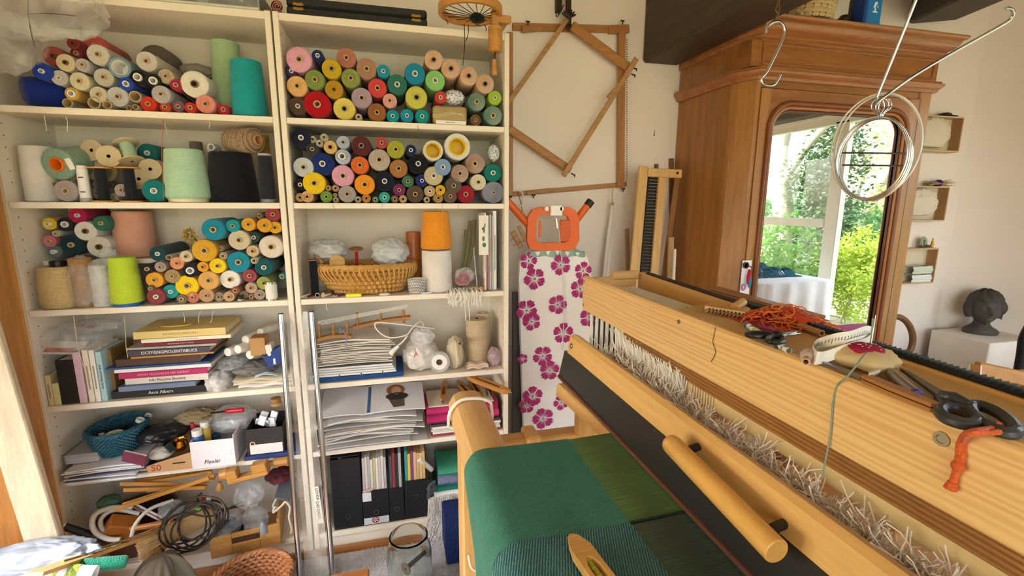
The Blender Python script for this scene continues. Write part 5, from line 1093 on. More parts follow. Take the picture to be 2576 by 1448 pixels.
q = MB(); P0 = at(2190, 880, X=c.x+.004); P1 = at(2203, 792, X=c.x+.004); q.tube([P0, P0.lerp(P1, .5), P1], [.0005, .0006, .0002], 6); q.build('needle', metal('#cfcfcf', .2), t)
q = MB(); q.sheet(lambda u, v: onl(2175+u*30+10*math.sin(v*3), 925+v*28-10*u, .012*math.sin(v*PI)+.001), 4, 10, .0004); q.build('ribbon_tail', cloth('#dcd2c2'), t, 60)
q = MB(); q.tube(bez([at(2196, 800, X=.60), at(2188, 870, X=.598), onl(2165, 905, .028), onl(2128, 950, .006), at(2108, 967, X=.529), at(2096, 1010, X=.5285), at(2091, 1070, X=.528), at(2084, 1120, X=.527), at(2076, 1160, X=.526), at(2069, 1200, X=.53)], 8), .0011, 5)
tag(q.build('green_thread', plain('#7f9488', .8)), 'grey green thread running from the needle down the castle front', 'thread')
q = MB(); q.tube(bez([onl(1800, 822, .001), at(1797, 838, X=.5285), at(1793, 860, X=.5285), at(1800, 885, X=.5285), at(1789, 909, X=.5285)], 6), .0006, 5); tag(q.build('brown_thread', plain('#6e5134', .8)), 'short brown thread hanging below the weaving comb', 'thread')
t = thing('pocket_knife', 'flat wooden handled knife lying along the castle edge', 'knife', onl(2270, 1000))
a = onl(2172, 958, .002); b = onl(2352, 1035, .002); mm = frame(a, b-a, (0, 0, 1)); L = (b-a).length
MB().prism([(0, -.003), (.004, -.0075), (L*.5, -.0085), (L, -.006), (L+.002, 0), (L, .005), (L*.5, .006), (.004, .006)], 0, .004, mm).build('handle_scale', wood('#b5793c', 'Y', .4, .2), t, 0)
MB().prism([(0, -.0025), (L, -.0055), (L, .0045), (0, .005)], .0041, .0052, mm).build('spring', plain('#2a1e16', .4), t, 0); MB().prism([(0, -.003), (.004, -.0075), (L*.5, -.0085), (L, -.006), (L+.002, 0), (L, .005), (L*.5, .006), (.004, .006)], .0053, .0093, mm).build('handle_scale', wood('#b5793c', 'Y', .4, .2), t, 0)
a2 = onl(2060, 915, .003); MB().prism([(-.09, -.002), (-.07, -.006), (0, -.005), (0, .004), (-.07, .004)], .003, .0045, mm).build('blade', metal('#8f8a86', .3), t, 0)
t = thing('pencil_tube', 'grey metal tube with a blue and purple end beside the knife', 'tube', onl(2280, 960))
a = onl(2240, 938, .007); b = onl(2302, 990, .007); MB().tube([a, b], .0062, 16).build('tube', metal('#a5a2a0', .35), t); MB().lathe([(.0063, 0), (.0068, .002), (.0060, .007), (.003, .0075), (.003, .002)], 16, ztrans(b, b-a)).build('tube_end', plain('#4a46a0', .5), t)
t = thing('scissors', 'big dark grey scissors with an orange yarn ribbon on one loop', 'scissors', onl(2400, 1040))
pv = onl(2378, 1003, .009); DG = plain('#3b3b3d', .45)
MB().prism([(0, -.007), (.0, .006), (-.075, .003), (-.085, -.001)], 0, .004, frame(onl(2372, 1000, .004), onl(2372, 1000)-onl(2270, 935), (0, 0, 1))).build('blade', metal('#77726e', .35), t, 0)
def loop(c, ul, vl, r, nm='handle_loop'):
 MB().tube([c+ul*math.cos(2*PI*k/26)+vl*math.sin(2*PI*k/26) for k in range(26)], r, 9, closed=True).build(nm, DG, t)
c1 = onl(2412, 1045, .007); loop(c1, (onl(2458, 1062)-onl(2362, 1028))*.46, (onl(2395, 1062)-onl(2428, 1030))*.42, .0058)
c2 = onl(2495, 1052, .007); loop(c2, (onl(2552, 1085)-onl(2440, 1020))*.48, (onl(2480, 1072)-onl(2512, 1036))*.42, .0058)
MB().tube([onl(2362, 998, .009), onl(2400, 1006, .009), onl(2440, 1022, .009)], [.0075, .0085, .006], 10).build('shank', DG, t); MB().tube([onl(2370, 1002, .006), onl(2380, 1025, .006)], [.007, .006], 10).build('shank', DG, t)
MB().lathe([(0, .003), (.004, .0025), (.0045, 0)], 14, Matrix.Translation(onl(2372, 996, .016))).build('pivot_screw', DG, t)
t = thing('yarn_ribbon', 'orange yarn ribbon tied to the big scissors, hanging over the edge', 'ribbon', at(2400, 1130, X=.527))
OY = yarn('#d9622e', .25)
for i, P in enumerate([[(2515, 1068, 2), (2490, 1080, 2), (2450, 1086, 2), (2428, 1094, 0), (2415, 1120, 0), (2412, 1150, 0), (2408, 1175, 0), (2395, 1222, 0)], [(2520, 1085, 2), (2485, 1088, 2), (2440, 1090, 2), (2425, 1110, 0), (2420, 1150, 0), (2406, 1180, 0), (2390, 1226, 0)]]):
 pts = bez([onl(u, v, .008) if k else at(u, v, X=.526) for u, v, k in P], 6); q = MB(); q.tube(pts, .0033-.0006*i, 7); q.build('yarn_tail', OY, t)
q = MB(); q.ell(at(2409, 1172, X=.5245), (.004, .006, .006)); q.build('knot', OY, t); q = MB(); q.tube([at(2396, 1212, X=.525), at(2391, 1228, X=.525)], [.004, .006], 8); q.build('tassel_end', OY, t)
q0 = at(1435, 1365, Z=.884); q1 = at(1530, 1500, Z=.884); mm = frame(q0, q1-q0, (0, 0, 1)); L = (q1-q0).length*2.2
t = thing('boat_shuttle', 'pale wooden boat shuttle lying on the coarse teal cloth', 'shuttle', q0)
W2 = .0165
po = [(0, -.002), (.006, -.009), (.03, -W2), (L-.03, -W2), (L-.006, -.009), (L, 0), (L-.006, .009), (L-.03, W2), (.03, W2), (.006, .009), (0, .002)]
hole = [(.052, 0), (.056, -.005), (.07, -.0095), (L-.07, -.0095), (L-.055, 0), (L-.07, .0095), (.07, .0095), (.056, .005)]
bm2 = bmesh.new(); vo = [bm2.verts.new((x, y, .016+.003*math.sin(min(1, x/.03)*PI/2))) for x, y in po]; vi = [bm2.verts.new((x, y, .019)) for x, y in hole]
eo = [bm2.edges.new((vo[i], vo[(i+1) % len(vo)])) for i in range(len(vo))]; ei = [bm2.edges.new((vi[i], vi[(i+1) % len(vi)])) for i in range(len(vi))]
bmesh.ops.triangle_fill(bm2, use_beauty=True, edges=eo+ei)
q = MB(); q.bm(bm2, mm); n = len(po); q.add([(x, y, .016+.003*math.sin(min(1, x/.03)*PI/2)) for x, y in po]+[(x*.96+L*.02, y*.85, 0) for x, y in po], [(i, (i+1) % n, n+(i+1) % n, n+i) for i in range(n)]+[tuple(range(n, 2*n))], mm)
k = len(hole); q.add([(x, y, .019) for x, y in hole]+[(x, y, .004) for x, y in hole], [((i+1) % k, i, k+i, k+(i+1) % k) for i in range(k)]+[tuple(range(2*k-1, k-1, -1))], mm); q.build('shuttle_body', wood('#d9a558', 'X', .3, .18), t, 30)
MB().tube([mm @ Vector((.05, 0, .012)), mm @ Vector((L-.06, 0, .012))], .004, 10).build('bobbin', yarn('#b8b13c', .2), t)
# ==== hooks and hoops hanging in front of the armoire
ST = metal('#c6cacf', .2)
Yh = 1.15
t = thing('s_hook', 'steel S hook hanging from a small chain under the dark beam', 'hook', at(1940, 215, Y=Yh))
k_ = pxw(at(1940, 130, Y=Yh))
q = MB(); q.tube(bez([at(u, v, Y=Yh) for u, v in ((1928, 84), (1930, 68), (1944, 56), (1962, 56), (1973, 72), (1972, 90), (1958, 122), (1930, 178), (1916, 195), (1918, 210), (1934, 216), (1950, 210), (1963, 188))], 6), 3.6*k_, 10); q.build('hook_wire', ST, t)
for i, (u, v, w, h, yy) in enumerate(((1954, 52, 7, 11, 0), (1957, 38, 4, 11, .003), (1957, 22, 6, 10, 0), (1958, 8, 4, 10, .003))):
 c = at(u, v, Y=Yh+yy); MB().tube([c+Vector((w*k_*math.cos(a), w*k_*.3*math.cos(a)*(i % 2), h*k_*math.sin(a))) for a in [2*PI*j/16 for j in range(16)]], .0011, 6, closed=True).build('chain_link', metal('#8a7050', .35), t)
q = MB(); q.tube([at(1958, 2, Y=Yh), at(1958, 2, Y=Yh)+Vector((0, 0, max(.02, 2.036-at(1958, 2, Y=Yh).z)))], .0012, 6); q.build('chain_top', metal('#8a7050', .35), t)
Yk = .95
t = thing('wire_hanger', 'long bent steel wire hook holding the metal hoops', 'wire hook', at(2215, 250, Y=Yk))
k_ = pxw(at(2300, 150, Y=Yk))
q = MB(); q.tube(bez([at(u, v, Y=y) for u, v, y in ((2530, 20, .86), (2545, 24, .86), (2549, 34, .86), (2543, 44, .865), (2525, 60, .87), (2400, 130, .9), (2300, 190, .93), (2235, 236, .95), (2212, 252, .95), (2203, 262, .95), (2206, 250, .952))], 5), 3.6*k_, 10); q.build('lower_wire', ST, t)
e0 = at(2207, 242, Y=.955); e1 = at(2304, 0, Y=.90); e2 = e1+(e1-e0)*.55
q = MB(); q.tube([at(2200, 262, Y=.95), at(2209, 250, Y=.953), e0, e1, e2], 3.6*k_, 10); q.build('upper_wire', ST, t)
t = thing('hoop', 'large thin clear plastic hoop hanging behind the steel rings', 'hoop', at(2200, 490, Y=Yk))
def ring(u, v, ru, rv, y, r, mat, name, par, yaw=0, flat=None):
 c = at(u, v, Y=y); k = pxw(c); yaw -= math.atan2(c.x, c.y); ru *= .80; pts = [c+Vector((ru*k*math.cos(a)*math.cos(yaw), ru*k*math.cos(a)*math.sin(yaw), rv*k*math.sin(a))) for a in [2*PI*j/48 for j in range(48)]]
 return MB().tube(pts, r, 8, closed=True).build(name, mat, par)
for u, v, ru, rv, y in ((2200, 370, 113, 128, Yk+.02), (2204, 371, 106, 126, Yk+.025)):
 ring(u, v, ru, rv, y, .0022, plain('#d6d3cb', .2), 'hoop_ring', t)
t = thing('ring_bundle', 'bundle of steel rings with two cross bars hanging from the wire', 'rings', at(2195, 500, Y=Yk))
for i in range(7):
 u = 2195+(i-3)*2.2; ring(u, 398+i*.8, 96-1.5*abs(i-3), 99+(i % 3), Yk-.02+i*.006, .0019, ST, 'ring', t, (i-3)*.09)
for v in (385, 416): MB().tube([at(2120, v-1, Y=Yk-.012), at(2280, v+1, Y=Yk-.012)], .0022, 8).build('cross_bar', metal('#5a5652', .35), t)
for du, yy in ((-8, 0), (3, .006), (10, .01)):
 q = MB(); q.tube(bez([at(2211+du*.4, 302, Y=Yk+yy), at(2211+du*.4, 288, Y=Yk+yy), at(2200+du, 272, Y=Yk+yy), at(2206+du, 252, Y=Yk+yy), at(2226+du, 250, Y=Yk+yy), at(2232+du, 268, Y=Yk+yy), at(2218+du*.4, 286, Y=Yk+yy), at(2218+du*.4, 302, Y=Yk+yy)], 5), .0016, 7); q.build('hanger_loop', ST, t)
# ==== on top of the armoire
ZT = 2.0935
def onc(u, y): return at(u, 60, Y=y).x
x = at(2060, 10, Y=1.62).x
t = basket('straw_basket', 'straw basket on top of the armoire, dark and pale check weave', (x-.02, 1.66, ZT), .105, .09, .11, .12, wicker('#d8c49a', '#b89a60'), wicker('#4a3524', '#6e5234'), 8, 22, .004)
x = at(2205, 20, Y=1.58).x
t = thing('blue_box', 'bright blue carton with a white emblem on top of the armoire', 'box', (x, 1.62, ZT))
MB().rbox((x-.030, 1.59, ZT), (x+.040, 1.65, ZT+.19), .003).build('carton', plain('#1f74b8', .5), t, 0); MB().rbox((x-.044, 1.592, ZT), (x-.0305, 1.648, ZT+.19), .002).build('carton_side', plain('#1c3f8c', .5), t, 0)
WHT = plain('#dfe8ee', .5)
for pts in ([(-.010, .055), (-.004, .075), (.004, .078), (.010, .070), (.004, .066), (.0, .055)], [(-.012, .038), (.012, .038), (.010, .043), (-.010, .043)], [(-.004, .044), (.004, .044), (.003, .054), (-.003, .054)], [(.008, .060), (.014, .066), (.012, .054)]):
 MB().prism([(x+.006+a, ZT+b+.005) for a, b in pts], -(1.5898), -(1.5892), Matrix.Rotation(PI/2, 4, 'X')).build('emblem', WHT, t, 0)
for i, (u, w, h, col, lab, y) in enumerate([(2125, .030, .05, '#23201e', 'low dark pot on the armoire beside the straw basket', 1.66), (2150, .022, .17, '#5a5648', 'dull grey bottle on the armoire left of the blue carton', 1.68), (2172, .020, .16, '#8a7c56', 'brownish glass bottle on the armoire touching the blue carton', 1.68)]):
 x = at(u, 30, Y=y).x; q = MB(); q.lathe([(0, 0), (w, 0), (w*1.05, h*.1), (w, h*.7), (w*.6, h*.85), (w*.45, h), (0, h)], 20, Matrix.Translation((x, y, ZT))); tag(q.build('bottle' if h > .1 else 'pot', plain(col, .35)), lab, 'bottle' if h > .1 else 'pot')
# ==== wall boxes, bust, chair on the right
PB = wood('#cdb48a', 'X', .6, .15); PBZ = wood('#b98d60', 'Z', .6, .2)
def wallbox(u0, v0, u1, v1, label):
 a = at(u0, v0, Y=WY-.062); b = at(u1, v1, Y=WY-.062); D = .062
 t = thing('wall_box', label, 'box shelf', (b.x-.13, WY-.06, b.z), 'open wooden boxes on the wall')
 x0, x1, z0, z1 = a.x-.02, b.x, b.z, a.z; y0, y1 = WY-D, WY-.003
 MB().box((x0, y1-.004, z0), (x1, y1, z1)).build('back', plain('#d3c7ac', .7), t, 0)
 for A, B, m_ in (((x0, y0, z0), (x1, y1-.004, z0+.008), PB), ((x0, y0, z1-.008), (x1, y1-.004, z1), PB), ((x0, y0, z0+.008), (x0+.008, y1-.004, z1-.008), PBZ), ((x1-.008, y0, z0+.008), (x1, y1-.004, z1-.008), PBZ)): MB().rbox(A, B, .001).build('side_board', m_, t, 0)
 return x0, x1, z0, z1, y0
def crumple(name, c, d, mat, label, cat, seed=0, amp=.35, res=26, sharp=3.0, flat=True, parent=None, smooth=75):
 q = MB(); off = Vector((seed*7.3, seed*3.1, seed*1.7))
 CL_ = isinstance(mat, bpy.types.Material) and mat.name.startswith('cloth')
 def fn(dr):
  if CL_: dr = Vector((dr.x*1.9, dr.y*1.2, dr.z*.55))
  a = noise.noise(dr*sharp*.8+off); b = noise.noise(dr*sharp*1.9+off*2); c2 = noise.noise(dr*sharp*4.1+off*3)
  return 1+amp*(.45-1.1*abs(a))+amp*.55*(.3-1.0*abs(b))+amp*.22*(.3-abs(c2))
 res = int(res*1.4); q.ell(c, d, res, res*2//3, fn)
 if flat:
  zmin = c[2]-d[2]*.82
  for v in q.v: v.z = max(v.z, zmin+.0006*math.sin(v.x*300))
 o = q.build(name, mat, parent, smooth)
 if label: tag(o, label, cat)
 return o
PAPER = plain('#d9cfba', .7, var=.06)
B1 = wallbox(2320, 287, 2412, 383, 'top wooden wall box holding a crumpled sheet'); B2 = wallbox(2290, 467, 2376, 556, 'middle wooden wall box holding crumpled cream paper'); B3 = wallbox(2260, 626, 2348, 712, 'lowest wooden wall box holding folded cloths')
crumple('paper_sheet', ((B1[0]+B1[1])/2-.01, WY-.034, (B1[2]+B1[3])/2), (.12, .022, .085), PAPER, 'crumpled cream sheet inside the top wall box', 'paper', 1, .25)
crumple('crumpled_paper', ((B2[0]+B2[1])/2, WY-.034, (B2[2]+B2[3])/2-.002), (.105, .022, .075), PAPER, 'crumpled cream paper inside the middle wall box', 'paper', 2, .45)
for k, (z, lab, h) in enumerate(((.012, 'folded white cloth in plastic at the bottom of the lowest wall box', '#dfe0da'), (.062, 'folded pale green cloth on top in the lowest wall box', '#cfd4c4'))):
 x1 = B3[1]-.02; q = MB(); zz = B3[2]+z
 q.sheet(lambda u, v: (x1-.15+.15*u, WY-.058+.045*v, zz+.040+.006*math.sin(u*PI)+.003*math.sin(u*13+v*7)), 14, 6); q.sheet(lambda u, v: (x1-.15+.15*u, WY-.060+.004*math.sin(v*PI*3), zz-.002+.043*v), 14, 6); q.sheet(lambda u, v: (x1+.006*math.sin(v*PI), WY-.060+.045*u, zz-.002+.043*v), 6, 6); q.sheet(lambda u, v: (x1-.15+.15*u, WY-.060+.047*v, zz-.003), 4, 4)
 tag(q.build('folded_cloth', cloth(h), None, 60), lab, 'cloth')
p = at(2388, 284, Y=WY-.035); q = MB(); q.lathe([(0, 0), (.026, 0), (.030, .005), (.030, .014), (.022, .017), (.018, .020), (0, .020)], 22, Matrix.Translation((p.x-.03, p.y, B1[3]+.0006))); q2 = MB()
o = tag(q.build('iron_mould', metal('#3a332e', .5)), 'black iron waffle mould lying on the top wall box', 'mould'); MB().tube([(p.x-.002, p.y, B1[3]+.009), (p.x+.055, p.y-.01, B1[3]+.007)], [.005, .0028], 8).build('handle', metal('#3a332e', .5), o)
t = thing('dried_bundle', 'bundle of dried lavender tied with purple ribbon on the middle wall box', 'dried flowers', (B2[1]-.08, WY-.034, B2[3]))
q = MB(); rr = random.Random(9)
for k in range(60):
 y = WY-.034+rr.uniform(-.02, .02); z = B2[3]+.004+rr.random()*.028; x = B2[1]-.15+rr.random()*.05; q.tube([(x, y, z), (x+.06, y+rr.uniform(-.004, .004), B2[3]+.016+rr.uniform(-.006, .006)), (x+.13+rr.random()*.03, y+rr.uniform(-.02, .02), max(B2[3]+.003, z+rr.uniform(-.015, .015)))], .0012, 4)
q.build('stems', plain('#a8946a', .8), t, 0)['kind'] = 'stuff'
q = MB(); q.ell((B2[1]-.055, WY-.034, B2[3]+.019), (.026, .020, .018), 16, 10, lambda d: 1+.4*noise.noise(d*4)); q.build('ribbon', cloth('#4a2a62'), t, 0)
x = B3[1]-.085; q = MB(); q.lathe([(0, 0), (.030, 0), (.032, .003), (.030, .006), (0, .006)], 24, ztrans((x, WY-.030, B3[3]+.034), (.2, -1, .15))); tag(q.build('round_disc', plain('#8fa07e', .5, var=.3, scale=60)), 'small round green disc leaning above the lowest wall box', 'disc')
q = MB(); q.tube([(x-.03, WY-.034, B3[3]+.0085), (x+.01, WY-.0425, B3[3]+.011), (x+.035, WY-.048, B3[3]+.010)], [.006, .0085, .005], 8); q.tube([(x-.012, WY-.034, B3[3]+.010), (x+.0, WY-.034, B3[3]+.045)], [.008, .005], 8); tag(q.build('driftwood', plain('#4a4038', .7)), 'dark knotted piece of wood on the lowest wall box', 'wood')
t = thing('rabbit_figure', 'tiny orange rabbit figurine on the lowest wall box', 'figurine', (x+.055, WY-.042, B3[3])); OG = plain('#dc9a2c', .4)
q = MB(); q.ell((x+.055, WY-.042, B3[3]+.016), (.010, .009, .0155)); q.ell((x+.053, WY-.0422, B3[3]+.034), (.0075, .007, .008)); q.build('body', OG, t)
for s in (-.003, .004):
 q = MB(); q.ell((x+.054+s, WY-.0420, B3[3]+.048), (.0024, .002, .010)); q.build('ear', OG, t)
A_ = at(2344, 822, Y=2.04); PX0 = A_.x; B_ = at(2491, 864, X=PX0); PY0 = B_.y; ZP = B_.z; PX1, PY1 = XR-.03, 2.04
tag(MB().rbox((PX0, PY0, 0), (PX1, PY1, ZP), .004).build('white_plinth', plain('#e4ddd2', .8), None, 0), 'white block plinth under the dark bust', 'plinth')
YBU = at(2466, 838, Z=ZP).y; c = at(2478, 774, Y=YBU); BZ = ZP+.0008
t = thing('portrait_bust', 'dark clay bust of a woman with short wavy hair on the white plinth', 'bust', (c.x, YBU, ZP))
CLAY = plain('#4a443f', .6, var=.2, scale=20, bmp=.3); k = pxw(c); S = .215/.30
fwd = Vector((-.62, -.78, 0)).normalized(); sd = Vector((fwd.y, -fwd.x, 0)); zc = c.z
HX = k*34; HY = k*38; HZ = k*44
def headf(d):
 x, y, z = d; r = 1.0
 if y > .2:
  r += .26*math.exp(-((x/.13)**2))*math.exp(-(((z+.14)/.15)**2))         # nose
  r -= .13*math.exp(-(((abs(x)-.33)/.14)**2))*math.exp(-(((z-.10)/.09)**2))    # eye sockets
  r += .05*math.exp(-(((abs(x)-.33)/.12)**2))*math.exp(-(((z-.28)/.06)**2))   # brows
  r += .07*math.exp(-((x/.22)**2))*math.exp(-(((z+.43)/.05)**2)) - .07*math.exp(-((x/.25)**2))*math.exp(-(((z+.50)/.025)**2)) + .07*math.exp(-((x/.2)**2))*math.exp(-(((z+.56)/.05)**2))
  r += .06*math.exp(-((x/.25)**2))*math.exp(-(((z+.80)/.15)**2))              # chin
 if z < -.3: r *= 1-.18*abs(x)*(-z-.3)*2
 return r
Mh = Matrix((sd, fwd, Vector((0, 0, 1)))).transposed().to_4x4(); Mh.translation = Vector((c.x, YBU, zc))
q = MB(); q.ell((0, 0, 0), (HX*.86, HY*.92, HZ), 64, 60, headf, Mh)
NZ = BZ-zc
def ringpts(z, rx, ry, oy): return [(rx*math.cos(2*PI*j/28), oy+ry*math.sin(2*PI*j/28), z) for j in range(28)]
lv = [ringpts(-HZ*.55, HX*.42, HY*.42, -HY*.10), ringpts(-HZ*.9, HX*.46, HY*.46, -HY*.12), ringpts(NZ*.72, HX*.62, HY*.55, -HY*.12), ringpts(NZ*.82, HX*.95, HY*.66, -HY*.10), ringpts(NZ*.90, HX*1.06, HY*.70, -HY*.08), ringpts(NZ, HX*1.0, HY*.66, -HY*.08)]
vs = [p for l in lv for p in l]; fs = [(i*28+j, (i+1)*28+j, (i+1)*28+(j+1) % 28, i*28+(j+1) % 28) for i in range(5) for j in range(28)]+[tuple(5*28+j for j in range(28))]
q.add(vs, fs, Mh); q.build('head_and_shoulders', CLAY, t, 70)
q = MB()
def hairf(d):
 a = math.atan2(d.y, d.x); return 1+.05*math.sin(a*9+d.z*8)+.04*noise.noise(d*5)
vs = []; fs = []; nu, nv = 44, 22
for j in range(nv+1):
 th = PI*.02+PI*.66*j/nv
 for i in range(nu):
  ph = 2*PI*i/nu; d = Vector((math.sin(th)*math.cos(ph), math.sin(th)*math.sin(ph), math.cos(th)))
  r = 1.06*hairf(d); cut = 1.0
  if d.y > .35: cut = min(1, max(0, (math.cos(th)-.38)/.12)) if True else 1     # opens for the face
  rr_ = r if cut >= 1 else (.70+(r-.70)*cut)
  vs.append((d.x*HX*rr_*1.06, d.y*HY*rr_-HY*.03, d.z*HZ*rr_*1.02))
for j in range(nv):
 for i in range(nu): fs.append((j*nu+i, (j+1)*nu+i, (j+1)*nu+(i+1) % nu, j*nu+(i+1) % nu))
q.add(vs, fs, Mh); q.build('hair', plain('#413b37', .65, var=.25, scale=30, bmp=.5), t, 70)
t = thing('bentwood_chair', 'brown bentwood chair partly hidden behind the loom and armoire', 'chair', (2.3, 1.85, 0))
BW = wood('#7c5738', 'Z', .4, .25)
P = [at(u, v, Y=1.85) for u, v in ((2225, 795), (2262, 797), (2285, 815), (2296, 845), (2292, 875), (2278, 897))]
q = MB(); q.tube(bez(P, 6), .016, 12); q.build('back_hoop', BW, t)
bx_ = P[-1]; MB().tube([bx_, (bx_.x-.01, 1.85, .46)], .015, 12).build('back_post', BW, t); MB().tube([P[0], P[0]+Vector((-.03, -.03, -.06)), (bx_.x-.10, 1.80, .46)], .015, 12).build('back_post', BW, t)
MB().lathe([(0, 0), (.20, 0), (.21, .01), (.20, .025), (0, .02)], 30, Matrix.Translation((bx_.x+.13, 1.85, .44))).build('seat', BW, t)
for sx, sy in ((-.16, -.13), (.13, -.13), (-.16, .13), (.13, .13)): MB().tube([(bx_.x+.13+sx*.8, 1.85+sy*.8, .445), (bx_.x+.13+sx, 1.85+sy, 0.001)], .014, 10).build('leg', BW, t)
zt = at(2500, 960, Y=.62).z
t = thing('small_loom', 'small wooden rigid heddle loom at the right edge behind the big loom', 'loom', at(2520, 990, Y=.70))
LS_ = wood('#c98f4a', 'X', .4, .2)
A = at(2432, 943, Y=.62); B = at(2640, 1010, Y=.50)
bar('side_bar', A, B, .014, .02, LS_, t); A2 = at(2462, 928, Y=.70); B2_ = at(2680, 975, Y=.62)
bar('side_bar', A2, B2_, .03, .02, LS_, t); bar('end_block', at(2470, 928, Y=.69), at(2468, 955, Y=.66), .02, .02, LS_, t); bar('roller', at(2495, 965, Y=.63), at(2640, 1005, Y=.56), .012, .012, plain('#3a2a20', .5), t)
zt = min(A.z, B.z)-.05
t2 = thing('work_table', 'narrow wooden work table carrying the small loom at the right edge', 'table', (1.05, .55, 0))
x0t = min(A.x, A2.x)-.02
MB().rbox((x0t, .40, zt-.05), (x0t+.9, .76, zt-.02), .004).build('table_top', LS_, t2, 0)
for sx in (.03, .83):
 for sy in (.42, .70): MB().rbox((x0t+sx, sy, 0), (x0t+sx+.04, sy+.04, zt-.05), .003).build('leg', wood('#b98a50', 'Z'), t2, 0)
for sx in (.03, .5):
 MB().rbox((x0t+sx, .55, zt-.0195), (x0t+sx+.03, .72, zt+.03), .003).build('foot', LS_, t, 0)
t = thing('brown_rail', 'dark brown wooden rail with a white cord below the mirror', 'rail', at(2000, 800, Y=1.30))
a = at(1893, 752, Y=1.36); b = at(2085, 806, Y=1.05); m_ = frame(a, b-a, (0, 0, 1)); Lr = (b-a).length
MB().rbox((-.2, -.03, -.055), (Lr, .01, 0), .004, m_).build('rail_body', wood('#8a5a30', 'Y', .45), t, 0); MB().rbox((-.2, -.034, 0.0005), (Lr-.02, .012, .010), .003, m_).build('rail_cap', wood('#9c6a3a', 'Y', .45), t, 0)
q = MB(); q.tube(bez([m_ @ Vector((Lr-.01, .012, .012)), m_ @ Vector((Lr+.02, .018, .012)), m_ @ Vector((Lr+.028, -.02, .006)), m_ @ Vector((Lr-.005, -.04, -.002))]), .002, 6); q.build('white_cord', plain('#e2ddd2'), t)
for xx in (-.1, Lr-.06):
 pp = m_ @ Vector((xx, -.01, -.056)); MB().rbox((pp.x-.02, pp.y-.02, 0), (pp.x+.02, pp.y+.02, pp.z-.003), .003).build('stand_leg', wood('#8a5a30', 'Z', .45), t, 0)
q = MB(); q.tube(bez([at(2596, 815, Y=1.5), at(2578, 850, Y=1.5), at(2572, 890, Y=1.5), at(2564, 935, Y=1.5)], 6), .022, 10); t = thing('dark_chair', 'black curved chair back cut off by the right edge', 'chair', at(2580, 930, Y=1.5))
q.build('back', plain('#141312', .6), t); p = at(2590, 935, Y=1.5); MB().rbox((p.x-.03, 1.40, .43), (p.x+.35, 1.58, .46), .01).build('seat', plain('#141312', .6), t, 0)
MB().tube([at(2566, 930, Y=1.5), (p.x-.01, 1.5, .45)], .02, 10).build('back_post', plain('#141312', .6), t)
for sx, sy in ((0, .42), (.32, .42), (0, .56), (.32, .56)): MB().tube([(p.x+sx, 1.0+sy, .43), (p.x+sx, 1.0+sy, .001)], .014, 8).build('leg', plain('#141312', .6), t)
# ==== contents of the lower shelves
class Z:   # reads measurements taken in an enlarged crop of the photograph
 def __init__(s, ox, oy, sc): s.o = (ox, oy, sc)
 def __call__(s, x, y, Y): ox, oy, sc = s.o; return at(ox+x/sc, oy+y/sc, Y=Y)
SL4 = Z(60, 770, 3.68); SR4 = Z(720, 740, 3.81); SL5 = Z(100, 980, 3.788); SR3 = Z(730, 510, 4.441); SR6 = Z(700, 1060, 3.732); SL6 = Z(380, 1130, 4.5525); SB = Z(0, 1170, 3.3026)
def book(label, x0, x1, y0, y1, z0, z1, cover, name='book', pages='#e9e1cf', spine='front', rot=0.0, txt=None, tcol='#f0ece2', tsize=.012, cat='book', soft=False, tx=0.0, ctr=None):
 c = Vector(((x0+x1)/2, (y0+y1)/2, z0)); M_ = Matrix.Translation(c) @ Matrix.Rotation(rot, 4, 'Z')
 w, d, h = x1-x0, y1-y0, z1-z0; t = thing(name, label, cat, c); k = min(.0022, h*.22)
 cv = plain(cover, .45, var=.06)
 q = MB(); q.rbox((-w/2, -d/2, 0), (w/2, d/2, k), k*.3, M_); q.rbox((-w/2, -d/2, h-k), (w/2, d/2, h), k*.3, M_)
 q.rbox((-w/2, -d/2-.0006, k*.2), (w/2, -d/2+.002, h-k*.2), k*.3, M_); q.build('cover', cv, t, 0)
 MB().box((-w/2+.003, -d/2+.0025, k+.0001), (w/2-.003, d/2-.004, h-k-.0001), M_).build('pages', plain(pages, .8), t, 0)
 if txt: text('spine_title', txt, tsize, plain(tcol, .5), t, M_ @ Matrix.Translation((tx, -d/2-.0010, h/2)) @ Matrix.Rotation(PI/2, 4, 'X'))
 return t
def vbook(label, x0, x1, z0, z1, cover, Y=None, depth=.17, lean=0.0, name='book', pages='#e9e1cf', txt=None, tcol='#3a3631', ts=.010):
 Y = Y or F+.012; t = thing(name, label, 'book', ((x0+x1)/2, Y+depth/2, z0)); M_ = Matrix.Translation((x0, Y, z0)) @ Matrix.Rotation(lean, 4, 'Y'); w, h = x1-x0, z1-z0; k = min(.002, w*.2)
 q = MB(); q.rbox((0, 0, 0), (k, depth, h), k*.3, M_); q.rbox((w-k, 0, 0), (w, depth, h), k*.3, M_); q.rbox((k*.3, -.0006, 0), (w-k*.3, .002, h), k*.3, M_); q.build('cover', plain(cover, .5, var=.06), t, 0)
 MB().box((k+.0001, .0025, .003), (w-k-.0001, depth-.003, h-.003), M_).build('pages', plain(pages, .8), t, 0)
 if txt is None and h > .1 and w < .02: MB().box((w*.35, -.0011, h*.25), (w*.65, -.0007, h*.7), M_).build('spine_print', plain('#a89a90', .6, var=.5, scale=90), t, 0)
 if txt: text('spine_title', txt, ts, plain(tcol, .5), t, M_ @ Matrix.Translation((w/2, -.0010, h*.5)) @ Matrix.Rotation(PI/2, 4, 'X') @ Matrix.Rotation(PI/2, 4, 'Z'))
 return t
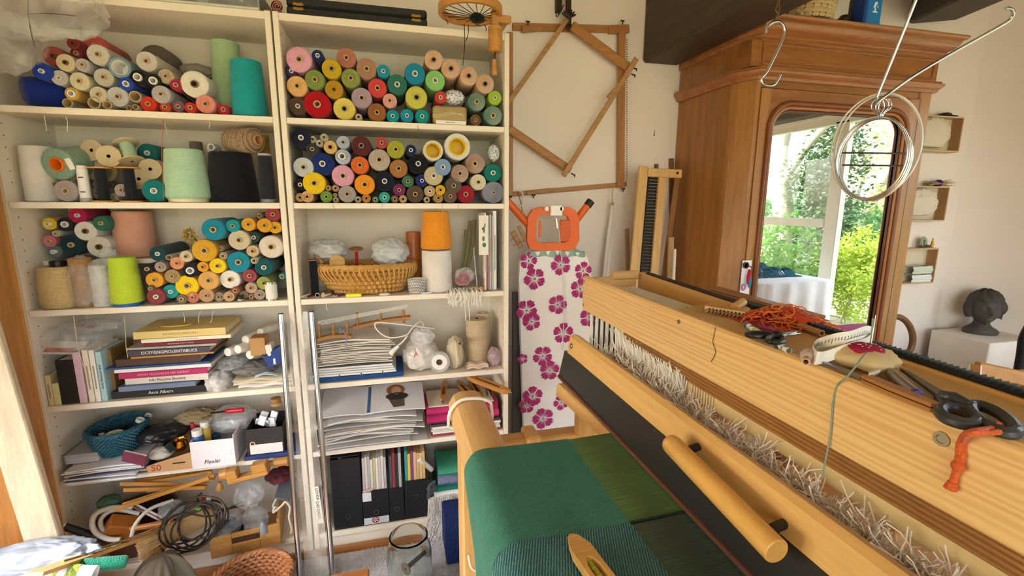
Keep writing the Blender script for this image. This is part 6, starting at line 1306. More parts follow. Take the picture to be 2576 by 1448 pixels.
def sheetstack(label, x0, x1, y0, y1, z, n, hs, cols, seed, name='paper', cat='papers', wav=.006, th=.003, grp=None, lab2=None):
 rr = random.Random(seed); zz = z
 for k in range(n):
  a0 = rr.uniform(-.012, .012); a1 = rr.uniform(-.012, .012); b0 = rr.uniform(0, .015); rot = rr.uniform(-.06, .06); ph = rr.random()*6; col = cols[k % len(cols)]
  if name == 'newspaper': a0, a1, b0 = rr.uniform(-.006, .05), rr.uniform(-.06, .014), rr.uniform(-.012, .03)
  w = wav*(.3+.7*k/n); cx, cy = (x0+x1)/2, (y0+y1)/2
  def fn(u, v):
   x = x0+a0+(x1-x0+a1-a0)*u-cx; y = y0+b0+(y1-y0-b0)*v-cy
   X = x*math.cos(rot)-y*math.sin(rot); Y_ = x*math.sin(rot)+y*math.cos(rot)
   return (cx+X, cy+Y_, zz+th+w*(math.sin(u*PI)*1.0+.25*math.sin(u*7+ph)*(1-v)))
  q = MB(); q.sheet(fn, 16, 4, th*.85); o = q.build(name, plain(col, .7, var=.05), None, 50)
  tag(o, (lab2 or label) % (('bottom',) if k == 0 else ('top',) if k == n-1 else ('number-%d' % (k+1),)) if '%s' in label else label, cat, grp or 'papers in the '+label[:30]); zz += hs
 return zz
# -- left bookcase, fourth shelf
z4 = LS[3]+.0006; Yb = F+.014
bk = [  # bottom to top: x-range, thickness, colour, label, title
(760, 1680, .026, '#232326', 'black book with white title at the bottom of the book stack', 'Anni Albers', '#e8e6e0', .016, '#c9c4bb'),
(845, 1570, .018, '#6f7f9c', 'greyish blue book, second from bottom of the stack', None, '#dcdcdc', .01, '#d8d6d0'),
(905, 1700, .024, '#d9cfc6', 'cream white book with dark title in the lower stack', 'Ioth Pecanna Shonnry', '#3a2f2c', .013, '#efe8da'),
(865, 1700, .022, '#b02a62', 'magenta book with plaid corner in the stack', 'MITOM TELSCION DE MEV KERENIT', '#e9a9c4', .010, '#efe6da'),
(830, 1740, .012, '#e2e2e0', 'white spiral notebook in the middle of the stack', None, '#888', .01, '#f0efec'),
(745, 1715, .006, '#2c4f8e', 'thin blue folder sticking out of the stack', None, '#fff', .01, '#dfe2ea'),
(845, 1640, .026, '#4e352c', 'dark brown patterned book with a pale label in the stack', None, '#fff', .01, '#d9cdb8'),
(1000, 1770, .006, '#b98b4f', 'brown envelope in the upper part of the stack', None, '#fff', .01, '#c9a066'),
(985, 1750, .021, '#47414b', 'dark grey book with big white capitals in the stack', 'DCSYGNGMOLENTABUCS', '#f0eee8', .0145, '#d6cfc2'),
(975, 1810, .008, '#a8a29c', 'folded grey newspaper in the upper stack', None, '#fff', .01, '#c2bcb4'),
(1115, 1830, .013, '#6e1f30', 'dark red paperback in the upper stack', 'Jnansformano & Barnen Bruch', '#d9b8b0', .0065, '#cbb9a8'),
(1115, 1940, .013, '#e4dbc2', 'cream paperback second from top of the stack', '. w v o e l l t p T o w n e k r', '#4a4030', .006, '#efe8d8'),
(1050, 1900, .026, '#d8bf7c', 'thick yellow book on top of the stack with a straw oval', 'THE WOOTE TAPESTORY ?', '#9a8450', .009, '#e6dab8')]
zz = z4
for i, (a, b, th, col, lab, txt, tc, ts, pg) in enumerate(bk):
 pa = SL4(a, 600, Yb); pb = SL4(b, 600, Yb); rr = random.Random(i)
 book(lab+', left bookcase', pa.x, pb.x, Yb+rr.uniform(0, .012), Yb+rr.uniform(.17, .20), zz, zz+th, col, pages=pg, rot=rr.uniform(-.025, .025), txt=txt, tcol=tc, tsize=ts, name='folder' if 'folder' in lab or 'envelope' in lab else 'notebook' if 'notebook' in lab else 'newspaper' if 'newspaper' in lab else 'book'); zz += th+.0012
ZST = zz
q = MB(); c = SL4(1390, 110, F+.07); q.lathe([(0, 0), (1, 0), (1.04, .003), (1, .005), (0, .006)], 28, Matrix.Translation((c.x, F+.08, ZST)) @ Matrix.Diagonal((.048, .022, 1, 1))); tag(q.build('straw_oval', wicker('#b9983e', '#d9bf6a')), 'small oval straw plate on top of the book stack', 'plate')
for i, (a, b, zt, col, lab, lean, txt) in enumerate([(195, 245, 640, '#e0cf9e', 'narrow cream booklet leftmost on the left bookcase fourth shelf', 0, None), (250, 312, 715, '#d9d49a', 'pale yellow booklet beside the black book', 0, None), (318, 480, 500, '#242222', 'tall black worn book, left bookcase fourth shelf', 0, None), (487, 560, 425, '#d9b7c4', 'pale pink book beside the black one', 0, None), (578, 632, 405, '#e6dcc4', 'cream book between pink and white spines', 0, None), (640, 690, 405, '#e9e6df', 'white book with dark spine print', 0, None), (698, 752, 420, '#a9ccd4', 'light blue book with black print at the right of the row', 0, 'Guide Manual per tener')]):
 pa = SL4(a, 700, Yb); pb = SL4(b, 700, Yb); vbook(lab, max(pa.x, -1.138), pb.x, z4, SL4(a, zt, Yb).z, col, Yb, .15, lean, txt=txt, ts=.009)
pa = SL4(768, 600, F+.05); pb = SL4(840, 600, F+.05)
tag(MB().rbox((pa.x, F+.05, z4), (pb.x-.004, F+.2, SL4(800, 400, F+.05).z), .002).build('brown_folder', wood('#8a6a3c', 'Z', .6, .3), None, 0), 'brown patterned box file behind the book stack', 'box file')
c = SL4(480, 310, F+.075); BAG = film('#f4f4f5', .17, .07)
t = thing('plastic_bag', 'clear plastic bag with red print and card inside, on the upright books', 'bag', c)
crumple('bag_film', (c.x, c.y, c.z+.006), (.098, .065, .050), BAG, None, None, 4, .24, 44, 1.7, False, t); crumple('bag_neck', (c.x+.035, c.y+.05, c.z+.035), (.075, .05, .022), BAG, None, None, 6, .3, 34, 1.8, False, t)
mm = Matrix.Translation((c.x-.02, c.y-.02, c.z-.022)) @ Euler((.5, .12, .1)).to_matrix().to_4x4()
MB().rbox((-.055, -.03, 0), (.05, .03, .004), .001, mm).build('card', plain('#ded6cc', .6), t, 0); MB().box((-.05, -.022, .0042), (.03, -.004, .0046), mm).build('red_stripes', plain('#b8554e', .6), t, 0)
for k, s in enumerate(('/ T', 'IST')): text('red_print', s, .018, plain('#c0392f', .5), t, Matrix.Translation((c.x+.03+.03*k, c.y-.02, c.z+.052-.006*k)) @ Euler((.6, .1, .0)).to_matrix().to_4x4())
for i, (x, y, r, dy, lab) in enumerate([(1885, 425, 40, .05, 'white plastic bottle lying lowest left'), (1980, 398, 40, .05, 'white plastic bottle lying second'), (2050, 310, 40, .08, 'white plastic bottle lying third, against the brown box'), (2185, 240, 34, .11, 'white plastic bottle lying topmost'), (2090, 450, 42, .06, 'pale bottle half hidden under the brown box')]):
 p = SL4(x, y, F+dy); rad = r/3.68*pxw(p); ax = Vector((-.45, -1, .06))
 t = thing('plastic_bottle', lab+', left bookcase fourth shelf', 'bottle', p, 'white plastic bottles'); m_ = ztrans(p, ax)
 MB().lathe([(0, 0), (rad*.92, 0), (rad, -.002), (rad, -.016), (rad*.95, -.017)], 22, m_).build('cap', plain('#e6e3dc', .4), t); MB().lathe([(rad*.95, -.017), (rad*1.25, -.03), (rad*1.3, -.04), (rad*1.3, -.10), (rad*1.1, -.105), (0, -.105)], 22, m_, close=False).build('bottle_body', plain('#d6d2c8', .35), t)
a = SL4(2085, 300, F+.03); b = SL4(2240, 450, F+.03); t = thing('cardboard_box', 'small plain brown cardboard box, left bookcase fourth shelf', 'box', b)
MB().rbox((a.x, F+.03, b.z), (b.x, F+.09, a.z), .001, Matrix.Translation((0, 0, 0))).build('carton', plain('#b58a58', .75), t, 0); MB().box((a.x+.002, F+.033, a.z), (b.x-.002, F+.088, a.z+.0008)).build('flap', plain('#9a7346', .75), t, 0)
a = SL4(2200, 440, F+.022); b = SL4(2385, 550, F+.022)
t = thing('blue_carton', 'torn blue printed carton beside the brown box, left bookcase fourth shelf', 'box', b)
MB().prism([(a.x, a.z-.004), (a.x+.012, a.z-.010), (a.x+.02, a.z+.002), (b.x, a.z+.022), (b.x, b.z+.008), (a.x+.018, b.z-.003)], -(F+.075), -(F+.022), Matrix.Rotation(PI/2, 4, 'X')).build('carton', plain('#1f3f86', .5), t, 0)
MB().box((b.x-.026, F+.0214, b.z+.008), (b.x-.019, F+.0219, b.z+.030)).build('white_print', plain('#e6ecf4'), t, 0); MB().lathe([(0, .0004), (.006, .0004), (.006, 0)], 16, ztrans((a.x+.026, F+.0218, a.z-.004), (0, -1, 0))).build('white_spot', plain('#e6ecf4'), t)
MB().prism([(a.x+.016, a.z), (a.x+.014, a.z+.030), (a.x+.034, a.z+.034), (a.x+.036, a.z+.012), (a.x+.028, a.z-.004)], -(F+.07), -(F+.020), Matrix.Rotation(PI/2, 4, 'X')).build('white_flap', plain('#e2dcd2', .6), t, 0)
def folded(name, label, x0, x1, y0, y1, z0, z1, mat, n=3, seed=0, cat='cloth'):
 rr = random.Random(seed); q = MB(); h = (z1-z0)/n
 for k in range(n):
  a, b = x0+rr.uniform(-.004, .006), x1+rr.uniform(-.006, .004); zk = z0+k*h; ph = rr.random()*6
  def fn(u, v, zk=zk, a=a, b=b, ph=ph):
   an = u*2*PI; return (a+(b-a)*v, (y0+y1)/2-((y1-y0)/2)*math.cos(an)*(.96+.04*math.sin(v*9+ph)), zk+h*.5+(h*.52)*max(-1, min(1, math.sin(an)*1.6))+.003*math.sin(v*11+ph))
  q.sheet(fn, 20, 14)
 return tag(q.build(name, mat, None, 60), label, cat)
a = SL4(1930, 660, F+.015); b = SL4(2400, 720, F+.015)
folded('folded_cloth', 'cream folded cloth at the right end, left bookcase fourth shelf', a.x, -.385, F+.015, F+.15, z4+.014, z4+.034, cloth('#e4d8bd'), 2, 1)
folded('folded_cloth', 'white folded cloth under the cream one, left bookcase fourth shelf', SL4(1950, 700, F).x, -.385, F+.012, F+.16, z4, z4+.013, cloth('#ebe9e6'), 1, 2)
crumple('tissue_bag', SL4(1810, 690, F+.06), (.040, .05, .036), film('#ece8e6', .75, .3), 'crumpled white bag beside the book stack, left bookcase fourth shelf', 'bag', 9, .4, 34, 2.4)
crumple('lace_cloth', SL4(2150, 560, F+.09), (.07, .06, .020), cloth('#a9a49f', h2='#5f5b58'), 'grey speckled lace cloth crumpled behind the blue carton', 'cloth', 3, .4, 34, 3)
crumple('plastic_film', SL4(1930, 520, F+.09), (.045, .05, .020), film('#dfe2e6', .35, .1), 'clear crackled film over dark scraps beside the books', 'film', 12, .5, 30, 3)
a = SL4(2130, 600, F+.02); tag(MB().sheet(lambda u, v: (a.x+u*.075, F+.02+v*.10, z4+.040+.010*math.sin(u*3+v)+.004*math.sin(v*9)), 12, 8, .002).build('blue_cloth', cloth('#cfdbe6'), None, 60), 'pale blue cloth fold on the cream cloth', 'cloth')
# -- right bookcase, third shelf
z3 = LS[2]+.0006
c = SR3(845, 1020, F+.105); bw = (SR3(1385, 720, F+.09).x-SR3(305, 720, F+.09).x)/2; bh = SR3(845, 735, F+.02).z-z3
BX = (SR3(1385, 720, F+.09).x+SR3(305, 720, F+.09).x)/2
WKA, WKB = wicker('#a8742c', '#d9a95c'), wicker('#8a5a22', '#c08a42')
t = basket('wicker_basket', 'large oval wicker basket, right bookcase third shelf', (BX, F+.105, z3), bw, .095, bh, .34, WKA, WKB, 6, 46, .005)
q = MB()
for s in range(56):
 a = 2*PI*s/56; a2 = a+.07; r1 = 1.05
 q.tube(bez([Vector((BX+bw*r1*math.cos(a), F+.105+.095*r1*math.sin(a), z3+bh+.006)), Vector((BX+bw*1.06*math.cos(a), F+.105+.1*1.06*math.sin(a), z3+bh*.86)), Vector((BX+bw*.97*math.cos(a2), F+.105+.095*.99*math.sin(a2), z3+bh*.56))], 4), .0042, 6)
q.build('rim_wraps', WKA, t, 60)
ZB = z3+bh
t = thing('plastic_bag', 'milky plastic bag with pink and green scraps in the wicker basket', 'bag', SR3(1115, 700, F+.09))
cb = SR3(1115, 545, F+.095); crumple('bag_film', (cb.x, F+.095, cb.z), (.066, .07, .052), film('#dfe6ec', .55, .16), None, None, 7, .28, 40, 2.2, False, t)
crumple('pink_scrap', (cb.x+.018, F+.06, cb.z+.004), (.018, .02, .014), cloth('#e2a9b6'), None, None, 8, .4, 18, 3, False, t); crumple('green_scrap', (cb.x+.022, F+.07, cb.z+.026), (.016, .02, .012), cloth('#a9d6bd'), None, None, 9, .4, 18, 3, False, t)
cb = SR3(420, 520, F+.10); crumple('net_bag', (cb.x, F+.11, cb.z), (.066, .05, .036), film('#d5d6d8', .6, .3), 'whitish net bag of dark scraps at the left of the wicker basket', 'bag', 5, .35, 34, 2.6, False)
p = SR3(525, 665, F+.055); q = MB(); q.lathe([(0, 0), (.027, 0), (.027, .006), (0, .006)], 28, ztrans(p, (.1, -1, .35))); tag(q.build('wood_disc', wood('#d1a45a', 'X', .45, .25)), 'flat pale wooden disc in the wicker basket', 'disc')
t = thing('thread_bobbin', 'wooden bobbin with red thread standing in the wicker basket', 'bobbin', SR3(750, 740, F+.1), 'flanged bobbins'); p0 = SR3(750, 735, F+.10); p1 = SR3(740, 520, F+.10)
for z in (p0.z, p1.z): MB().lathe([(0, 0), (.026, 0), (.026, .004), (0, .004)], 26, ztrans((p0.x, p0.y, z), (0, -.25, 1))).build('flange', plain('#9a6a42', .5), t, 40)
MB().tube([(p0.x, p0.y, p0.z+.004), (p0.x, p0.y, p1.z)], .0065, 12).build('thread', yarn('#b8262c', .3), t)
p = SR3(320, 625, F+.07); q = MB(); q.rbox((-.007, -.003, -.022), (.007, .003, .022), .003, Matrix.Translation(p) @ Matrix.Rotation(-.6, 4, 'Y')); tag(q.build('wood_bobbin', wood('#a5713e', 'X', .45)), 'small brown netting shuttle at the basket left edge', 'shuttle')
p = SR3(275, 940, F+.06); bobbin('black thread bobbin with brown flanges left of the wicker basket', (p.x, F+.06, z3), (0, 0, 1), .021, SR3(260, 630, F+.06).z-z3, .006, plain('#8a5f3a', .5), yarn('#191c26', .25), .0145)
def rod(name, lab, cat, x0, y0, x1, y1, r, col, Y0_=F+.02, Y1_=F+.06, zf=z3, tip=None):
 a = SR3(x0, y0, Y0_); b = SR3(x1, y1, Y1_); a.z = zf+r+.0003; b.z = zf+r+.0003; t = thing(name, lab, cat, a.lerp(b, .5)); MB().tube([a, b], r, 12).build('barrel', plain(col, .4), t)
 MB().lathe([(r, 0), (r*.4, .010), (0, .013)], 10, ztrans(a, a-b)).build('tip', plain(tip or '#d8c8a8', .5), t); return t
rod('felt_pen', 'white felt pen at the left end, right bookcase third shelf', 'pen', 125, 1050, 215, 965, .005, '#e4e2de'); rod('felt_pen', 'red pen beside the white one, right bookcase third shelf', 'pen', 180, 1045, 235, 985, .0035, '#b8222c')
rod('pencil', 'purple pencil nearest the basket foot, right bookcase third shelf', 'pencil', 520, 1060, 600, 1005, .0035, '#6a3f96'); rod('pencil', 'dark violet pencil behind the purple one, right bookcase third shelf', 'pencil', 490, 1035, 570, 980, .0035, '#3f2f7a'); rod('felt_pen', 'beige marker left of the basket foot, right bookcase third shelf', 'pen', 365, 1020, 440, 975, .0075, '#d8d2c8')
for i, (x, y, lab) in enumerate(((300, 975, 'left grey metal tube beside the basket foot'), (365, 985, 'right grey metal tube beside the basket foot'))):
 p = SR3(x, y, F+.025); MB_ = MB(); MB_.lathe([(.0088, -.06), (.0088, 0), (.0068, 0), (.0068, -.05), (0, -.05)], 16, ztrans((p.x, p.y, z3+.0092), (-.5, -1, 0)), close=False); tag(MB_.build('metal_tube', metal('#9a9890', .4)), lab+', right bookcase third shelf', 'tube')
a = SR3(625, 1070, F+.012); b = SR3(795, 1015, F+.012); tag(MB().rbox((a.x, F+.004, z3), (b.x, F+.035, z3+.012), .002).build('sticky_pad', plain('#e8e23c', .6), None, 0), 'yellow sticky note pad on the front edge, right bookcase third shelf', 'note pad')
p = SR3(1055, 1035, F+.02); q = MB(); q.tube([(p.x+.018*math.cos(a), F+.022+.012*math.sin(a), z3+.0032) for a in [2*PI*k/30 for k in range(30)]], .003, 8, closed=True); tag(q.build('elastic_ring', plain('#e8e2d8', .5)), 'white elastic ring on the front edge, right bookcase third shelf', 'band')
m, n, b_, o = newmat('chevron'); tc = n.nodes.new('ShaderNodeTexCoord'); sp = n.nodes.new('ShaderNodeSeparateXYZ'); n.links.new(tc.outputs['Object'], sp.inputs[0])
at2 = nd(n, 'ShaderNodeMath'); at2.operation = 'ARCTAN2'; n.links.new(sp.outputs[1], at2.inputs[0]); n.links.new(sp.outputs[0], at2.inputs[1])
pp = nd(n, 'ShaderNodeMath'); pp.operation = 'PINGPONG'; pp.inputs[1].default_value = .13; n.links.new(at2.outputs[0], pp.inputs[0])
mu = nd(n, 'ShaderNodeMath'); mu.operation = 'MULTIPLY_ADD'; mu.inputs[1].default_value = .028; n.links.new(pp.outputs[0], mu.inputs[0]); n.links.new(sp.outputs[2], mu.inputs[2])
p2 = nd(n, 'ShaderNodeMath'); p2.operation = 'PINGPONG'; p2.inputs[1].default_value = .0030; n.links.new(mu.outputs[0], p2.inputs[0]); gt = nd(n, 'ShaderNodeMath'); gt.operation = 'GREATER_THAN'; gt.inputs[1].default_value = .0015; n.links.new(p2.outputs[0], gt.inputs[0])
n.links.new(mixcol(n, gt.outputs[0], hexc('#1e1e20'), hexc('#ece9e4')), b_.inputs['Base Color']); b_.inputs['Roughness'].default_value = .3
p = SR3(1418, 1010, F+.035); rc_ = (SR3(1520, 900, F+.035).x-SR3(1310, 900, F+.035).x)/2; hc = SR3(1418, 862, F+.01).z-z3; t = thing('patterned_cup', 'small cup with black and white zigzag pattern, right bookcase third shelf', 'cup', (p.x, F+.035, z3))
MB().lathe([(0, 0), (rc_*.82, 0), (rc_*.86, .002), (rc_*.96, hc*.5), (rc_, hc)], 32, Matrix.Translation((p.x, F+.035, z3)), close=False).build('cup_wall', m, t, 60, origin=(p.x, F+.035, z3)); MB().lathe([(rc_, hc), (rc_*.97, hc+.001), (rc_*.93, hc), (rc_*.86, .004), (0, .004)], 32, Matrix.Translation((p.x, F+.035, z3)), close=False).build('cup_inside', plain('#f0ece4', .35), t)
p = SR3(1490, 1000, F+.01); q = MB(); q.rbox((-.022, -.008, 0), (.02, .008, .006), .003, Matrix.Translation((p.x+.012, F+.012, z3)) @ Matrix.Rotation(.3, 4, 'Z')); tag(q.build('white_clip', plain('#eceae4', .4), None, 0), 'white plastic clip below the zigzag cup', 'clip')
t = thing('fabric_rose', 'pink fabric rose with white string fringe hanging over the shelf edge', 'fabric flower', SR3(1925, 950, F+.02)); c = SR3(1925, 850, F+.028); RS = cloth('#cf94a0', h2='#b57484')
for k in range(14):
 a = k*2.4; rad = .004+.0016*k; q = MB(); w = .010+.0008*k
 def fn(u, v, a=a, rad=rad, w=w, k=k):
  an = a+(u-.5)*1.6; r2 = rad+.006*v*(1+.3*math.sin(u*5+k)); return (c.x+r2*math.cos(an), c.y-.010+.004*math.sin(u*4+k)-(.012-.0008*k)*v+.0006*k, c.z+r2*math.sin(an)*1.0)
 q.sheet(fn, 8, 4, .0006); q.build('petal', RS, t, 60)
q = MB(); rr = random.Random(13)
for k in range(34):
 x = SR3(1730+rr.random()*420, 990, F).x; y0 = F+.01+rr.random()*.015; L = rr.uniform(.03, .06);
 P = [Vector((x+rr.uniform(-.01, .01), F+.03, z3+.014)), Vector((x, y0, z3+.010)), Vector((x+rr.uniform(-.004, .004), F-.004, z3+.002)), Vector((x+rr.uniform(-.01, .01), F-.006-rr.random()*.006, z3-L*.5)), Vector((x+rr.uniform(-.012, .012), F-.006-rr.random()*.006, z3-L))]; q.tube(bez(P, 4), .0017, 5)
for x_ in (1930, 1975): P0 = SR3(x_, 1000, F); q.tube(bez([Vector((P0.x, F+.01, z3+.01)), Vector((P0.x, F-.006, z3)), Vector((P0.x+.006, F-.008, z3-.06)), Vector((P0.x+.008, F-.008, z3-.11))], 5), .0017, 5)
q.build('string_fringe', cloth('#e9e3d8'), t, 60)['kind'] = 'stuff'
crumple('tulle', (c.x+.012, F+.05, c.z+.012), (.035, .02, .026), film('#e6dcda', .35, .3), None, None, 4, .5, 20, 3, False, t)
for i, (x, y) in enumerate(((2130, 955), (2150, 985), (2105, 1015))): p = SR3(x, y, F+.02); q = MB(); q.ell((p.x, F+.018+.004*i, max(z3+.009, p.z)), (.009, .009, .009)); o = tag(q.build('wooden_bead', plain('#c08a4c', .4)), ['upper wooden bead beside the fabric rose', 'middle wooden bead beside the fabric rose', 'front wooden bead with a mark beside the fabric rose'][i], 'bead', 'wooden beads')
t = thing('dried_plant', 'bundle of dull green dried stems leaning behind the rose', 'stems', SR3(1950, 720, F+.14))
for (x0, y0, x1, y1, r) in ((1880, 700, 2010, 200, .007), (1925, 710, 2060, 190, .0075), (1850, 700, 1960, 300, .005)): a = SR3(x0, 960, F+.12); b = SR3(x1, y1, F+.19); MB().tube(bez([a, a.lerp(b, .5)+Vector((.01, 0, 0)), b], 5), r, 9).build('stem', plain('#8c8a64', .7), t)
t = thing('magazine_holder', 'clear plastic magazine holder at the right end, right bookcase third shelf', 'magazine holder', SR3(2230, 970, F+.1)); xa = SR3(2190, 900, F+.02).x; AC = film('#e8ecec', .12, .05)
for A, B in (((xa-.01, F+.012, z3), (.418, F+.22, z3+.002)), ((.416, F+.012, z3+.002), (.418, F+.22, z3+.21)), ((xa-.01, F+.012, z3+.002), (xa-.008, F+.2, z3+.05))): MB().box(A, B).build('holder_wall', AC, t, 0)
mg = [('#e3ddd4', 2098, 2110, 110, 'pale magazine leftmost in the clear holder'), ('#c94a5a', 2128, 2140, 150, 'magazine with a pink cover edge in the clear holder'), ('#8f8a86', 2150, 2165, 150, 'grey magazine in the clear holder'), ('#d6d2cc', 2175, 2190, 130, 'white magazine in the middle of the clear holder'), ('#b2aca6', 2200, 2225, 140, 'light grey magazine in the clear holder'), ('#eceae6', 2240, 2300, 90, 'thick white catalogue at the right of the clear holder')]
xx = xa-.006
for i, (col, a, b, yt, lab) in enumerate(mg):
 wdt = .0065 if i < 5 else .014; vbook(lab, xx, xx+wdt, z3+.0025, SR3(2200, yt, F+.03).z, col, F+.02+.004*(i % 2), .17, 0, name='magazine', pages='#dcd8d0'); xx += wdt+.0006
p = SR3(2160, 350, F+.016); t = thing('picture_card', 'card with a painted plant picture in front of the magazines', 'card', (p.x, F+.012, z3+.06))
pa = SR3(2105, 140, F+.012); pb = SR3(2215, 580, F+.012); MB().rbox((pa.x, F+.010, pb.z), (pb.x, F+.0112, pa.z), .0004).build('card', plain('#e8e0d2', .5), t, 0)
for (x, y, r1, r2, cl) in ((2165, 300, 10, 40, '#3f6e4e'), (2160, 400, 16, 30, '#5c8a66'), (2168, 470, 22, 26, '#4a7c58'), (2150, 290, 9, 14, '#8c2c3c'), (2175, 250, 7, 24, '#56806a')): c = SR3(x, y, F+.0096); q = MB(); q.ell((c.x, F+.0099, c.z), (r1/4.441*pxw(c), .0002, r2/4.441*pxw(c)), 16, 8); q.build('painted_leaf', plain(cl, .6), t)
a = SR3(2000, 510, F+.02); b = SR3(2120, 960, F+.02); tag(MB().sheet(lambda u, v: (a.x+.004+(b.x-a.x)*(.35+.3*u)*(1-v*.0)+(b.x-a.x)*.35*(1-v), F+.03+.05*u, z3+.001+(a.z-z3)*v), 4, 6, .0012).build('leaflet', plain('#dcdce2', .5), None, 60), 'white folded leaflet leaning left of the magazines', 'leaflet')
# -- top shelf extras on the right bookcase: parcel and cloths
a = Z(680, 0, 4.025)(1645, 1060, F+.014); b = Z(680, 0, 4.025)(1995, 1265, F+.014); z1 = LS[0]+.0006
t = thing('paper_parcel', 'brown paper parcel tied with raffia, right bookcase top shelf', 'parcel', ((a.x+b.x)/2, F+.06, z1))
q = MB(); q.rbox((a.x, F+.012, z1), (b.x, F+.16, a.z), .012, None, 3); q.build('parcel', plain('#a8905e', .5, var=.15, bmp=.3), t, 40)
for k in range(3): q = MB(); pz = z1+(a.z-z1)*(.45+.06*k); q.tube(bez([(a.x-.001, F+.012, pz-.006), (a.x+.03, F+.010, pz-.002), ((a.x+b.x)/2+.004, F+.007, pz+.006), (b.x-.02, F+.010, pz+.010-.008*k), (b.x-.016, F+.009, pz-.004)], 5), .0013, 5); q.build('raffia', plain('#d6c59a', .7), t)
MB().rbox((a.x+.01, F+.0108, z1+.001), (b.x-.006, F+.0118, z1+.014), .0003).build('label', plain('#efece4', .5), t, 0); text('label_text', 'Memorial Crochet', .0045, plain('#33302c'), t, Matrix.Translation(((a.x+b.x)/2, F+.0103, z1+.009)) @ Matrix.Rotation(PI/2, 4, 'X'))
m, n, b_, o = newmat('polka'); vo = nd(n, 'ShaderNodeTexVoronoi', Scale=130.0); n.links.new(coords(n), vo.inputs['Vector']); lt = nd(n, 'ShaderNodeMath'); lt.operation = 'LESS_THAN'; lt.inputs[1].default_value = .28; n.links.new(vo.outputs['Distance'], lt.inputs[0]); n.links.new(mixcol(n, lt.outputs[0], hexc('#d9dbe2'), hexc('#3a3f52')), b_.inputs['Base Color']); b_.inputs['Roughness'].default_value = .85; POLKA = m
c = Z(680, 0, 4.025)(1865, 985, F+.04); crumple('dotted_cloth', (c.x, F+.05, c.z), (.032, .035, .022), POLKA, 'dotted white cloth scrap on the parcel, right bookcase top shelf', 'cloth', 3, .5, 26, 2.6, False)
c = Z(690, 310, 4.089)(2262, 305, F+.04); crumple('dotted_cloth', (min(c.x, .40), F+.05, c.z), (.020, .03, .028), POLKA, 'dotted white cloth scrap above the teal spool, right bookcase second shelf', 'cloth', 5, .35, 24, 2.6, False)
c = Z(0, 0, 3.578)(1770, 640, F+.15); crumple('lace_cloth', (c.x, F+.16, c.z), (.045, .04, .02), cloth('#8d867e'), 'grey crocheted cloth behind the cream spool, left bookcase top shelf', 'cloth', 6, .5, 26, 4, False)
t = thing('plastic_bag', 'large crumpled clear plastic bag hanging over the top left of the left bookcase', 'bag', at(90, 200, Y=F-.04));
FB_ = film('#f0f1f3', .15, .06)
c = at(75, 15, Y=F-.05); crumple('bag_film', c, (.165, .045, .085), FB_, None, None, 14, .38, 60, 1.7, False, t); c = at(10, 105, Y=F-.05); crumple('bag_fold', c, (.085, .04, .075), FB_, None, None, 15, .4, 44, 1.8, False, t)
q = MB(); q.tube(bez([at(70, -20, Y=F-.09), at(72, 40, Y=F-.092), at(80, 90, Y=F-.092), at(90, 120, Y=F-.09)]), .0012, 5); q.tube(bez([at(68, 36, Y=F-.092), at(120, 34, Y=F-.092), at(190, 40, Y=F-.088)]), .0012, 5); q.build('dark_string', plain('#5a5048'), t)
t = thing('bagged_roll', 'brown yarn roll in a clear bag beside the straw cone, left bookcase third shelf', 'yarn roll', at(205, 770, Y=F+.10)); p = at(212, 700, Y=F+.05); zt = at(205, 650, Y=F+.05).z
MB().lathe([(0, 0), (.030, 0), (.032, .004), (.031, zt-z3), (.026, zt-z3+.004), (0, zt-z3+.004)], 24, Matrix.Translation((p.x-.004, p.y, z3))).build('yarn', yarn('#b08454', .2), t); crumple('bag_film', (p.x-.002, p.y-.004, z3+.075), (.040, .038, .088), film('#e8e6e2', .22, .1), None, None, 21, .25, 34, 2.4, True, t)
t = thing('bagged_roll', 'white yarn roll in a clear bag beside the lime cone, left bookcase third shelf', 'yarn roll', at(255, 770, Y=F+.07)); p = at(252, 700, Y=F+.045); zt = at(250, 668, Y=F+.045).z
MB().lathe([(0, 0), (.026, 0), (.028, .004), (.027, zt-z3), (.022, zt-z3+.004), (0, zt-z3+.004)], 24, Matrix.Translation((p.x, p.y, z3))).build('yarn', yarn('#dfe0e2', .1), t); crumple('bag_film', (p.x, p.y, z3+.07), (.036, .034, .080), film('#eceef2', .25, .1), None, None, 22, .25, 34, 2.4, True, t); crumple('bag_top', (p.x+.03, p.y+.01, zt+.028), (.022, .02, .028), film('#eceef2', .25, .1), None, None, 23, .5, 24, 2.4, False, t)
p = at(685, 757, Y=F+.02); t = thing('small_tin', 'small silver tin with paper label at the right end, left bookcase third shelf', 'tin', p); r = 14*pxw(p); H = at(685, 708, Y=F+.02).z-z3
MB().lathe([(0, 0), (r, 0), (r, .002), (r*.96, .003), (r*.96, H-.003), (r, H-.002), (r, H), (r*.9, H), (r*.88, H-.002), (0, H-.002)], 24, Matrix.Translation((p.x, F+.02, z3))).build('can', metal('#c9c6c0', .25), t); MB().lathe([(r*.975, .006), (r*.975, H-.008)], 24, Matrix.Translation((p.x, F+.02, z3)), close=False).build('paper_label', plain('#dedad0', .5), t)
p = at(605, 752, Y=F+.015); t = thing('lens_cap', 'round steel knob with black top on the front edge, left bookcase third shelf', 'knob', p); MB().lathe([(0, 0), (.013, 0), (.014, .002), (.014, .009), (0, .009)], 22, Matrix.Translation((p.x, F+.02, z3))).build('steel_base', metal('#c4c2be', .25), t); MB().lathe([(.008, .009), (.0095, .010), (.0095, .019), (.008, .020), (0, .020)], 20, Matrix.Translation((p.x-.002, F+.02, z3))).build('black_top', plain('#1c1b1b', .4), t)
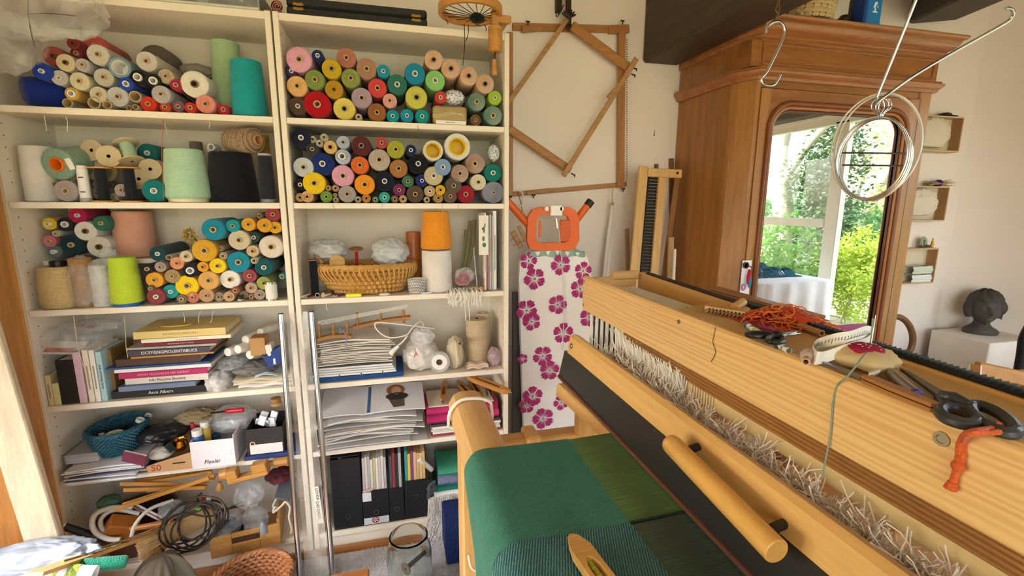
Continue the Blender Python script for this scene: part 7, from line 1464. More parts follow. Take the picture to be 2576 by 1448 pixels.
c = at(480, 591, Y=F+.10); t = thing('dried_flower', 'yellow dried flower head above the spools, left bookcase third shelf', 'dried flower', c); DF = plain('#c9aa4e', .7, var=.2)
rr = random.Random(31)
for k in range(60):
 v = Vector((rr.gauss(0, 1), -abs(rr.gauss(0, 1))-.2, rr.gauss(0, 1))).normalized(); m_ = ztrans(c+v*.012, v, rr.random()*6); MB().add([(0, 0, 0), (.005, .0005, .008), (0, .002, .019), (-.005, .0005, .008)], [(0, 1, 2), (0, 2, 3)], m_).build('petal', DF, t, 0)
MB().tube([c+Vector((0, .01, 0)), c+Vector((.02, .07, -.075))], .003, 6).build('stem', plain('#8a7a3a'), t)
HT = [(112, 290, 118, 330, '#e2dccc'), (165, 292, 170, 332, '#e2dccc'), (410, 300, 411, 505, '#b5564e'), (414, 310, 420, 333, '#e6dfd0'), (525, 303, 528, 325, '#e2dccc'), (185, 795, 222, 985, '#d8c9a0'), (312, 795, 322, 900, '#d8c9a0'), (460, 785, 463, 810, '#d8c9a0'), (505, 782, 500, 812, '#d8c9a0'), (538, 780, 528, 812, '#d8c9a0'), (836, 515, 842, 535, '#cf7a78'), (962, 512, 960, 545, '#a9c9b4'), (1113, 512, 1114, 588, '#e8b25a'), (1050, 316, 1056, 360, '#4c7a62'), (824, 760, 824, 780, '#e6e0d4'), (1152, 515, 1152, 524, '#b8a088')]
for i, (u0, v0, u1, v1, col) in enumerate(HT):
 a = at(u0, v0, Y=F-.003); b = at(u1, v1, Y=F-.003); q = MB(); q.tube(bez([a, a.lerp(b, .4)+Vector((.004*math.sin(i*2.1), -.001, 0)), a.lerp(b, .75)-Vector((.003*math.sin(i*3.3), 0, 0)), b], 5), .0009, 5)
 cn = {'#e2dccc': 'off white', '#b5564e': 'red', '#e6dfd0': 'curled cream', '#d8c9a0': 'straw coloured', '#cf7a78': 'rose', '#a9c9b4': 'mint', '#e8b25a': 'yellow', '#4c7a62': 'green', '#e6e0d4': 'white', '#b8a088': 'beige'}[col]
 near = ['under the royal blue cone', 'under the mustard spool', 'left of the mint cone', 'right of the long red thread', 'below the salmon pink spool', 'in front of the black book', 'in front of the thick yellow book, left', 'over the straw oval', 'right of the straw oval', 'at the right of the yellow book', 'below the rose spool end', 'below the turquoise spool', 'over the orange cone', 'in front of the ink blue spools', 'below the sticky pad', 'below the crimson spool'][i]
 tag(q.build('thread_end', plain(col, .8)), '%s loose thread hanging %s' % (cn, near), 'thread', 'loose thread ends on the shelf edges')
# -- right bookcase, fourth shelf
xs = lambda zf, x, Y=F: zf(x, 500, Y).x
a = SR4(215, 800, F+.02); b = SR4(1125, 740, F+.02)
tag(MB().rbox((max(a.x, -.328), F+.012, z4), (b.x, F+.22, z4+.020), .006, None, 2).build('blue_folder', cloth('#27497c'), None, 40), 'dark blue fabric folder at the bottom of the stack, right bookcase fourth shelf', 'folder')
zz = z4+.0206
for i in range(5):
 th = .0075; book(['white ring binder with punched holes lowest on the blue folder', 'second white binder on the blue folder', 'third white binder on the blue folder', 'fourth pale binder on the blue folder', 'dark backed binder topmost of the binders'][i]+', right bookcase', xs(SR4, 235+12*i, F+.02), xs(SR4, 1045-12*i, F+.02), F+.016+.003*i, F+.20, zz, zz+th, ['#e4e2de', '#d8d6d2', '#cfd0d4', '#dcd9d2', '#2c3438'][i], name='binder', cat='binder', pages='#e2e0dc'); zz += th+.0008
for k, x in enumerate((510, 720, 925)): q = MB(); p = SR4(x, 755, F+.013); q.lathe([(0, .0006), (.0028, .0006), (.0028, 0)], 10, ztrans((p.x, F+.0155, z4+.0245), (0, -1, 0))); tag(q.build('punched_hole', plain('#2a2826'), [o for o in COL.objects if o.name == 'binder'][0]))
zz = sheetstack('cream sheet %s in the wavy paper pile, right bookcase fourth shelf', xs(SR4, 300, F+.02), xs(SR4, 1010, F+.02), F+.015, F+.20, zz, 15, .0062, ['#ddd6ca', '#cfc6b8', '#e4dfd6', '#d2cbc2'], 3, wav=.008, th=.0035, grp='papers in the pile on the right bookcase fourth shelf')
t = thing('dowel_rack', 'curved wooden rack with dowels and stretched white strings on the paper pile', 'dowel rack', SR4(600, 380, F+.05)); DW = wood('#b27a40', 'X', .45, .2); zr = zz+.016
for (x0, x1, dy, dz) in ((285, 620, .025, 0), (640, 1195, .075, .052)):
 p0 = SR4(x0, 330, F+dy); p1 = SR4(x1, 330, F+dy); q = MB(); q.sheet(lambda u, v: (p0.x+(p1.x-p0.x)*u, F+dy+.03*v, zr+dz*.5+dz*.5*u+.010*math.sin(u*PI*.9)*(1 if dz == 0 else .6)), 12, 2, .013); q.build('rack_board', DW, t, 40)
 for k in range(3): x = p0.x+(p1.x-p0.x)*(.08+.40*k); MB().tube([(x, F+dy+.012, zr+dz*.5), (x, F+dy+.012, zr+dz*.5+.052)], .0055, 10).build('dowel', DW, t)
for k in range(4): MB().tube([SR4(300, 262+12*k, F+.03+.004*k), SR4(1160, 100+8*k, F+.095)], .0011, 5).build('string', plain('#e8e4de', .6), t)
q = MB(); q.tube(bez([SR4(520, 320, F+.016), SR4(515, 370, F+.012), SR4(545, 350, F+.012), SR4(570, 400, F+.010), SR4(573, 500, F+.012)], 5), .002, 6); q.build('blue_cord', plain('#7f90b4', .7), t)
t = thing('extension_cord', 'white cable with plug curling over the paper pile', 'cable', SR4(1020, 560, F+.01)); WC_ = plain('#e6e1d8', .45)
q = MB(); q.tube(bez([SR4(x, y, F+dy) for x, y, dy in ((1420, 330, .06), (1200, 300, .03), (900, 270, .012), (850, 300, .008), (900, 370, .008), (1000, 415, .008), (1150, 390, .010), (1210, 320, .02), (1290, 260, .05), (1330, 330, .06))], 6), .0026, 8); q.tube(bez([SR4(x, y, F+dy) for x, y, dy in ((1060, 500, .006), (1120, 450, .008), (1160, 400, .012))], 5), .003, 8); q.build('cable', WC_, t)
p = SR4(1020, 545, F+.004); MB().tube([SR4(1075, 495, F+.006), p, SR4(1000, 575, F+.002)], [.006, .010, .011], 12).build('plug', WC_, t)
t = thing('plastic_bag', 'tied white plastic bag with a red twist, right bookcase fourth shelf', 'bag', SR4(1290, 660, F+.07)); c = SR4(1290, 530, F+.075)
crumple('bag_body', (c.x, F+.09, z4+.060), (.068, .07, .066), film('#e9e4de', .72, .2), None, None, 31, .22, 40, 2.2, True, t); crumple('bag_knot', (c.x+.008, F+.06, z4+.142), (.042, .035, .036), film('#eceaea', .55, .15), None, None, 32, .4, 30, 2.6, False, t)
q = MB(); q.tube(bez([SR4(1232, 515, F+.012), SR4(1245, 560, F+.012), SR4(1258, 585, F+.012)], 4), .0016, 6); q.tube([SR4(1245, 560, F+.012), SR4(1225, 600, F+.014)], .0016, 6); q.build('red_twist', plain('#c03428', .5), t)
p = SR4(1465, 660, F+.03); r = 100/3.81*pxw(p); t = thing('tape_roll', 'clear tape roll in its dispenser lying upright, right bookcase fourth shelf', 'tape', (p.x, F+.03, z4)); m_ = ztrans((p.x, F+.018, z4+r+.001), (-.15, -1, .06))
MB().lathe([(r*.75, -.02), (r, -.02), (r, 0), (r*.75, 0), (r*.72, -.004)], 32, m_, close=False).build('clear_tape', film('#dfe2e2', .35, .08), t); MB().lathe([(r*.30, -.018), (r*.74, -.018), (r*.74, -.001), (r*.30, -.001), (r*.30, -.018)], 32, m_, close=False).build('white_core', plain('#e6e2dc', .4), t); MB().lathe([(0, -.008), (r*.29, -.008)], 20, m_, close=False).build('core_hole', plain('#3a3834'), t)
c = SR4(1615, 540, F+.08); crumple('cloth_bag', (c.x, F+.08, z4+.060), (.033, .055, .070), cloth('#cbbca0'), 'beige cloth bag with rolled top, right bookcase fourth shelf', 'bag', 33, .22, 34, 2.2, True)
q = MB(); q.sheet(lambda u, v: (xs(SR4, 1665, F+.02)+.012*math.cos(u*9)*(.4+.6*u), F+.014+.03*v, SR4(1665, 460, F+.02).z+.014*math.sin(u*9)*(.4+.6*u)), 24, 3, .001); tag(q.build('rolled_hem', cloth('#c4b498'), None, 60), 'rolled beige cloth end at the mouth of the cloth bag', 'cloth')
folded('folded_cloth', 'pale pink folded cloth in front of the string cone, right bookcase fourth shelf', xs(SR4, 1725, F+.02), xs(SR4, 1930, F+.02), F+.012, F+.06, z4+.004, z4+.024, cloth('#dcc3ae'), 2, 5)
c = SR4(1990, 590, F+.05); crumple('plastic_bag', (min(c.x, .395), F+.05, z4+.036), (.024, .035, .040), film('#d9b9c0', .45, .12), 'small clear bag with pink wool in the corner, right bookcase fourth shelf', 'bag', 35, .35, 26, 2.4, True)
# -- right bookcase, fifth shelf
z5 = LS[4]+.0006
zz = sheetstack('grey white paper %s in the big newspaper pile, right bookcase fifth shelf', xs(SR4, 250, F+.02)-.01, xs(SR4, 1290, F), F-.012, F+.20, z5, 15, .0078, ['#d3cec9', '#c4bfba', '#dcd8d4', '#cbc3b8', '#bdb8b6', '#d9cfc4'], 8, 'newspaper', 'newspaper', .020, .0046, 'newspapers in the pile on the right bookcase fifth shelf')
mz = zz+.004; t = thing('magazine', 'open magazine showing a woman in a dark scarf on the newspaper pile', 'magazine', (xs(SR4, 800, F+.1), F+.08, mz)); xm = SR4(745, 1000, F+.05).x; x1 = SR4(1330, 1100, F+.02).x; x0 = SR4(310, 1050, F+.02).x
pg = lambda u, v, xa, xb, s: (xa+(xb-xa)*u, F-.010+.20*v, mz+.022*math.sin(min(1, (1-u if s else u)*1.3+.0)*PI*.5)*.0+.030*(1-(1-u if s else u))**2*0+.020+.006*math.sin((u if s else 1-u)*PI)+(.034*v))
for xa, xb, s, nm in ((x0, xm, 1, 'left_page'), (xm, x1, 0, 'right_page')):
 q = MB(); q.sheet(lambda u, v: pg(u, v, xa, xb, s), 10, 6, .004); q.build(nm, plain('#e3e2e6', .4, var=.03), t, 50)
def onpg(u, v, r1, r2, col, nm, lift=.0012, pts=None):
 q = MB(); P = pts or [(u+r1*math.cos(a), v+r2*math.sin(a)) for a in [2*PI*k/20 for k in range(20)]]
 V = [Vector(pg(a, b, xm, x1, 0))+Vector((0, -lift*.3, lift)) for a, b in P]; q.add(V, [tuple(range(len(V)))]); q.build(nm, plain(col, .45, var=.12, scale=40), t, 0)
onpg(0, 0, 0, 0, '#3f6a9c', 'blue_strip', .001, [(.05, .02), (.10, .02), (.10, .95), (.05, .95)])
onpg(.52, .72, .16, .20, '#9a6236', 'printed_hair', .0012); onpg(.53, .68, .085, .15, '#d3a48c', 'printed_face', .0018); onpg(.54, .47, .19, .13, '#33302e', 'printed_scarf', .0022); onpg(0, 0, 0, 0, '#5b4f44', 'printed_coat', .0016, [(.38, .45), (.66, .45), (.66, .10), (.48, .08)])
x0 = xs(SR4, 1375, F+.02); x1 = .415; zz = z5
for i in range(5): book(['lowest', 'second', 'third', 'fourth', 'topmost'][i]+' slim white booklet under the magenta fabric, right bookcase fifth shelf', x0-.004+.006*(i % 2), x1-.002*(i % 3), F+.014, F+.19, zz, zz+.010, ['#8c3a4a', '#dcd8d0', '#c9c4bc', '#e2ded6', '#4a4644'][i], name='booklet', pages='#e9e5dd'); zz += .0106
for i in range(2): folded('pink_fabric', ['lower', 'upper'][i]+' magenta folded fabric, right bookcase fifth shelf', x0-.02, x1-.006, F+.008, F+.18, zz, zz+.036, cloth('#b92a68', h2='#d0407c'), 1, i+3); zz += .038
tag(MB().rbox((x0-.012, F+.012, zz+.001), (x1-.03, F+.18, zz+.006), .001).build('white_card', plain('#dfd9cc', .6), None, 0), 'white card sheet on the magenta fabric', 'card'); zz += .007
def shuttle(lab, a, b, w, col, tip='#9a958c'):
 a = Vector(a); b = Vector(b); m_ = frame(a, b-a, (0, -.25, 1)); L = (b-a).length; t = thing('boat_shuttle', lab, 'shuttle', a, 'wooden boat shuttles')
 po = [(0, 0), (.012, -w*.55), (.04, -w), (L-.04, -w), (L-.012, -w*.55), (L, 0), (L-.012, w*.55), (L-.04, w), (.04, w), (.012, w*.55)]; n = len(po); ho = [(.05, -w*.55), (L-.05, -w*.55), (L-.05, w*.55), (.05, w*.55)]
 bm2 = bmesh.new(); vo = [bm2.verts.new((x, y, .022)) for x, y in po]; vi = [bm2.verts.new((x, y, .022)) for x, y in ho]; es = [bm2.edges.new((v[i], v[(i+1) % len(v)])) for v in (vo, vi) for i in range(len(v))]; bmesh.ops.triangle_fill(bm2, use_beauty=True, edges=es)
 q = MB(); q.bm(bm2, m_); q.add([(x, y, .022) for x, y in po]+[(x*.94+L*.03, y*.8, 0) for x, y in po], [(i, (i+1) % n, n+(i+1) % n, n+i) for i in range(n)]+[tuple(range(n, 2*n))], m_); q.add([(x, y, .022) for x, y in ho]+[(x, y, .005) for x, y in ho], [(1, 0, 4, 5), (2, 1, 5, 6), (3, 2, 6, 7), (0, 3, 7, 4), (7, 6, 5, 4)], m_); q.build('shuttle_body', wood(col, 'X', .35, .2), t, 30)
 MB().lathe([(.006, 0), (.003, .010), (0, .013)], 12, ztrans(m_ @ Vector((L-.006, 0, .012)), b-a)).build('metal_tip', metal(tip, .3), t)
sh = [(SR4(1500, 1060, F+.01), SR4(1520, 800, F+.20), 'leftmost wooden shuttle on the magenta fabric', '#c08444'), (SR4(1790, 1040, F+.012), SR4(1640, 800, F+.2), 'second wooden shuttle from the left on the magenta fabric', '#b87a3c'), (SR4(1880, 1000, F+.005), SR4(1760, 790, F+.2), 'third wooden shuttle on the magenta fabric', '#a5682e'), (SR4(1970, 1070, F-.01), SR4(1930, 840, F+.18), 'short dark shuttle hanging over the shelf edge', '#8a5a38')]
for i, (a, b, lab, col) in enumerate(sh): a.z = max(zz+.002, a.z-.01) if i < 3 else a.z-.012; b.z = max(a.z, b.z-.03); shuttle(lab, b, a, .013, col)
a = SR4(1720, 800, F+.05); b = SR4(2150, 965, F-.09); shuttle('long wooden shuttle poking out past the bookcase edge, metal tipped', a, b, .015, '#c58a48')
# -- right bookcase, bottom shelf
z6 = LS[5]+.0006; BK = plain('#1b1b1e', .4)
for i, (x0, x1, yt, lab) in enumerate([(520, 800, 345, 'closed black magazine file at the left of the bottom shelf'), (800, 1050, 640, 'open black magazine file with a soccer ball sticker'), (1050, 1190, 620, 'narrow black magazine file with curved cut front'), (1195, 1410, 545, 'black magazine file at the right with a round hole')]):
 a = SR6(x0, 940, F+.012); b = SR6(x1, 940, F+.012); zt = SR6((x0+x1)/2, yt, F+.012).z; t = thing('magazine_file', lab+', right bookcase', 'magazine file', ((a.x+b.x)/2, F+.1, z6), 'black magazine files'); zf = SR6(x0, 340, F+.012).z
 MB().rbox((a.x+.001, F+.012, z6), (b.x-.001, F+.0145, zt), .001).build('front', BK, t, 0); MB().box((a.x+.001, F+.0146, z6), (b.x-.001, F+.23, z6+.003)).build('bottom', BK, t, 0)
 for x in (a.x+.001, b.x-.0035): MB().prism([(F+.0146, z6+.003), (F+.23, z6+.003), (F+.23, zf), (F+.10, zf), (F+.0146, zt)], 0, .0025, Matrix(((0, 0, 1, x), (1, 0, 0, 0), (0, 1, 0, 0), (0, 0, 0, 1)))).build('side', BK, t, 0)
 if i == 0: MB().box((a.x+.004, F+.015, zf-.003), (b.x-.004, F+.2, zf)).build('top', BK, t, 0)
 q = MB(); q.lathe([(.0085, 0), (.0105, 0), (.0105, .0012), (.0085, .0012), (.0085, 0)], 20, ztrans(((a.x+b.x)/2, F+.0121, z6+.055 if i != 3 else z6+.10), (0, -1, 0)), close=False); q.build('finger_hole', metal('#8a8880', .35), t)
 if i == 1:
  MB().rbox((a.x+.003, F+.0108, z6+.004), (b.x-.003, F+.0116, z6+.034), .0003).build('label', plain('#c9cdd2', .5), t, 0); q = MB(); c = ((a.x+b.x)/2-.004, F+.0104, z6+.022); q.lathe([(.011, 0), (.0145, 0), (.0145, .0005), (.011, .0005)], 24, ztrans(c, (0, -1, 0))); q.build('red_ring', plain('#c23a48', .5), t)
  q = MB(); q.lathe([(0, .0008), (.0105, .0008), (.0105, 0)], 20, ztrans(c, (0, -1, 0))); q.build('ball', plain('#e8e8e6', .5), t)
  for k in range(6): a_ = k*1.2566; rr_ = 0 if k == 5 else .0078; q = MB(); q.prism([(c[0]+rr_*math.cos(a_)+.0032*math.cos(j*1.2566), c[2]+rr_*math.sin(a_)+.0032*math.sin(j*1.2566)) for j in range(5)], -(F+.0096), -(F+.0093), Matrix.Rotation(PI/2, 4, 'X')); q.build('ball_patch', plain('#1c1c1e'), t, 0)
  MB().rbox((a.x+.002, F+.0100, zt-.045), (a.x+.036, F+.0108, zt-.006), .0003).build('paper_label', plain('#d9dbde', .5), t, 0); MB().rbox((a.x+.004, F+.0090, zt-.008), (a.x+.042, F+.0098, zt+.004), .0003, Matrix.Translation((a.x, 0, zt)) @ Matrix.Rotation(-.22, 4, 'Y') @ Matrix.Translation((-a.x, 0, -zt))).build('red_label', plain('#d8a8a4', .5), t, 0)
 if i:
  n = (0, 9, 4, 7)[i]; rr = random.Random(i+40); x = a.x+.005; w = (b.x-a.x-.011)/n; cs = [['#d9d2c6'], ['#c9b8b4', '#d2cdc6', '#b8b2ac', '#dcd8d0', '#c2b28a', '#e2ddd2'], ['#4a4648', '#8c3440', '#2c2a2e', '#a9a4a0'], ['#2c8c92', '#d2b43c', '#7a3a70', '#c9a878', '#bf9c6c', '#c9a878', '#c4a070']][i]
  for k in range(n):
   zt2 = min(z6+.33, SR6(900, 300, F+.03).z)-rr.uniform(0, .02); nm = '%s magazine, %s from left in the %s' % ({'#d9d2c6': 'cream'}.get(cs[k % len(cs)], ['pale pink', 'white', 'grey', 'ivory', 'straw', 'cream', 'dark', 'red', 'black', 'teal', 'yellow', 'purple', 'tan'][(k+i*3) % 13] if i != 3 else ['teal', 'yellow', 'purple', 'tan', 'buff', 'sand', 'kraft'][k]), ['first', 'second', 'third', 'fourth', 'fifth', 'sixth', 'seventh', 'eighth', 'ninth'][k], ['', 'soccer sticker file', 'narrow black file', 'round hole file'][i])
   tag(MB().rbox((x+.0004, F+.018, z6+.0035), (x+w-.0004, F+.20, zt2), .0008).build('magazine', plain(cs[k % len(cs)], .6, var=.12, scale=30), None, 0), nm, 'magazine', 'magazines in the black files'); x += w
xb = SR6(1450, 500, F).x
WV = woven('blue_check', '#1f2f66', '#c9cede', '#2a3f80', 150, R(45), .8, False)
zz = z6
for i, (h, m_, lab) in enumerate([(.10, cloth('#e2dcd4'), 'white woollen blanket with long fringe'), (.022, cloth('#1f6a58'), 'thin dark green cloth with tassels'), (.046, WV, 'navy blue and white checked scarf'), (.032, cloth('#3f8f72'), 'mint green folded cloth topmost')]):
 folded('folded_textile', lab+', right bookcase bottom shelf', xb+.008*i, .415, F+.004, F+.20, zz, zz+h, m_, 1 if i else 3, i); zz += h+.001
q = MB(); rr = random.Random(77)
for k in range(420):
 x = xb-.02+rr.random()*.13; y = F-.002-rr.random()*.02; L = rr.uniform(.10, .24); z0_ = z6+.09-rr.random()*.03
 q.tube(bez([Vector((x, F+.01, z0_)), Vector((x+rr.uniform(-.01, .01), y-.012, z0_-L*.25)), Vector((x+rr.uniform(-.02, .02), y-.016, z0_-L*.6)), Vector((x+rr.uniform(-.03, .03), y-.018, max(.004, z0_-L)))], 3), .0013, 3, cap=False)
tag(q.build('blanket_fringe', cloth('#ece6e0'), None, 60), 'long white wool fringe hanging out of the bottom shelf', 'fringe', kind='stuff')
q = MB()
for k in range(26): y = F-.004; z_ = z6+.105+rr.random()*.06; q.tube(bez([(xb+.01, F+.01, z_), (xb-.012, y, z_-.004), (xb-.022+rr.uniform(-.006, .006), y-.004, z_-.02)], 3), .0022, 4)
tag(q.build('scarf_tassels', cloth('#5b5a60'), None, 60), 'short grey tassels at the edge of the checked scarf', 'tassels', kind='stuff')
a = SR6(1320, 350, F+.02); b = SR6(1440, 450, F+.05); q = MB(); q.tube([a, b], .011, 14); tag(q.build('paper_roll', plain('#ded6c8', .6)), 'short white paper roll sticking out beside the checked scarf', 'paper roll')
tag(MB().rbox((xb+.03, F-.20, .0195), (xb+.30, F-.035, .19), .008, None, 2).build('blue_box', cloth('#1f2f63'), None, 40), 'navy blue fabric box on the floor behind the loom post', 'box')
t = thing('green_box', 'dark carton with a lime green label behind the loom post', 'box', (.34, 1.44, 0)); MB().rbox((.235, 1.34, .0195), (.45, 1.56, .24), .003).build('carton', plain('#22242c', .5), t, 0); MB().rbox((.24, 1.3385, .12), (.36, 1.3398, .19), .0004).build('label', plain('#a8bf5e', .5), t, 0); MB().rbox((.24, 1.3378, .135), (.30, 1.3384, .15), .0002).build('label_bar', plain('#2a2c20', .5), t, 0)
# -- glass jar with bobbin, rug
c = at(1035, 1440, Z=.02); JY = 1.50; jx = at(1026, 1300, Y=JY).x; jr = 50*pxw(at(1026, 1320, Y=JY)); jh = at(1026, 1335, Y=JY-jr*.6).z
t = thing('glass_jar', 'big clear glass jar standing on the rug', 'jar', (jx, JY, .012)); m, n, b_, o = newmat('jar_glass'); b_.inputs['Transmission Weight'].default_value = 1; b_.inputs['Roughness'].default_value = 0; b_.inputs['IOR'].default_value = 1.3; b_.inputs['Base Color'].default_value = hexc('#eef4f2')
R1 = jr*1.12; hh = .235
MB().lathe([(0, 0), (R1*.95, 0), (R1, .008), (R1, hh*.72), (R1*.93, hh*.85), (R1*.84, hh*.93), (R1*.86, hh), (R1*.80, hh+.004), (R1*.77, hh), (R1*.78, hh*.93), (R1*.88, hh*.84), (R1*.955, hh*.72), (R1*.955, .012), (0, .010)], 40, Matrix.Translation((jx, JY, .0195)), close=False).build('jar_body', m, t, 50)
pj0 = at(1020, 1430, Y=JY-.035); pj1 = at(1072, 1384, Y=JY+.03); bobbin('dark wooden bobbin lying inside the glass jar', pj0, pj1-pj0, .022, (pj1-pj0).length, .008, plain('#7a6a5a', .4), yarn('#4a4744', .3), .008)
q = MB(); rr = random.Random(55)
for k in range(26000):
 x = rr.uniform(-.62, .35); y = rr.uniform(1.2, 1.775); h = rr.uniform(.004, .009); dx, dy = rr.uniform(-.007, .007), rr.uniform(-.007, .007); w = .0018
 q.add([(x-w, y, .010), (x+w, y, .010), (x+dx, y+dy, .010+h)], [(0, 1, 2)])
RG = plain('#bdbabb', .95, var=.3, scale=45, bmp=.8)
t = thing('rug', 'grey shaggy rug on the floor in front of the bookcases', 'rug', (0, 1.3, 0)); MB().rbox((-.64, .80, .001), (.64, 1.78, .0105), .004).build('rug_base', RG, t, 0); q.build('rug_pile', RG, t, 0)['kind'] = 'stuff'
CH = metal('#b9bcc4', .16)
P = [((706, 790), (756, 1470), 'left chrome pole leaning in front of the bookcase joint'), ((783, 785), (838, 1450), 'right chrome pole leaning in front of the right bookcase')]
ends = []
for (a, b, lab) in P:
 A = at(*a, Y=F-.015); B = at(*b, Y=F-.20); d = B-A; B = A+d*((A.z-.016)/(A.z-B.z)); ends.append((A, B)); t = thing('chrome_pole', lab, 'pole', B, 'chrome poles'); MB().tube([A, A.lerp(B, .01), B], .0095, 18).build('tube', CH, t); MB().tube([A, A+(A-B)*.004], .0085, 16).build('end_cap', plain('#3a3836'), t)
(A, B), (A2, B2) = ends
q = MB(); q.sheet(lambda u, v: A.lerp(B, v*.97).lerp(A2.lerp(B2, v*.97), .14+u*.72)+Vector((0, .012+.008*math.sin(u*PI)+.004*math.sin(v*17+u*3), 0)), 10, 30); o = tag(q.build('plastic_sheet', film('#d9d4cb', .24, .1), None, 60), 'clear plastic sheet roll standing between the two chrome poles', 'plastic sheet')
p = at(800, 1270, Y=F-.13); MB().rbox((-.011, -.001, -.075), (.011, 0, .075), .0005, Matrix.Translation(p) @ Matrix.Rotation(-.06, 4, 'Y')).build('paper_label', plain('#e4ddd0', .6), o, 0)
for s_, dz in (('LOUISA', .045), ('DAS DADO', -.02)): text('lettering', s_, .014, plain('#2e2a28'), o, Matrix.Translation(p+Vector((0, -.0016, dz))) @ Matrix.Rotation(-.06, 4, 'Y') @ Matrix.Rotation(PI/2, 4, 'X') @ Matrix.Rotation(-PI/2, 4, 'Z'))
# -- left bookcase, fifth shelf
zz = sheetstack('%s paper of the overhanging sheaf, left bookcase fifth shelf', max(-1.13, xs(SL5, 165, F-.03)), xs(SL5, 915, F-.03), F-.035, F+.20, z5+.001, 7, .0068, ['#e2e1e6', '#4a5878', '#d9d2c8', '#2f4478', '#c9c2b6', '#dedbd6'], 4, 'paper', 'papers', .004, .005, 'papers in the sheaf on the left bookcase fifth shelf')
a = SL5(225, 650, F+.02); b = SL5(545, 590, F+.02); t = thing('metal_tin', 'flat grey metal tin on the paper sheaf, left bookcase fifth shelf', 'tin', a); GT = plain('#c4c3c6', .35)
MB().rbox((max(a.x, -1.13), F+.02, zz+.002), (b.x, F+.20, zz+.026), .003).build('tin_body', GT, t, 0); MB().rbox((max(a.x, -1.13)-.001, F+.019, zz+.0265), (b.x+.001, F+.201, zz+.036), .003).build('tin_lid', plain('#b9b8ba', .3), t, 0)
c = SL5(720, 560, F+.10); TQ = wicker('#1b4a5c', '#2f7486'); zb = zz+.004
t = basket('teal_basket', 'dark teal wicker basket full of jars, left bookcase fifth shelf', (c.x+.015, F+.105, zb), .082, .098, .085, .28, TQ, wicker('#102f3e', '#1b4a5c'), 13, 34, .0032)
for i, (x, y, r, h, col, lab) in enumerate([(715, 430, .026, .03, '#c9d4d2', 'round pale tin in the teal basket'), (880, 310, .014, .06, '#2c2c30', 'dark bottle with white ring in the teal basket'), (960, 270, .012, .06, '#8a8a86', 'grey tube at the back of the teal basket'), (590, 440, .009, .03, '#d8cfae', 'small cream block in the teal basket')]):
 p = SL5(x, y, F+.06+.05*(i % 3)); t = thing('small_jar', lab, 'jar', p); m_ = Matrix.Translation((p.x, p.y, p.z-h*.7)) @ (Matrix.Rotation(.5, 4, 'Y') if i in (1, 2) else Matrix.Identity(4))
 MB().lathe([(0, 0), (r, 0), (r, h*.8), (r*.9, h*.82)], 22, m_).build('jar_body', plain(col, .35), t); MB().lathe([(r*.97, h*.82), (r*.97, h), (r*.85, h), (r*.83, h*.93), (0, h*.93)], 22, m_, close=False).build('jar_lid', plain('#e2e0da', .4), t)
a = SL5(905, 770, F-.012); b = SL5(1470, 735, F-.012); t = thing('brown_carton', 'low open brown carton with red lettering, left bookcase fifth shelf', 'carton', a); KR = plain('#c39a6e', .75); x0, x1 = a.x, b.x; zt = SL5(1440, 590, F-.012).z
MB().prism([(x0, z5+.001), (x1, z5+.001), (x1, zt), (x0+.06, z5+.035), (x0, z5+.016)], F-.0125, F-.010, Matrix(((1, 0, 0, 0), (0, 0, 1, 0), (0, 1, 0, 0), (0, 0, 0, 1)))).build('front_panel', KR, t, 0)
for A, B in (((x0, F-.010, z5+.001), (x1, F+.18, z5+.003)), ((x0, F-.010, z5+.003), (x0+.003, F+.18, z5+.016)), ((x1-.003, F-.010, z5+.003), (x1, F+.18, zt)), ((x0, F+.18, z5+.001), (x1, F+.183, zt))): MB().box(A, B).build('panel', KR, t, 0)
text('red_lettering', 'S0', .034, plain('#a8382c', .6), t, Matrix.Translation((x0+.066, F-.0130, z5+.018)) @ Matrix.Rotation(PI/2, 4, 'X')); MB().box((x1-.065, F-.0131, z5+.026), (x1-.025, F-.0127, z5+.031)).build('barcode', plain('#3a3230'), t, 0)
p = SL5(1345, 570, F+.04); t = thing('brass_cup', 'shiny brass cup in the brown carton', 'cup', p); MB().lathe([(0, 0), (.016, 0), (.024, .010), (.026, .022), (.021, .036), (.023, .042), (.021, .042), (.018, .036), (.018, .005), (0, .004)], 28, Matrix.Translation((p.x, F+.04, p.z)), close=False).build('cup', metal('#c98f3a', .22), t)
crumple('black_bag', SL5(1180, 400, F+.10), (.075, .06, .026), plain('#232326', .3), 'black glossy bag on top of the brown carton', 'bag', 41, .35, 34, 2.4, False); crumple('pouch', SL5(1160, 600, F+.03), (.035, .03, .018), plain('#d8d4cc', .4), 'small pale pouch in front of the brass cup', 'pouch', 42, .35, 24, 2.4, False); crumple('twine_heap', SL5(1540, 250, F+.15), (.07, .04, .025), yarn('#a8946e', .5), 'tangle of beige twine behind the screwdriver', 'twine', 43, .6, 34, 4, False)
p = SL5(1215, 570, F+.01); t = thing('thread_reel', 'dark green thread reel with white core in the brown carton', 'thread reel', p); MB().lathe([(0, 0), (.017, 0), (.017, .02), (0, .02)], 22, ztrans(p, (.6, .6, .3))).build('reel', yarn('#20302a', .3), t)
a = SL5(800, 590, F-.02); m_ = Matrix.Translation(SL5(905, 650, F-.028)) @ Euler((.35, .42, 0)).to_matrix().to_4x4(); t = thing('red_booklet', 'worn red and purple booklet leaning on the paper sheaf', 'book', a); MB().rbox((-.036, -.004, -.026), (.036, .004, .026), .001, m_).build('cover', plain('#7c3a52', .6, var=.4, scale=40), t, 0); MB().box((-.034, -.002, .0262), (.034, .002, .0268), m_).build('pages', plain('#d9cfc4'), t, 0)
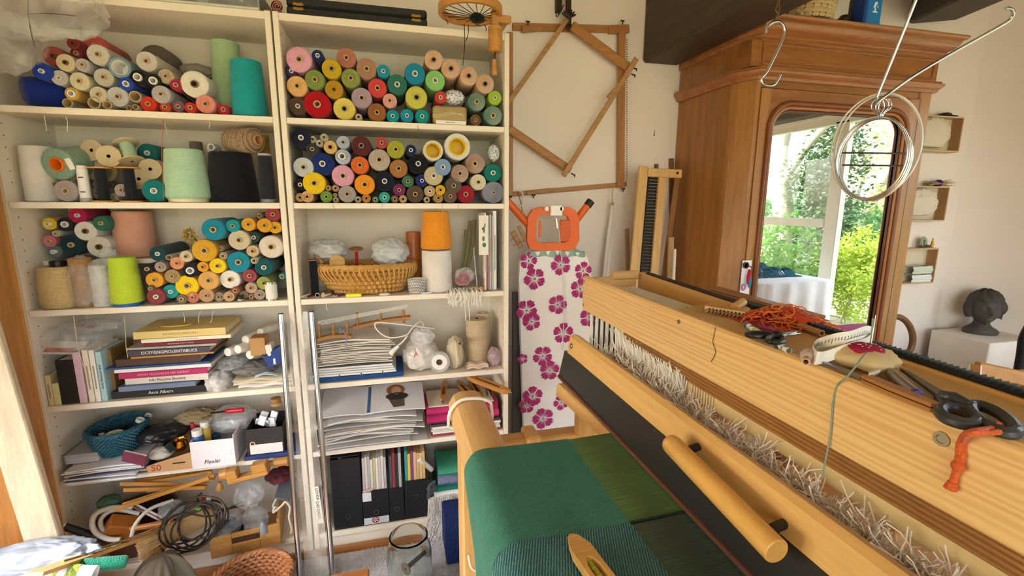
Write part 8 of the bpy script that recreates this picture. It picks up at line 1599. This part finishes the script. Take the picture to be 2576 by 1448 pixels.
a = SL5(1455, 740, F-.020); b = SL5(1870, 700, F-.020); zt = SL5(1650, 480, F-.020).z; x0, x1, z0 = a.x, b.x, z5+.0008; t = thing('white_box', 'open white box with handwriting, full of glue bottles, left bookcase fifth shelf', 'box', a); WB_ = plain('#e2dfe4', .6, var=.03)
for A, B in (((x0, F-.020, z0), (x1, F-.0175, zt)), ((x0, F-.0175, z0), (x0+.0025, F+.14, zt)), ((x1-.0025, F-.0175, z0), (x1, F+.14, zt+.012)), ((x0, F+.14, z0), (x1, F+.1425, zt)), ((x0, F-.0175, z0), (x1, F+.14, z0+.002))): MB().box(A, B).build('panel', WB_, t, 0)
text('handwriting', 'Flexlai', .020, plain('#3a3440'), t, Matrix.Translation((x0+.065, F-.0208, z0+.022)) @ Matrix.Rotation(PI/2, 4, 'X') @ Matrix(((1, .3, 0, 0), (0, 1, 0, 0), (0, 0, 1, 0), (0, 0, 0, 1))))
for i, (x, y, r, cap, body, lab) in enumerate([(1500, 420, .017, '#ece9e4', '#2f5f9c', 'blue glue bottle with white cap at the front of the white box'), (1570, 345, .014, '#e8e4da', '#d9b43a', 'yellow glue bottle with white cap in the white box'), (1680, 460, .016, '#2a5a8a', '#27557f', 'dark blue bottle in the middle of the white box'), (1465, 350, .011, '#a8243c', '#8a2034', 'small red capped bottle behind the white box')]):
 p = SL5(x, y, F+.02+.03*i); t = thing('glue_bottle', lab, 'bottle', (p.x, p.y, z0+.004), 'bottles in the white box'); H = p.z-z0-.004; m_ = Matrix.Translation((p.x, p.y, z0+.004)); MB().lathe([(0, 0), (r*1.2, 0), (r*1.2, max(.01, H-.014)), (r*.9, H-.004)], 20, m_).build('bottle_body', plain(body, .35), t); MB().lathe([(r, H-.004), (r, H+.016), (r*.9, H+.018), (0, H+.018)], 20, m_, close=False).build('cap', plain(cap, .4), t)
crumple('plastic_bag', SL5(1840, 270, F+.13), (.075, .06, .045), film('#e2e0e2', .40, .14), 'thin white plastic bag rising behind the white box', 'bag', 45, .4, 34, 2.2, False)
p0 = SL5(1945, 190, F+.04); p1 = SL5(1770, 205, F+.05); t = thing('screwdriver', 'screwdriver with a red plastic handle, left bookcase fifth shelf', 'screwdriver', p1); d = p1-p0; MB().lathe([(0, 0), (.0085, .001), (.0095, .006), (.0085, .02), (.0095, d.length*.8), (.006, d.length)], 16, ztrans(p0, d)).build('handle', plain('#b81f30', .25), t); MB().tube([p1, p1+d*.9+Vector((0, .02, -.01))], .0035, 10).build('shaft', metal('#4a4646', .35), t)
a = SL5(1945, 655, F-.005); b = SL5(2370, 590, F-.005); xr = -.378; tag(book('navy blue book under the black box, left bookcase fifth shelf', a.x, xr, F-.004, F+.16, z5, z5+.016, '#27396e', pages='#e6e6ea'))
a = SL5(1985, 610, F+.01); b = SL5(2335, 600, F+.01); zt = SL5(2100, 365, F+.01).z; t = thing('black_box', 'black open box with a white label and paper scraps, left bookcase fifth shelf', 'box', a); x0, x1, z0 = a.x, min(b.x, -.382), z5+.0166
for A, B in (((x0, F+.006, z0), (x1, F+.009, zt)), ((x0, F+.009, z0), (x0+.003, F+.15, zt)), ((x1-.003, F+.009, z0), (x1, F+.15, zt)), ((x0, F+.15, z0), (x1, F+.153, zt)), ((x0, F+.009, z0), (x1, F+.15, z0+.002))): MB().box(A, B).build('panel', plain('#27272a', .5), t, 0)
MB().rbox((x0+.010, F+.0045, z0+.002), (x1-.004, F+.0055, z0+.040), .0003).build('label', plain('#dcdad6', .5), t, 0); MB().lathe([(.006, 0), (.0095, 0), (.0095, .002), (.006, .002), (.006, 0)], 18, ztrans((x0+.02, F+.0058, z0+.044), (0, -1, 0)), close=False).build('finger_ring', metal('#c9c6c0', .3), t)
rr = random.Random(61)
for k in range(6): m_ = Matrix.Translation((x0+.018+rr.random()*(x1-x0-.036), F+.03+rr.random()*.06, zt-.006+.010*k*.5)) @ Euler((rr.uniform(-.5, .9), rr.uniform(-.5, .5), rr.uniform(-1, 1))).to_matrix().to_4x4(); tag(MB().rbox((-.013, -.006, -.018), (.013, .002, .018), .001, m_).build('paper_scrap', plain('#e4e4e8', .5), None, 0), ['lowest white paper scrap in the black box', 'white paper scrap second from the bottom of the black box', 'third white paper scrap in the black box', 'tilted white paper scrap high in the black box', 'white paper scrap just below the topmost in the black box', 'topmost white paper scrap in the black box'][k], 'paper scrap', 'paper scraps in the black box')
p = SL5(2255, 140, F+.12); t = thing('round_brush', 'round wooden scrubbing brush with short bristles, left bookcase fifth shelf', 'brush', p); MB().lathe([(0, 0), (.021, 0), (.022, .006), (.019, .010), (0, .010)], 24, Matrix.Translation(p)).build('brush_head', wood('#c49a62', 'X', .5), t); MB().lathe([(.017, .010), (.019, .028), (0, .028)], 30, Matrix.Translation(p), close=False).build('bristles', wicker('#b48a50', '#8a6434'), t)
# -- left bookcase, bottom shelf
SW = wood('#c08840', 'X', .4, .22); t = thing('umbrella_swift', 'folded wooden umbrella swift with clamp, left bookcase bottom shelf', 'yarn swift', SL6(700, 400, F+.05))
for i, (xa, ya, xb_, yb, dy) in enumerate([(700, 215, -60, 330, .10), (680, 250, -200, 370, .09), (720, 300, -330, 640, .02), (690, 260, -80, 395, .07), (640, 405, -360, 400, .05), (700, 345, -50, 480, .06), (620, 440, -320, 470, .03), (700, 230, 40, 330, .12), (660, 330, -420, 700, .005)]):
 bar('slat', SL6(xa, ya, F+dy-.05), SL6(xb_, yb, F+dy-.07), .013, .006, SW, t, .001)
c = SL6(890, 265, F+.06); MB().lathe([(0, 0), (.020, 0), (.023, .004), (.021, .016), (.018, .030), (0, .030)], 22, ztrans(SL6(900, 270, F-.012), (-1, 0, -.1))).build('collar', SW, t)
for k in range(6): p = SL6(640+18*k, 330-30*(k % 3)+20*(k//3), F-.03+.008*k); MB().rbox(p-Vector((.008, .004, .005)), p+Vector((.008, .004, .005)), .002).build('hinge_block', SW, t, 0)
a = SL6(885, 330, F+.03); b = SL6(1330, 130, F+.03); m_ = Matrix.Translation(SL6(1110, 250, F-.032)) @ Matrix.Rotation(-.16, 4, 'Y'); w, h = (b.x-a.x)/2, (b.z-a.z)/2*.92
for A, B in (((-w, -.02, -h), (w, .02, -h*.35)), ((-w, -.02, -h*.34), (-w*.45, .02, h)), ((w*.25, -.02, -h*.34), (w, .02, h))): MB().rbox(A, B, .003, m_).build('clamp_block', SW, t, 0)
MB().tube([SL6(1300, 175, F-.012), SL6(1420, 150, F-.012)], .009, 12).build('clamp_screw', SW, t); MB().tube([SL6(1410, 150, F-.012), SL6(1570, 125, F-.012)], .017, 8).build('screw_handle', SW, t)
MB().lathe([(0, 0), (.011, .002), (.013, .010), (.009, .020), (.006, .032), (0, .032)], 18, ztrans(SL6(785, 465, F-.012), (.1, 0, 1))).build('knob', SW, t)
p = SB(900, 420, F+.12); t = thing('leather_basket', 'dark brown round leather basket at the back of the left bottom shelf', 'basket', (p.x, F+.14, z6)); MB().lathe([(0, .001), (.10, .001), (.115, .03), (.125, .12), (.128, .125), (.120, .125), (.110, .03), (0, .008)], 40, Matrix.Translation((max(p.x, -.995), F+.135, z6)), close=False).build('basket_wall', plain('#5a3a2a', .5, var=.25), t)
t = thing('white_hose', 'white plastic hose looped around the wooden mallet', 'hose', SB(900, 500, F)); q = MB(); q.tube(bez([SB(x, y, F+dy) for x, y, dy in ((1440, 290, .03), (1250, 360, .0), (1130, 480, -.03), (1090, 600, -.04))], 6), .0065, 10); q.tube(bez([SB(x, y, F+dy) for x, y, dy in ((1100, 350, .04), (930, 350, .02), (800, 400, -.01), (765, 480, -.03), (800, 560, -.04), (900, 610, -.05), (1000, 615, -.05))], 6), .0085, 10); q.tube(bez([SB(x, y, F+dy) for x, y, dy in ((1160, 400, .03), (960, 370, .02), (850, 430, .0), (840, 510, -.02), (900, 580, -.03))], 6), .0075, 10); q.tube(bez([SB(x, y, F-.05) for x, y in ((1165, 690), (1180, 780), (1220, 840))], 5), .0065, 10); q.build('hose', plain('#dcd6cc', .35), t)
t = thing('wooden_mallet', 'orange wooden mallet with round handle, left bookcase bottom shelf', 'mallet', SB(1030, 580, F)); m_ = Matrix.Translation(SB(1010, 505, F-.005)) @ Euler((.5, .55, .5)).to_matrix().to_4x4(); MB().rbox((-.044, -.026, -.030), (.044, .026, .030), .003, m_).build('mallet_head', wood('#b9702c', 'X', .4, .2), t, 0); MB().tube([SB(1085, 525, F-.03), SB(1250, 500, F-.035), SB(1430, 472, F-.04)], [.008, .0105, .0125], 14).build('handle', wood('#c9843c', 'X', .4, .2), t)
t = thing('red_white_ruler', 'white ruler with a red line among the cables', 'ruler', SB(1200, 400, F+.05)); bar('ruler', SB(1105, 330, F+.06), SB(1335, 445, F+.02), .022, .002, plain('#e4e0dc', .5), t, .0005); bar('red_line', SB(1110, 332, F+.0585), SB(1330, 442, F+.0185), .004, .0006, plain('#a82a30', .5), t, .0001)
t = thing('cable_coil', 'coiled black cable spilling over the left bottom shelf', 'cable', SL6(400, 900, F)); rr = random.Random(15); q = MB()
for k in range(9):
 cx, cy = 480+rr.uniform(-120, 90), 870+rr.uniform(-60, 40); rx_, ry_ = 300+rr.uniform(-90, 70), 250+rr.uniform(-60, 50); ph = rr.random()*6
 q.tube([SL6(cx+rx_*math.cos(a)+25*math.sin(2*a+ph), cy+ry_*math.sin(a)-(.30*rx_*math.cos(a)), F-.045-.008*k+.05*max(0, -math.sin(a))) for a in [2*PI*j/40 for j in range(40)]], .0034, 7, closed=True)
q.tube(bez([SL6(x, y, F+dy) for x, y, dy in ((1060, 640, .0), (800, 690, -.03), (620, 650, -.03), (530, 560, .0), (580, 500, .03))], 6), .0034, 7); q.tube(bez([SL6(x, y, F+dy) for x, y, dy in ((1040, 600, .0), (700, 760, -.07), (450, 740, -.08), (250, 760, -.07), (130, 920, -.07))], 6), .0034, 7); q.build('cable', plain('#3a322e', .4), t)
t = thing('straw_broom', 'small straw hand broom under the black cable', 'broom', SB(1450, 620, F-.03)); q = MB()
for k in range(420): f = rr.random(); g = rr.gauss(0, 1); a = SB(1760+rr.uniform(-20, 20), 400+60*g*.4, F-.005); b = SB(1140+rr.uniform(-30, 60)+40*f, 610+170*f+20*g, F-.07-.02*rr.random()); q.tube([a, a.lerp(b, .5)+Vector((rr.uniform(-.006, .006), rr.uniform(-.006, .006), rr.uniform(-.005, .008))), b], .0012, 3, cap=False)
q.build('straws', wicker('#a8783c', '#d6ac68'), t, 60)['kind'] = 'stuff'
t = thing('tool_tray', 'wooden tray with slotted handle end, left bookcase bottom shelf', 'tray', SL6(1100, 1200, F)); TW = wood('#c9924e', 'X', .4, .2); a = SL6(665, 1230, F-.06); b = SL6(1490, 1075, F-.02); za = z6+.001; hz = .085; m_ = frame(Vector((a.x, F-.045, za)), Vector((b.x-a.x, .03, 0)), (0, 0, 1)); L = (Vector((b.x-a.x, .03, 0))).length
for A, B in (((0, 0, 0), (L*.30, .012, hz)), ((L*.70, 0, 0), (L, .012, hz)), ((L*.30, 0, 0), (L*.70, .012, hz*.50)), ((L*.30, 0, hz*.78), (L*.70, .012, hz)), ((0, .0125, 0), (.012, .22, hz*.8)), ((L-.012, .0125, 0), (L, .22, hz*1.15)), ((.0125, .0125, 0), (L-.0125, .22, .006))): MB().rbox(A, B, .002, m_).build('board', TW, t, 0)
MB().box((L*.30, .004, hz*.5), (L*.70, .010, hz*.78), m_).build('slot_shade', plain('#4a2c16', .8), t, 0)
for (x, y, d, al, lab, sd_) in [(1120, 510, (.045, .05, .042), .35, 'crackled clear bag on the tray at the back', 51), (1200, 800, (.040, .04, .052), .35, 'clear bag hanging over the tray front', 52), (870, 850, (.045, .05, .036), .30, 'clear bag of dark parts in the tray left half', 53), (230, 680, (.035, .04, .024), .4, 'silvery plastic pouch left of the cable', 54)]: crumple('plastic_bag', SL6(x, y, F+.02), d, film('#f2f5f8', al-.14, .05), lab, 'bag', sd_, .4, 30, 2.4, False)
crumple('dark_parts', SL6(900, 900, F+.05), (.05, .05, .026), plain('#1e1e22', .4), 'heap of dark parts in the tray', 'parts', 55, .4, 26, 3, False)
t = thing('grey_adaptor', 'grey round cable adaptor with a brass pin over the tray edge', 'adaptor', SL6(1290, 900, F-.05)); p = SL6(1300, 960, F-.075); ax = Vector((-.15, .25, 1)); MB().lathe([(0, 0), (.0125, 0), (.0135, .004), (.0135, .022), (.011, .034), (.006, .044), (0, .046)], 20, ztrans(p, ax)).build('adaptor_body', plain('#7c8088', .4), t); MB().tube([p, p-ax.normalized()*.014], .0028, 10).build('pin', metal('#c9a86a', .3), t)
t = thing('white_rope', 'cream rope coiled at the right end of the left bottom shelf', 'rope', SL6(1520, 700, F+.03)); q = MB(); q.tube(bez([SL6(x, y, F+dy) for x, y, dy in ((1500, 480, .06), (1440, 560, .03), (1400, 640, .02), (1430, 700, .01), (1460, 680, .01), (1420, 660, .0), (1400, 720, .0), (1500, 640, -.01), (1540, 600, -.01), (1590, 660, -.01), (1580, 780, -.02), (1610, 900, -.02), (1600, 960, -.02))], 6), .0042, 8); q.build('rope', plain('#d2c6b0', .8), t)
for (x, y, r, h, col, lab) in [(660, 600, .0085, .030, '#d9d6c4', 'small white reel among the cable loops'), (595, 610, .008, .022, '#b5382c', 'small red reel beside the white reel')]: q = MB(); q.lathe([(0, 0), (r, 0), (r, .003), (r*.85, .004), (r*.85, h-.004), (r, h-.003), (r, h), (0, h)], 16, ztrans(SL6(x, y, F-.005), (.25, -.3, .9))); tag(q.build('thread_reel', plain(col, .5)), lab, 'thread reel')
q = MB(); q.sheet(lambda u, v: SL6(475+u*150, 680+18*math.sin(u*5)-v*22, F-.02)+Vector((0, .004*math.sin(u*9), 0)), 10, 2, .002); tag(q.build('green_rag', cloth('#7fc24a'), None, 60), 'bright green rag strip on the cable loops', 'rag')
crumple('dark_scraps', SL6(1480, 290, F+.08), (.045, .05, .018), cloth('#4a2e34', h2='#7a3a40'), 'dark red fabric scraps at the right of the swift clamp', 'cloth', 57, .5, 26, 3, False); tag(MB().rbox((-.03, -.05, -.004), (.03, .05, .004), .003, Matrix.Translation(SL6(1540, 440, F+.05)) @ Euler((.5, .45, .1)).to_matrix().to_4x4()).build('slate_board', plain('#5c6068', .4), None, 0), 'slate grey plastic board at the right of the left bottom shelf', 'board')
crumple('green_scrap', SB(900, 300, F+.06), (.03, .03, .018), cloth('#5f8a74'), 'grey green cloth scrap in front of the leather basket', 'cloth', 58, .5, 22, 3, False)
# -- floor at the lower left
bc = Vector((-.93, 1.42, .002)); t = basket('floor_basket', 'big brown wicker basket on the floor at the lower left corner', bc, .21, .17, .15, .2, wicker('#8a6238', '#b58a54'), wicker('#6e4a28', '#8f6838'), 9, 30, .005)
c = SB(330, 760, F-.34); crumple('plastic_bag', (c.x, 1.46, c.z), (.125, .05, .040), film('#aebdd4', .8, .28), 'long pale blue plastic bag lying on the big floor basket', 'bag', 61, .3, 46, 2.0, False)
a = SB(540, 830, F-.42); b = SB(1310, 560, F-.06); m_ = frame(a, b-a, (0, -.3, 1)); L = (b-a).length; t = thing('flat_shuttle', 'long flat wooden stick shuttle with rounded end', 'shuttle', a); q = MB(); q.prism([(-.1, -.022), (L-.05, -.022), (L-.015, -.014), (L, .004), (L-.01, .018), (L-.06, .022), (-.1, .022)], 0, .010, m_); q.build('blade', wood('#cfa066', 'X', .45, .18), t, 0)
t = thing('green_yarn_roll', 'teal green yarn roll in the big floor basket', 'yarn roll', SB(840, 820, F-.40)); a = SB(640, 835, F-.40); b = SB(1060, 800, F-.38); MB().lathe([(0, 0), (.015, .002), (.018, .01), (.018, (b-a).length-.01), (.015, (b-a).length-.002), (0, (b-a).length)], 22, ztrans(a, b-a)).build('yarn', yarn('#1f7a66', .5), t)
t = thing('paper_tube', 'white paper tube wound with lime green yarn, lowest at the left', 'tube', SB(560, 900, F-.42)); a = SB(370, 895, F-.44); b = SB(790, 905, F-.44); MB().lathe([(.022, 0), (.022, (b-a).length), (.019, (b-a).length), (.019, .0), (.022, 0)], 26, ztrans(a, b-a), close=False).build('tube', plain('#dcdde4', .5), t); q = MB(); m_ = ztrans(a, b-a)
for k in range(24): z0 = (b-a).length*((.24+.03*rr.random()) if k < 6 else (.45+.2*rr.random())); q.tube([(.0228*math.cos(j*.45), .0228*math.sin(j*.45), z0+rr.uniform(-.004, .004)) for j in range(14)], .0011, 4, m_, closed=True)
q.build('lime_yarn', yarn('#b4d43c', .3), t)
t = thing('black_pipe', 'black pipe with a bright round end at the foot of the left bookcase', 'pipe', SB(540, 510, F-.05)); a = SB(530, 505, F-.05); b = SB(850, 610, F-.02); MB().lathe([(.012, 0), (.012, (b-a).length), (0, (b-a).length)], 20, ztrans(a, b-a), close=False).build('tube', plain('#2a2523', .4), t); MB().lathe([(0, .001), (.0118, .001), (.0118, .0)], 20, ztrans(a, a-b), close=False).build('end_disc', metal('#d8dce0', .25), t)
t = thing('striped_needle', 'thin rod with green and white stripes beside the stick shuttle', 'rod', SB(900, 690, F-.3)); a = SB(520, 800, F-.42); b = SB(1000, 655, F-.25)
for k in range(10): MB().tube([a.lerp(b, k/10), a.lerp(b, (k+.98)/10)], .0042, 10).build('segment', plain(['#8a8a4a', '#c9a84a', '#e4e6da', '#9ac43c'][min(3, k//3) if k < 6 else 2+k % 2], .5), t)
MB().tube(bez([SB(700, 745, F-.40), SB(900, 670, F-.28), SB(1060, 632, F-.22), SB(1080, 642, F-.22)], 5), .0016, 6).build('steel_hook', metal('#6a6660', .3), t)
c = SB(1330, 860, F-.20); q = MB()
def heap(u, v):
 a = u*2*PI; h = v; f = .10*math.sin(a*5+1)+.08*math.sin(a*9+h*3)+.05*math.sin(a*14+2); r = .001+.074*h**.6*(1+f*(.4+h)*1.5); return (c.x+r*math.cos(a)*1.05+.012*(1-h), F-.20+r*math.sin(a)*.9, c.z+.050-.105*h**1.7+.010*math.sin(a*5+1)*h)
q.sheet(heap, 90, 14); tag(q.build('grey_cloth', cloth('#7d7466', h2='#5c5448'), None, 60), 'taupe cloth heaped on the floor before the plinth', 'cloth')
bc = at(632, 1478, Z=.10); t = basket('brown_basket', 'round reddish brown basket at the bottom edge between cloth and poles', (bc.x, bc.y, .0195), .125, .125, .115, .22, wicker('#8f5a34', '#b5784a'), wicker('#7a4a2a', '#9c6840'), 9, 30, .0045)
tag(MB().rbox((at(832, 1445, Z=.22).x, at(832, 1445, Z=.22).y-.3, .20), (at(928, 1445, Z=.22).x, at(832, 1445, Z=.22).y, .222), .004).build('stool_top', wood('#b5723c', 'X', .4), None, 0), 'corner of a reddish wooden stool at the bottom edge', 'stool'); st = COL.objects['stool_top']; st.name = 'wooden_stool'
for dx in (-.04, .02): MB().rbox((ORG[st].x+dx, ORG[st].y-.02, .0195), (ORG[st].x+dx+.02, ORG[st].y+.0, .199), .002).build('leg', wood('#b5723c', 'Z', .4), st, 0)
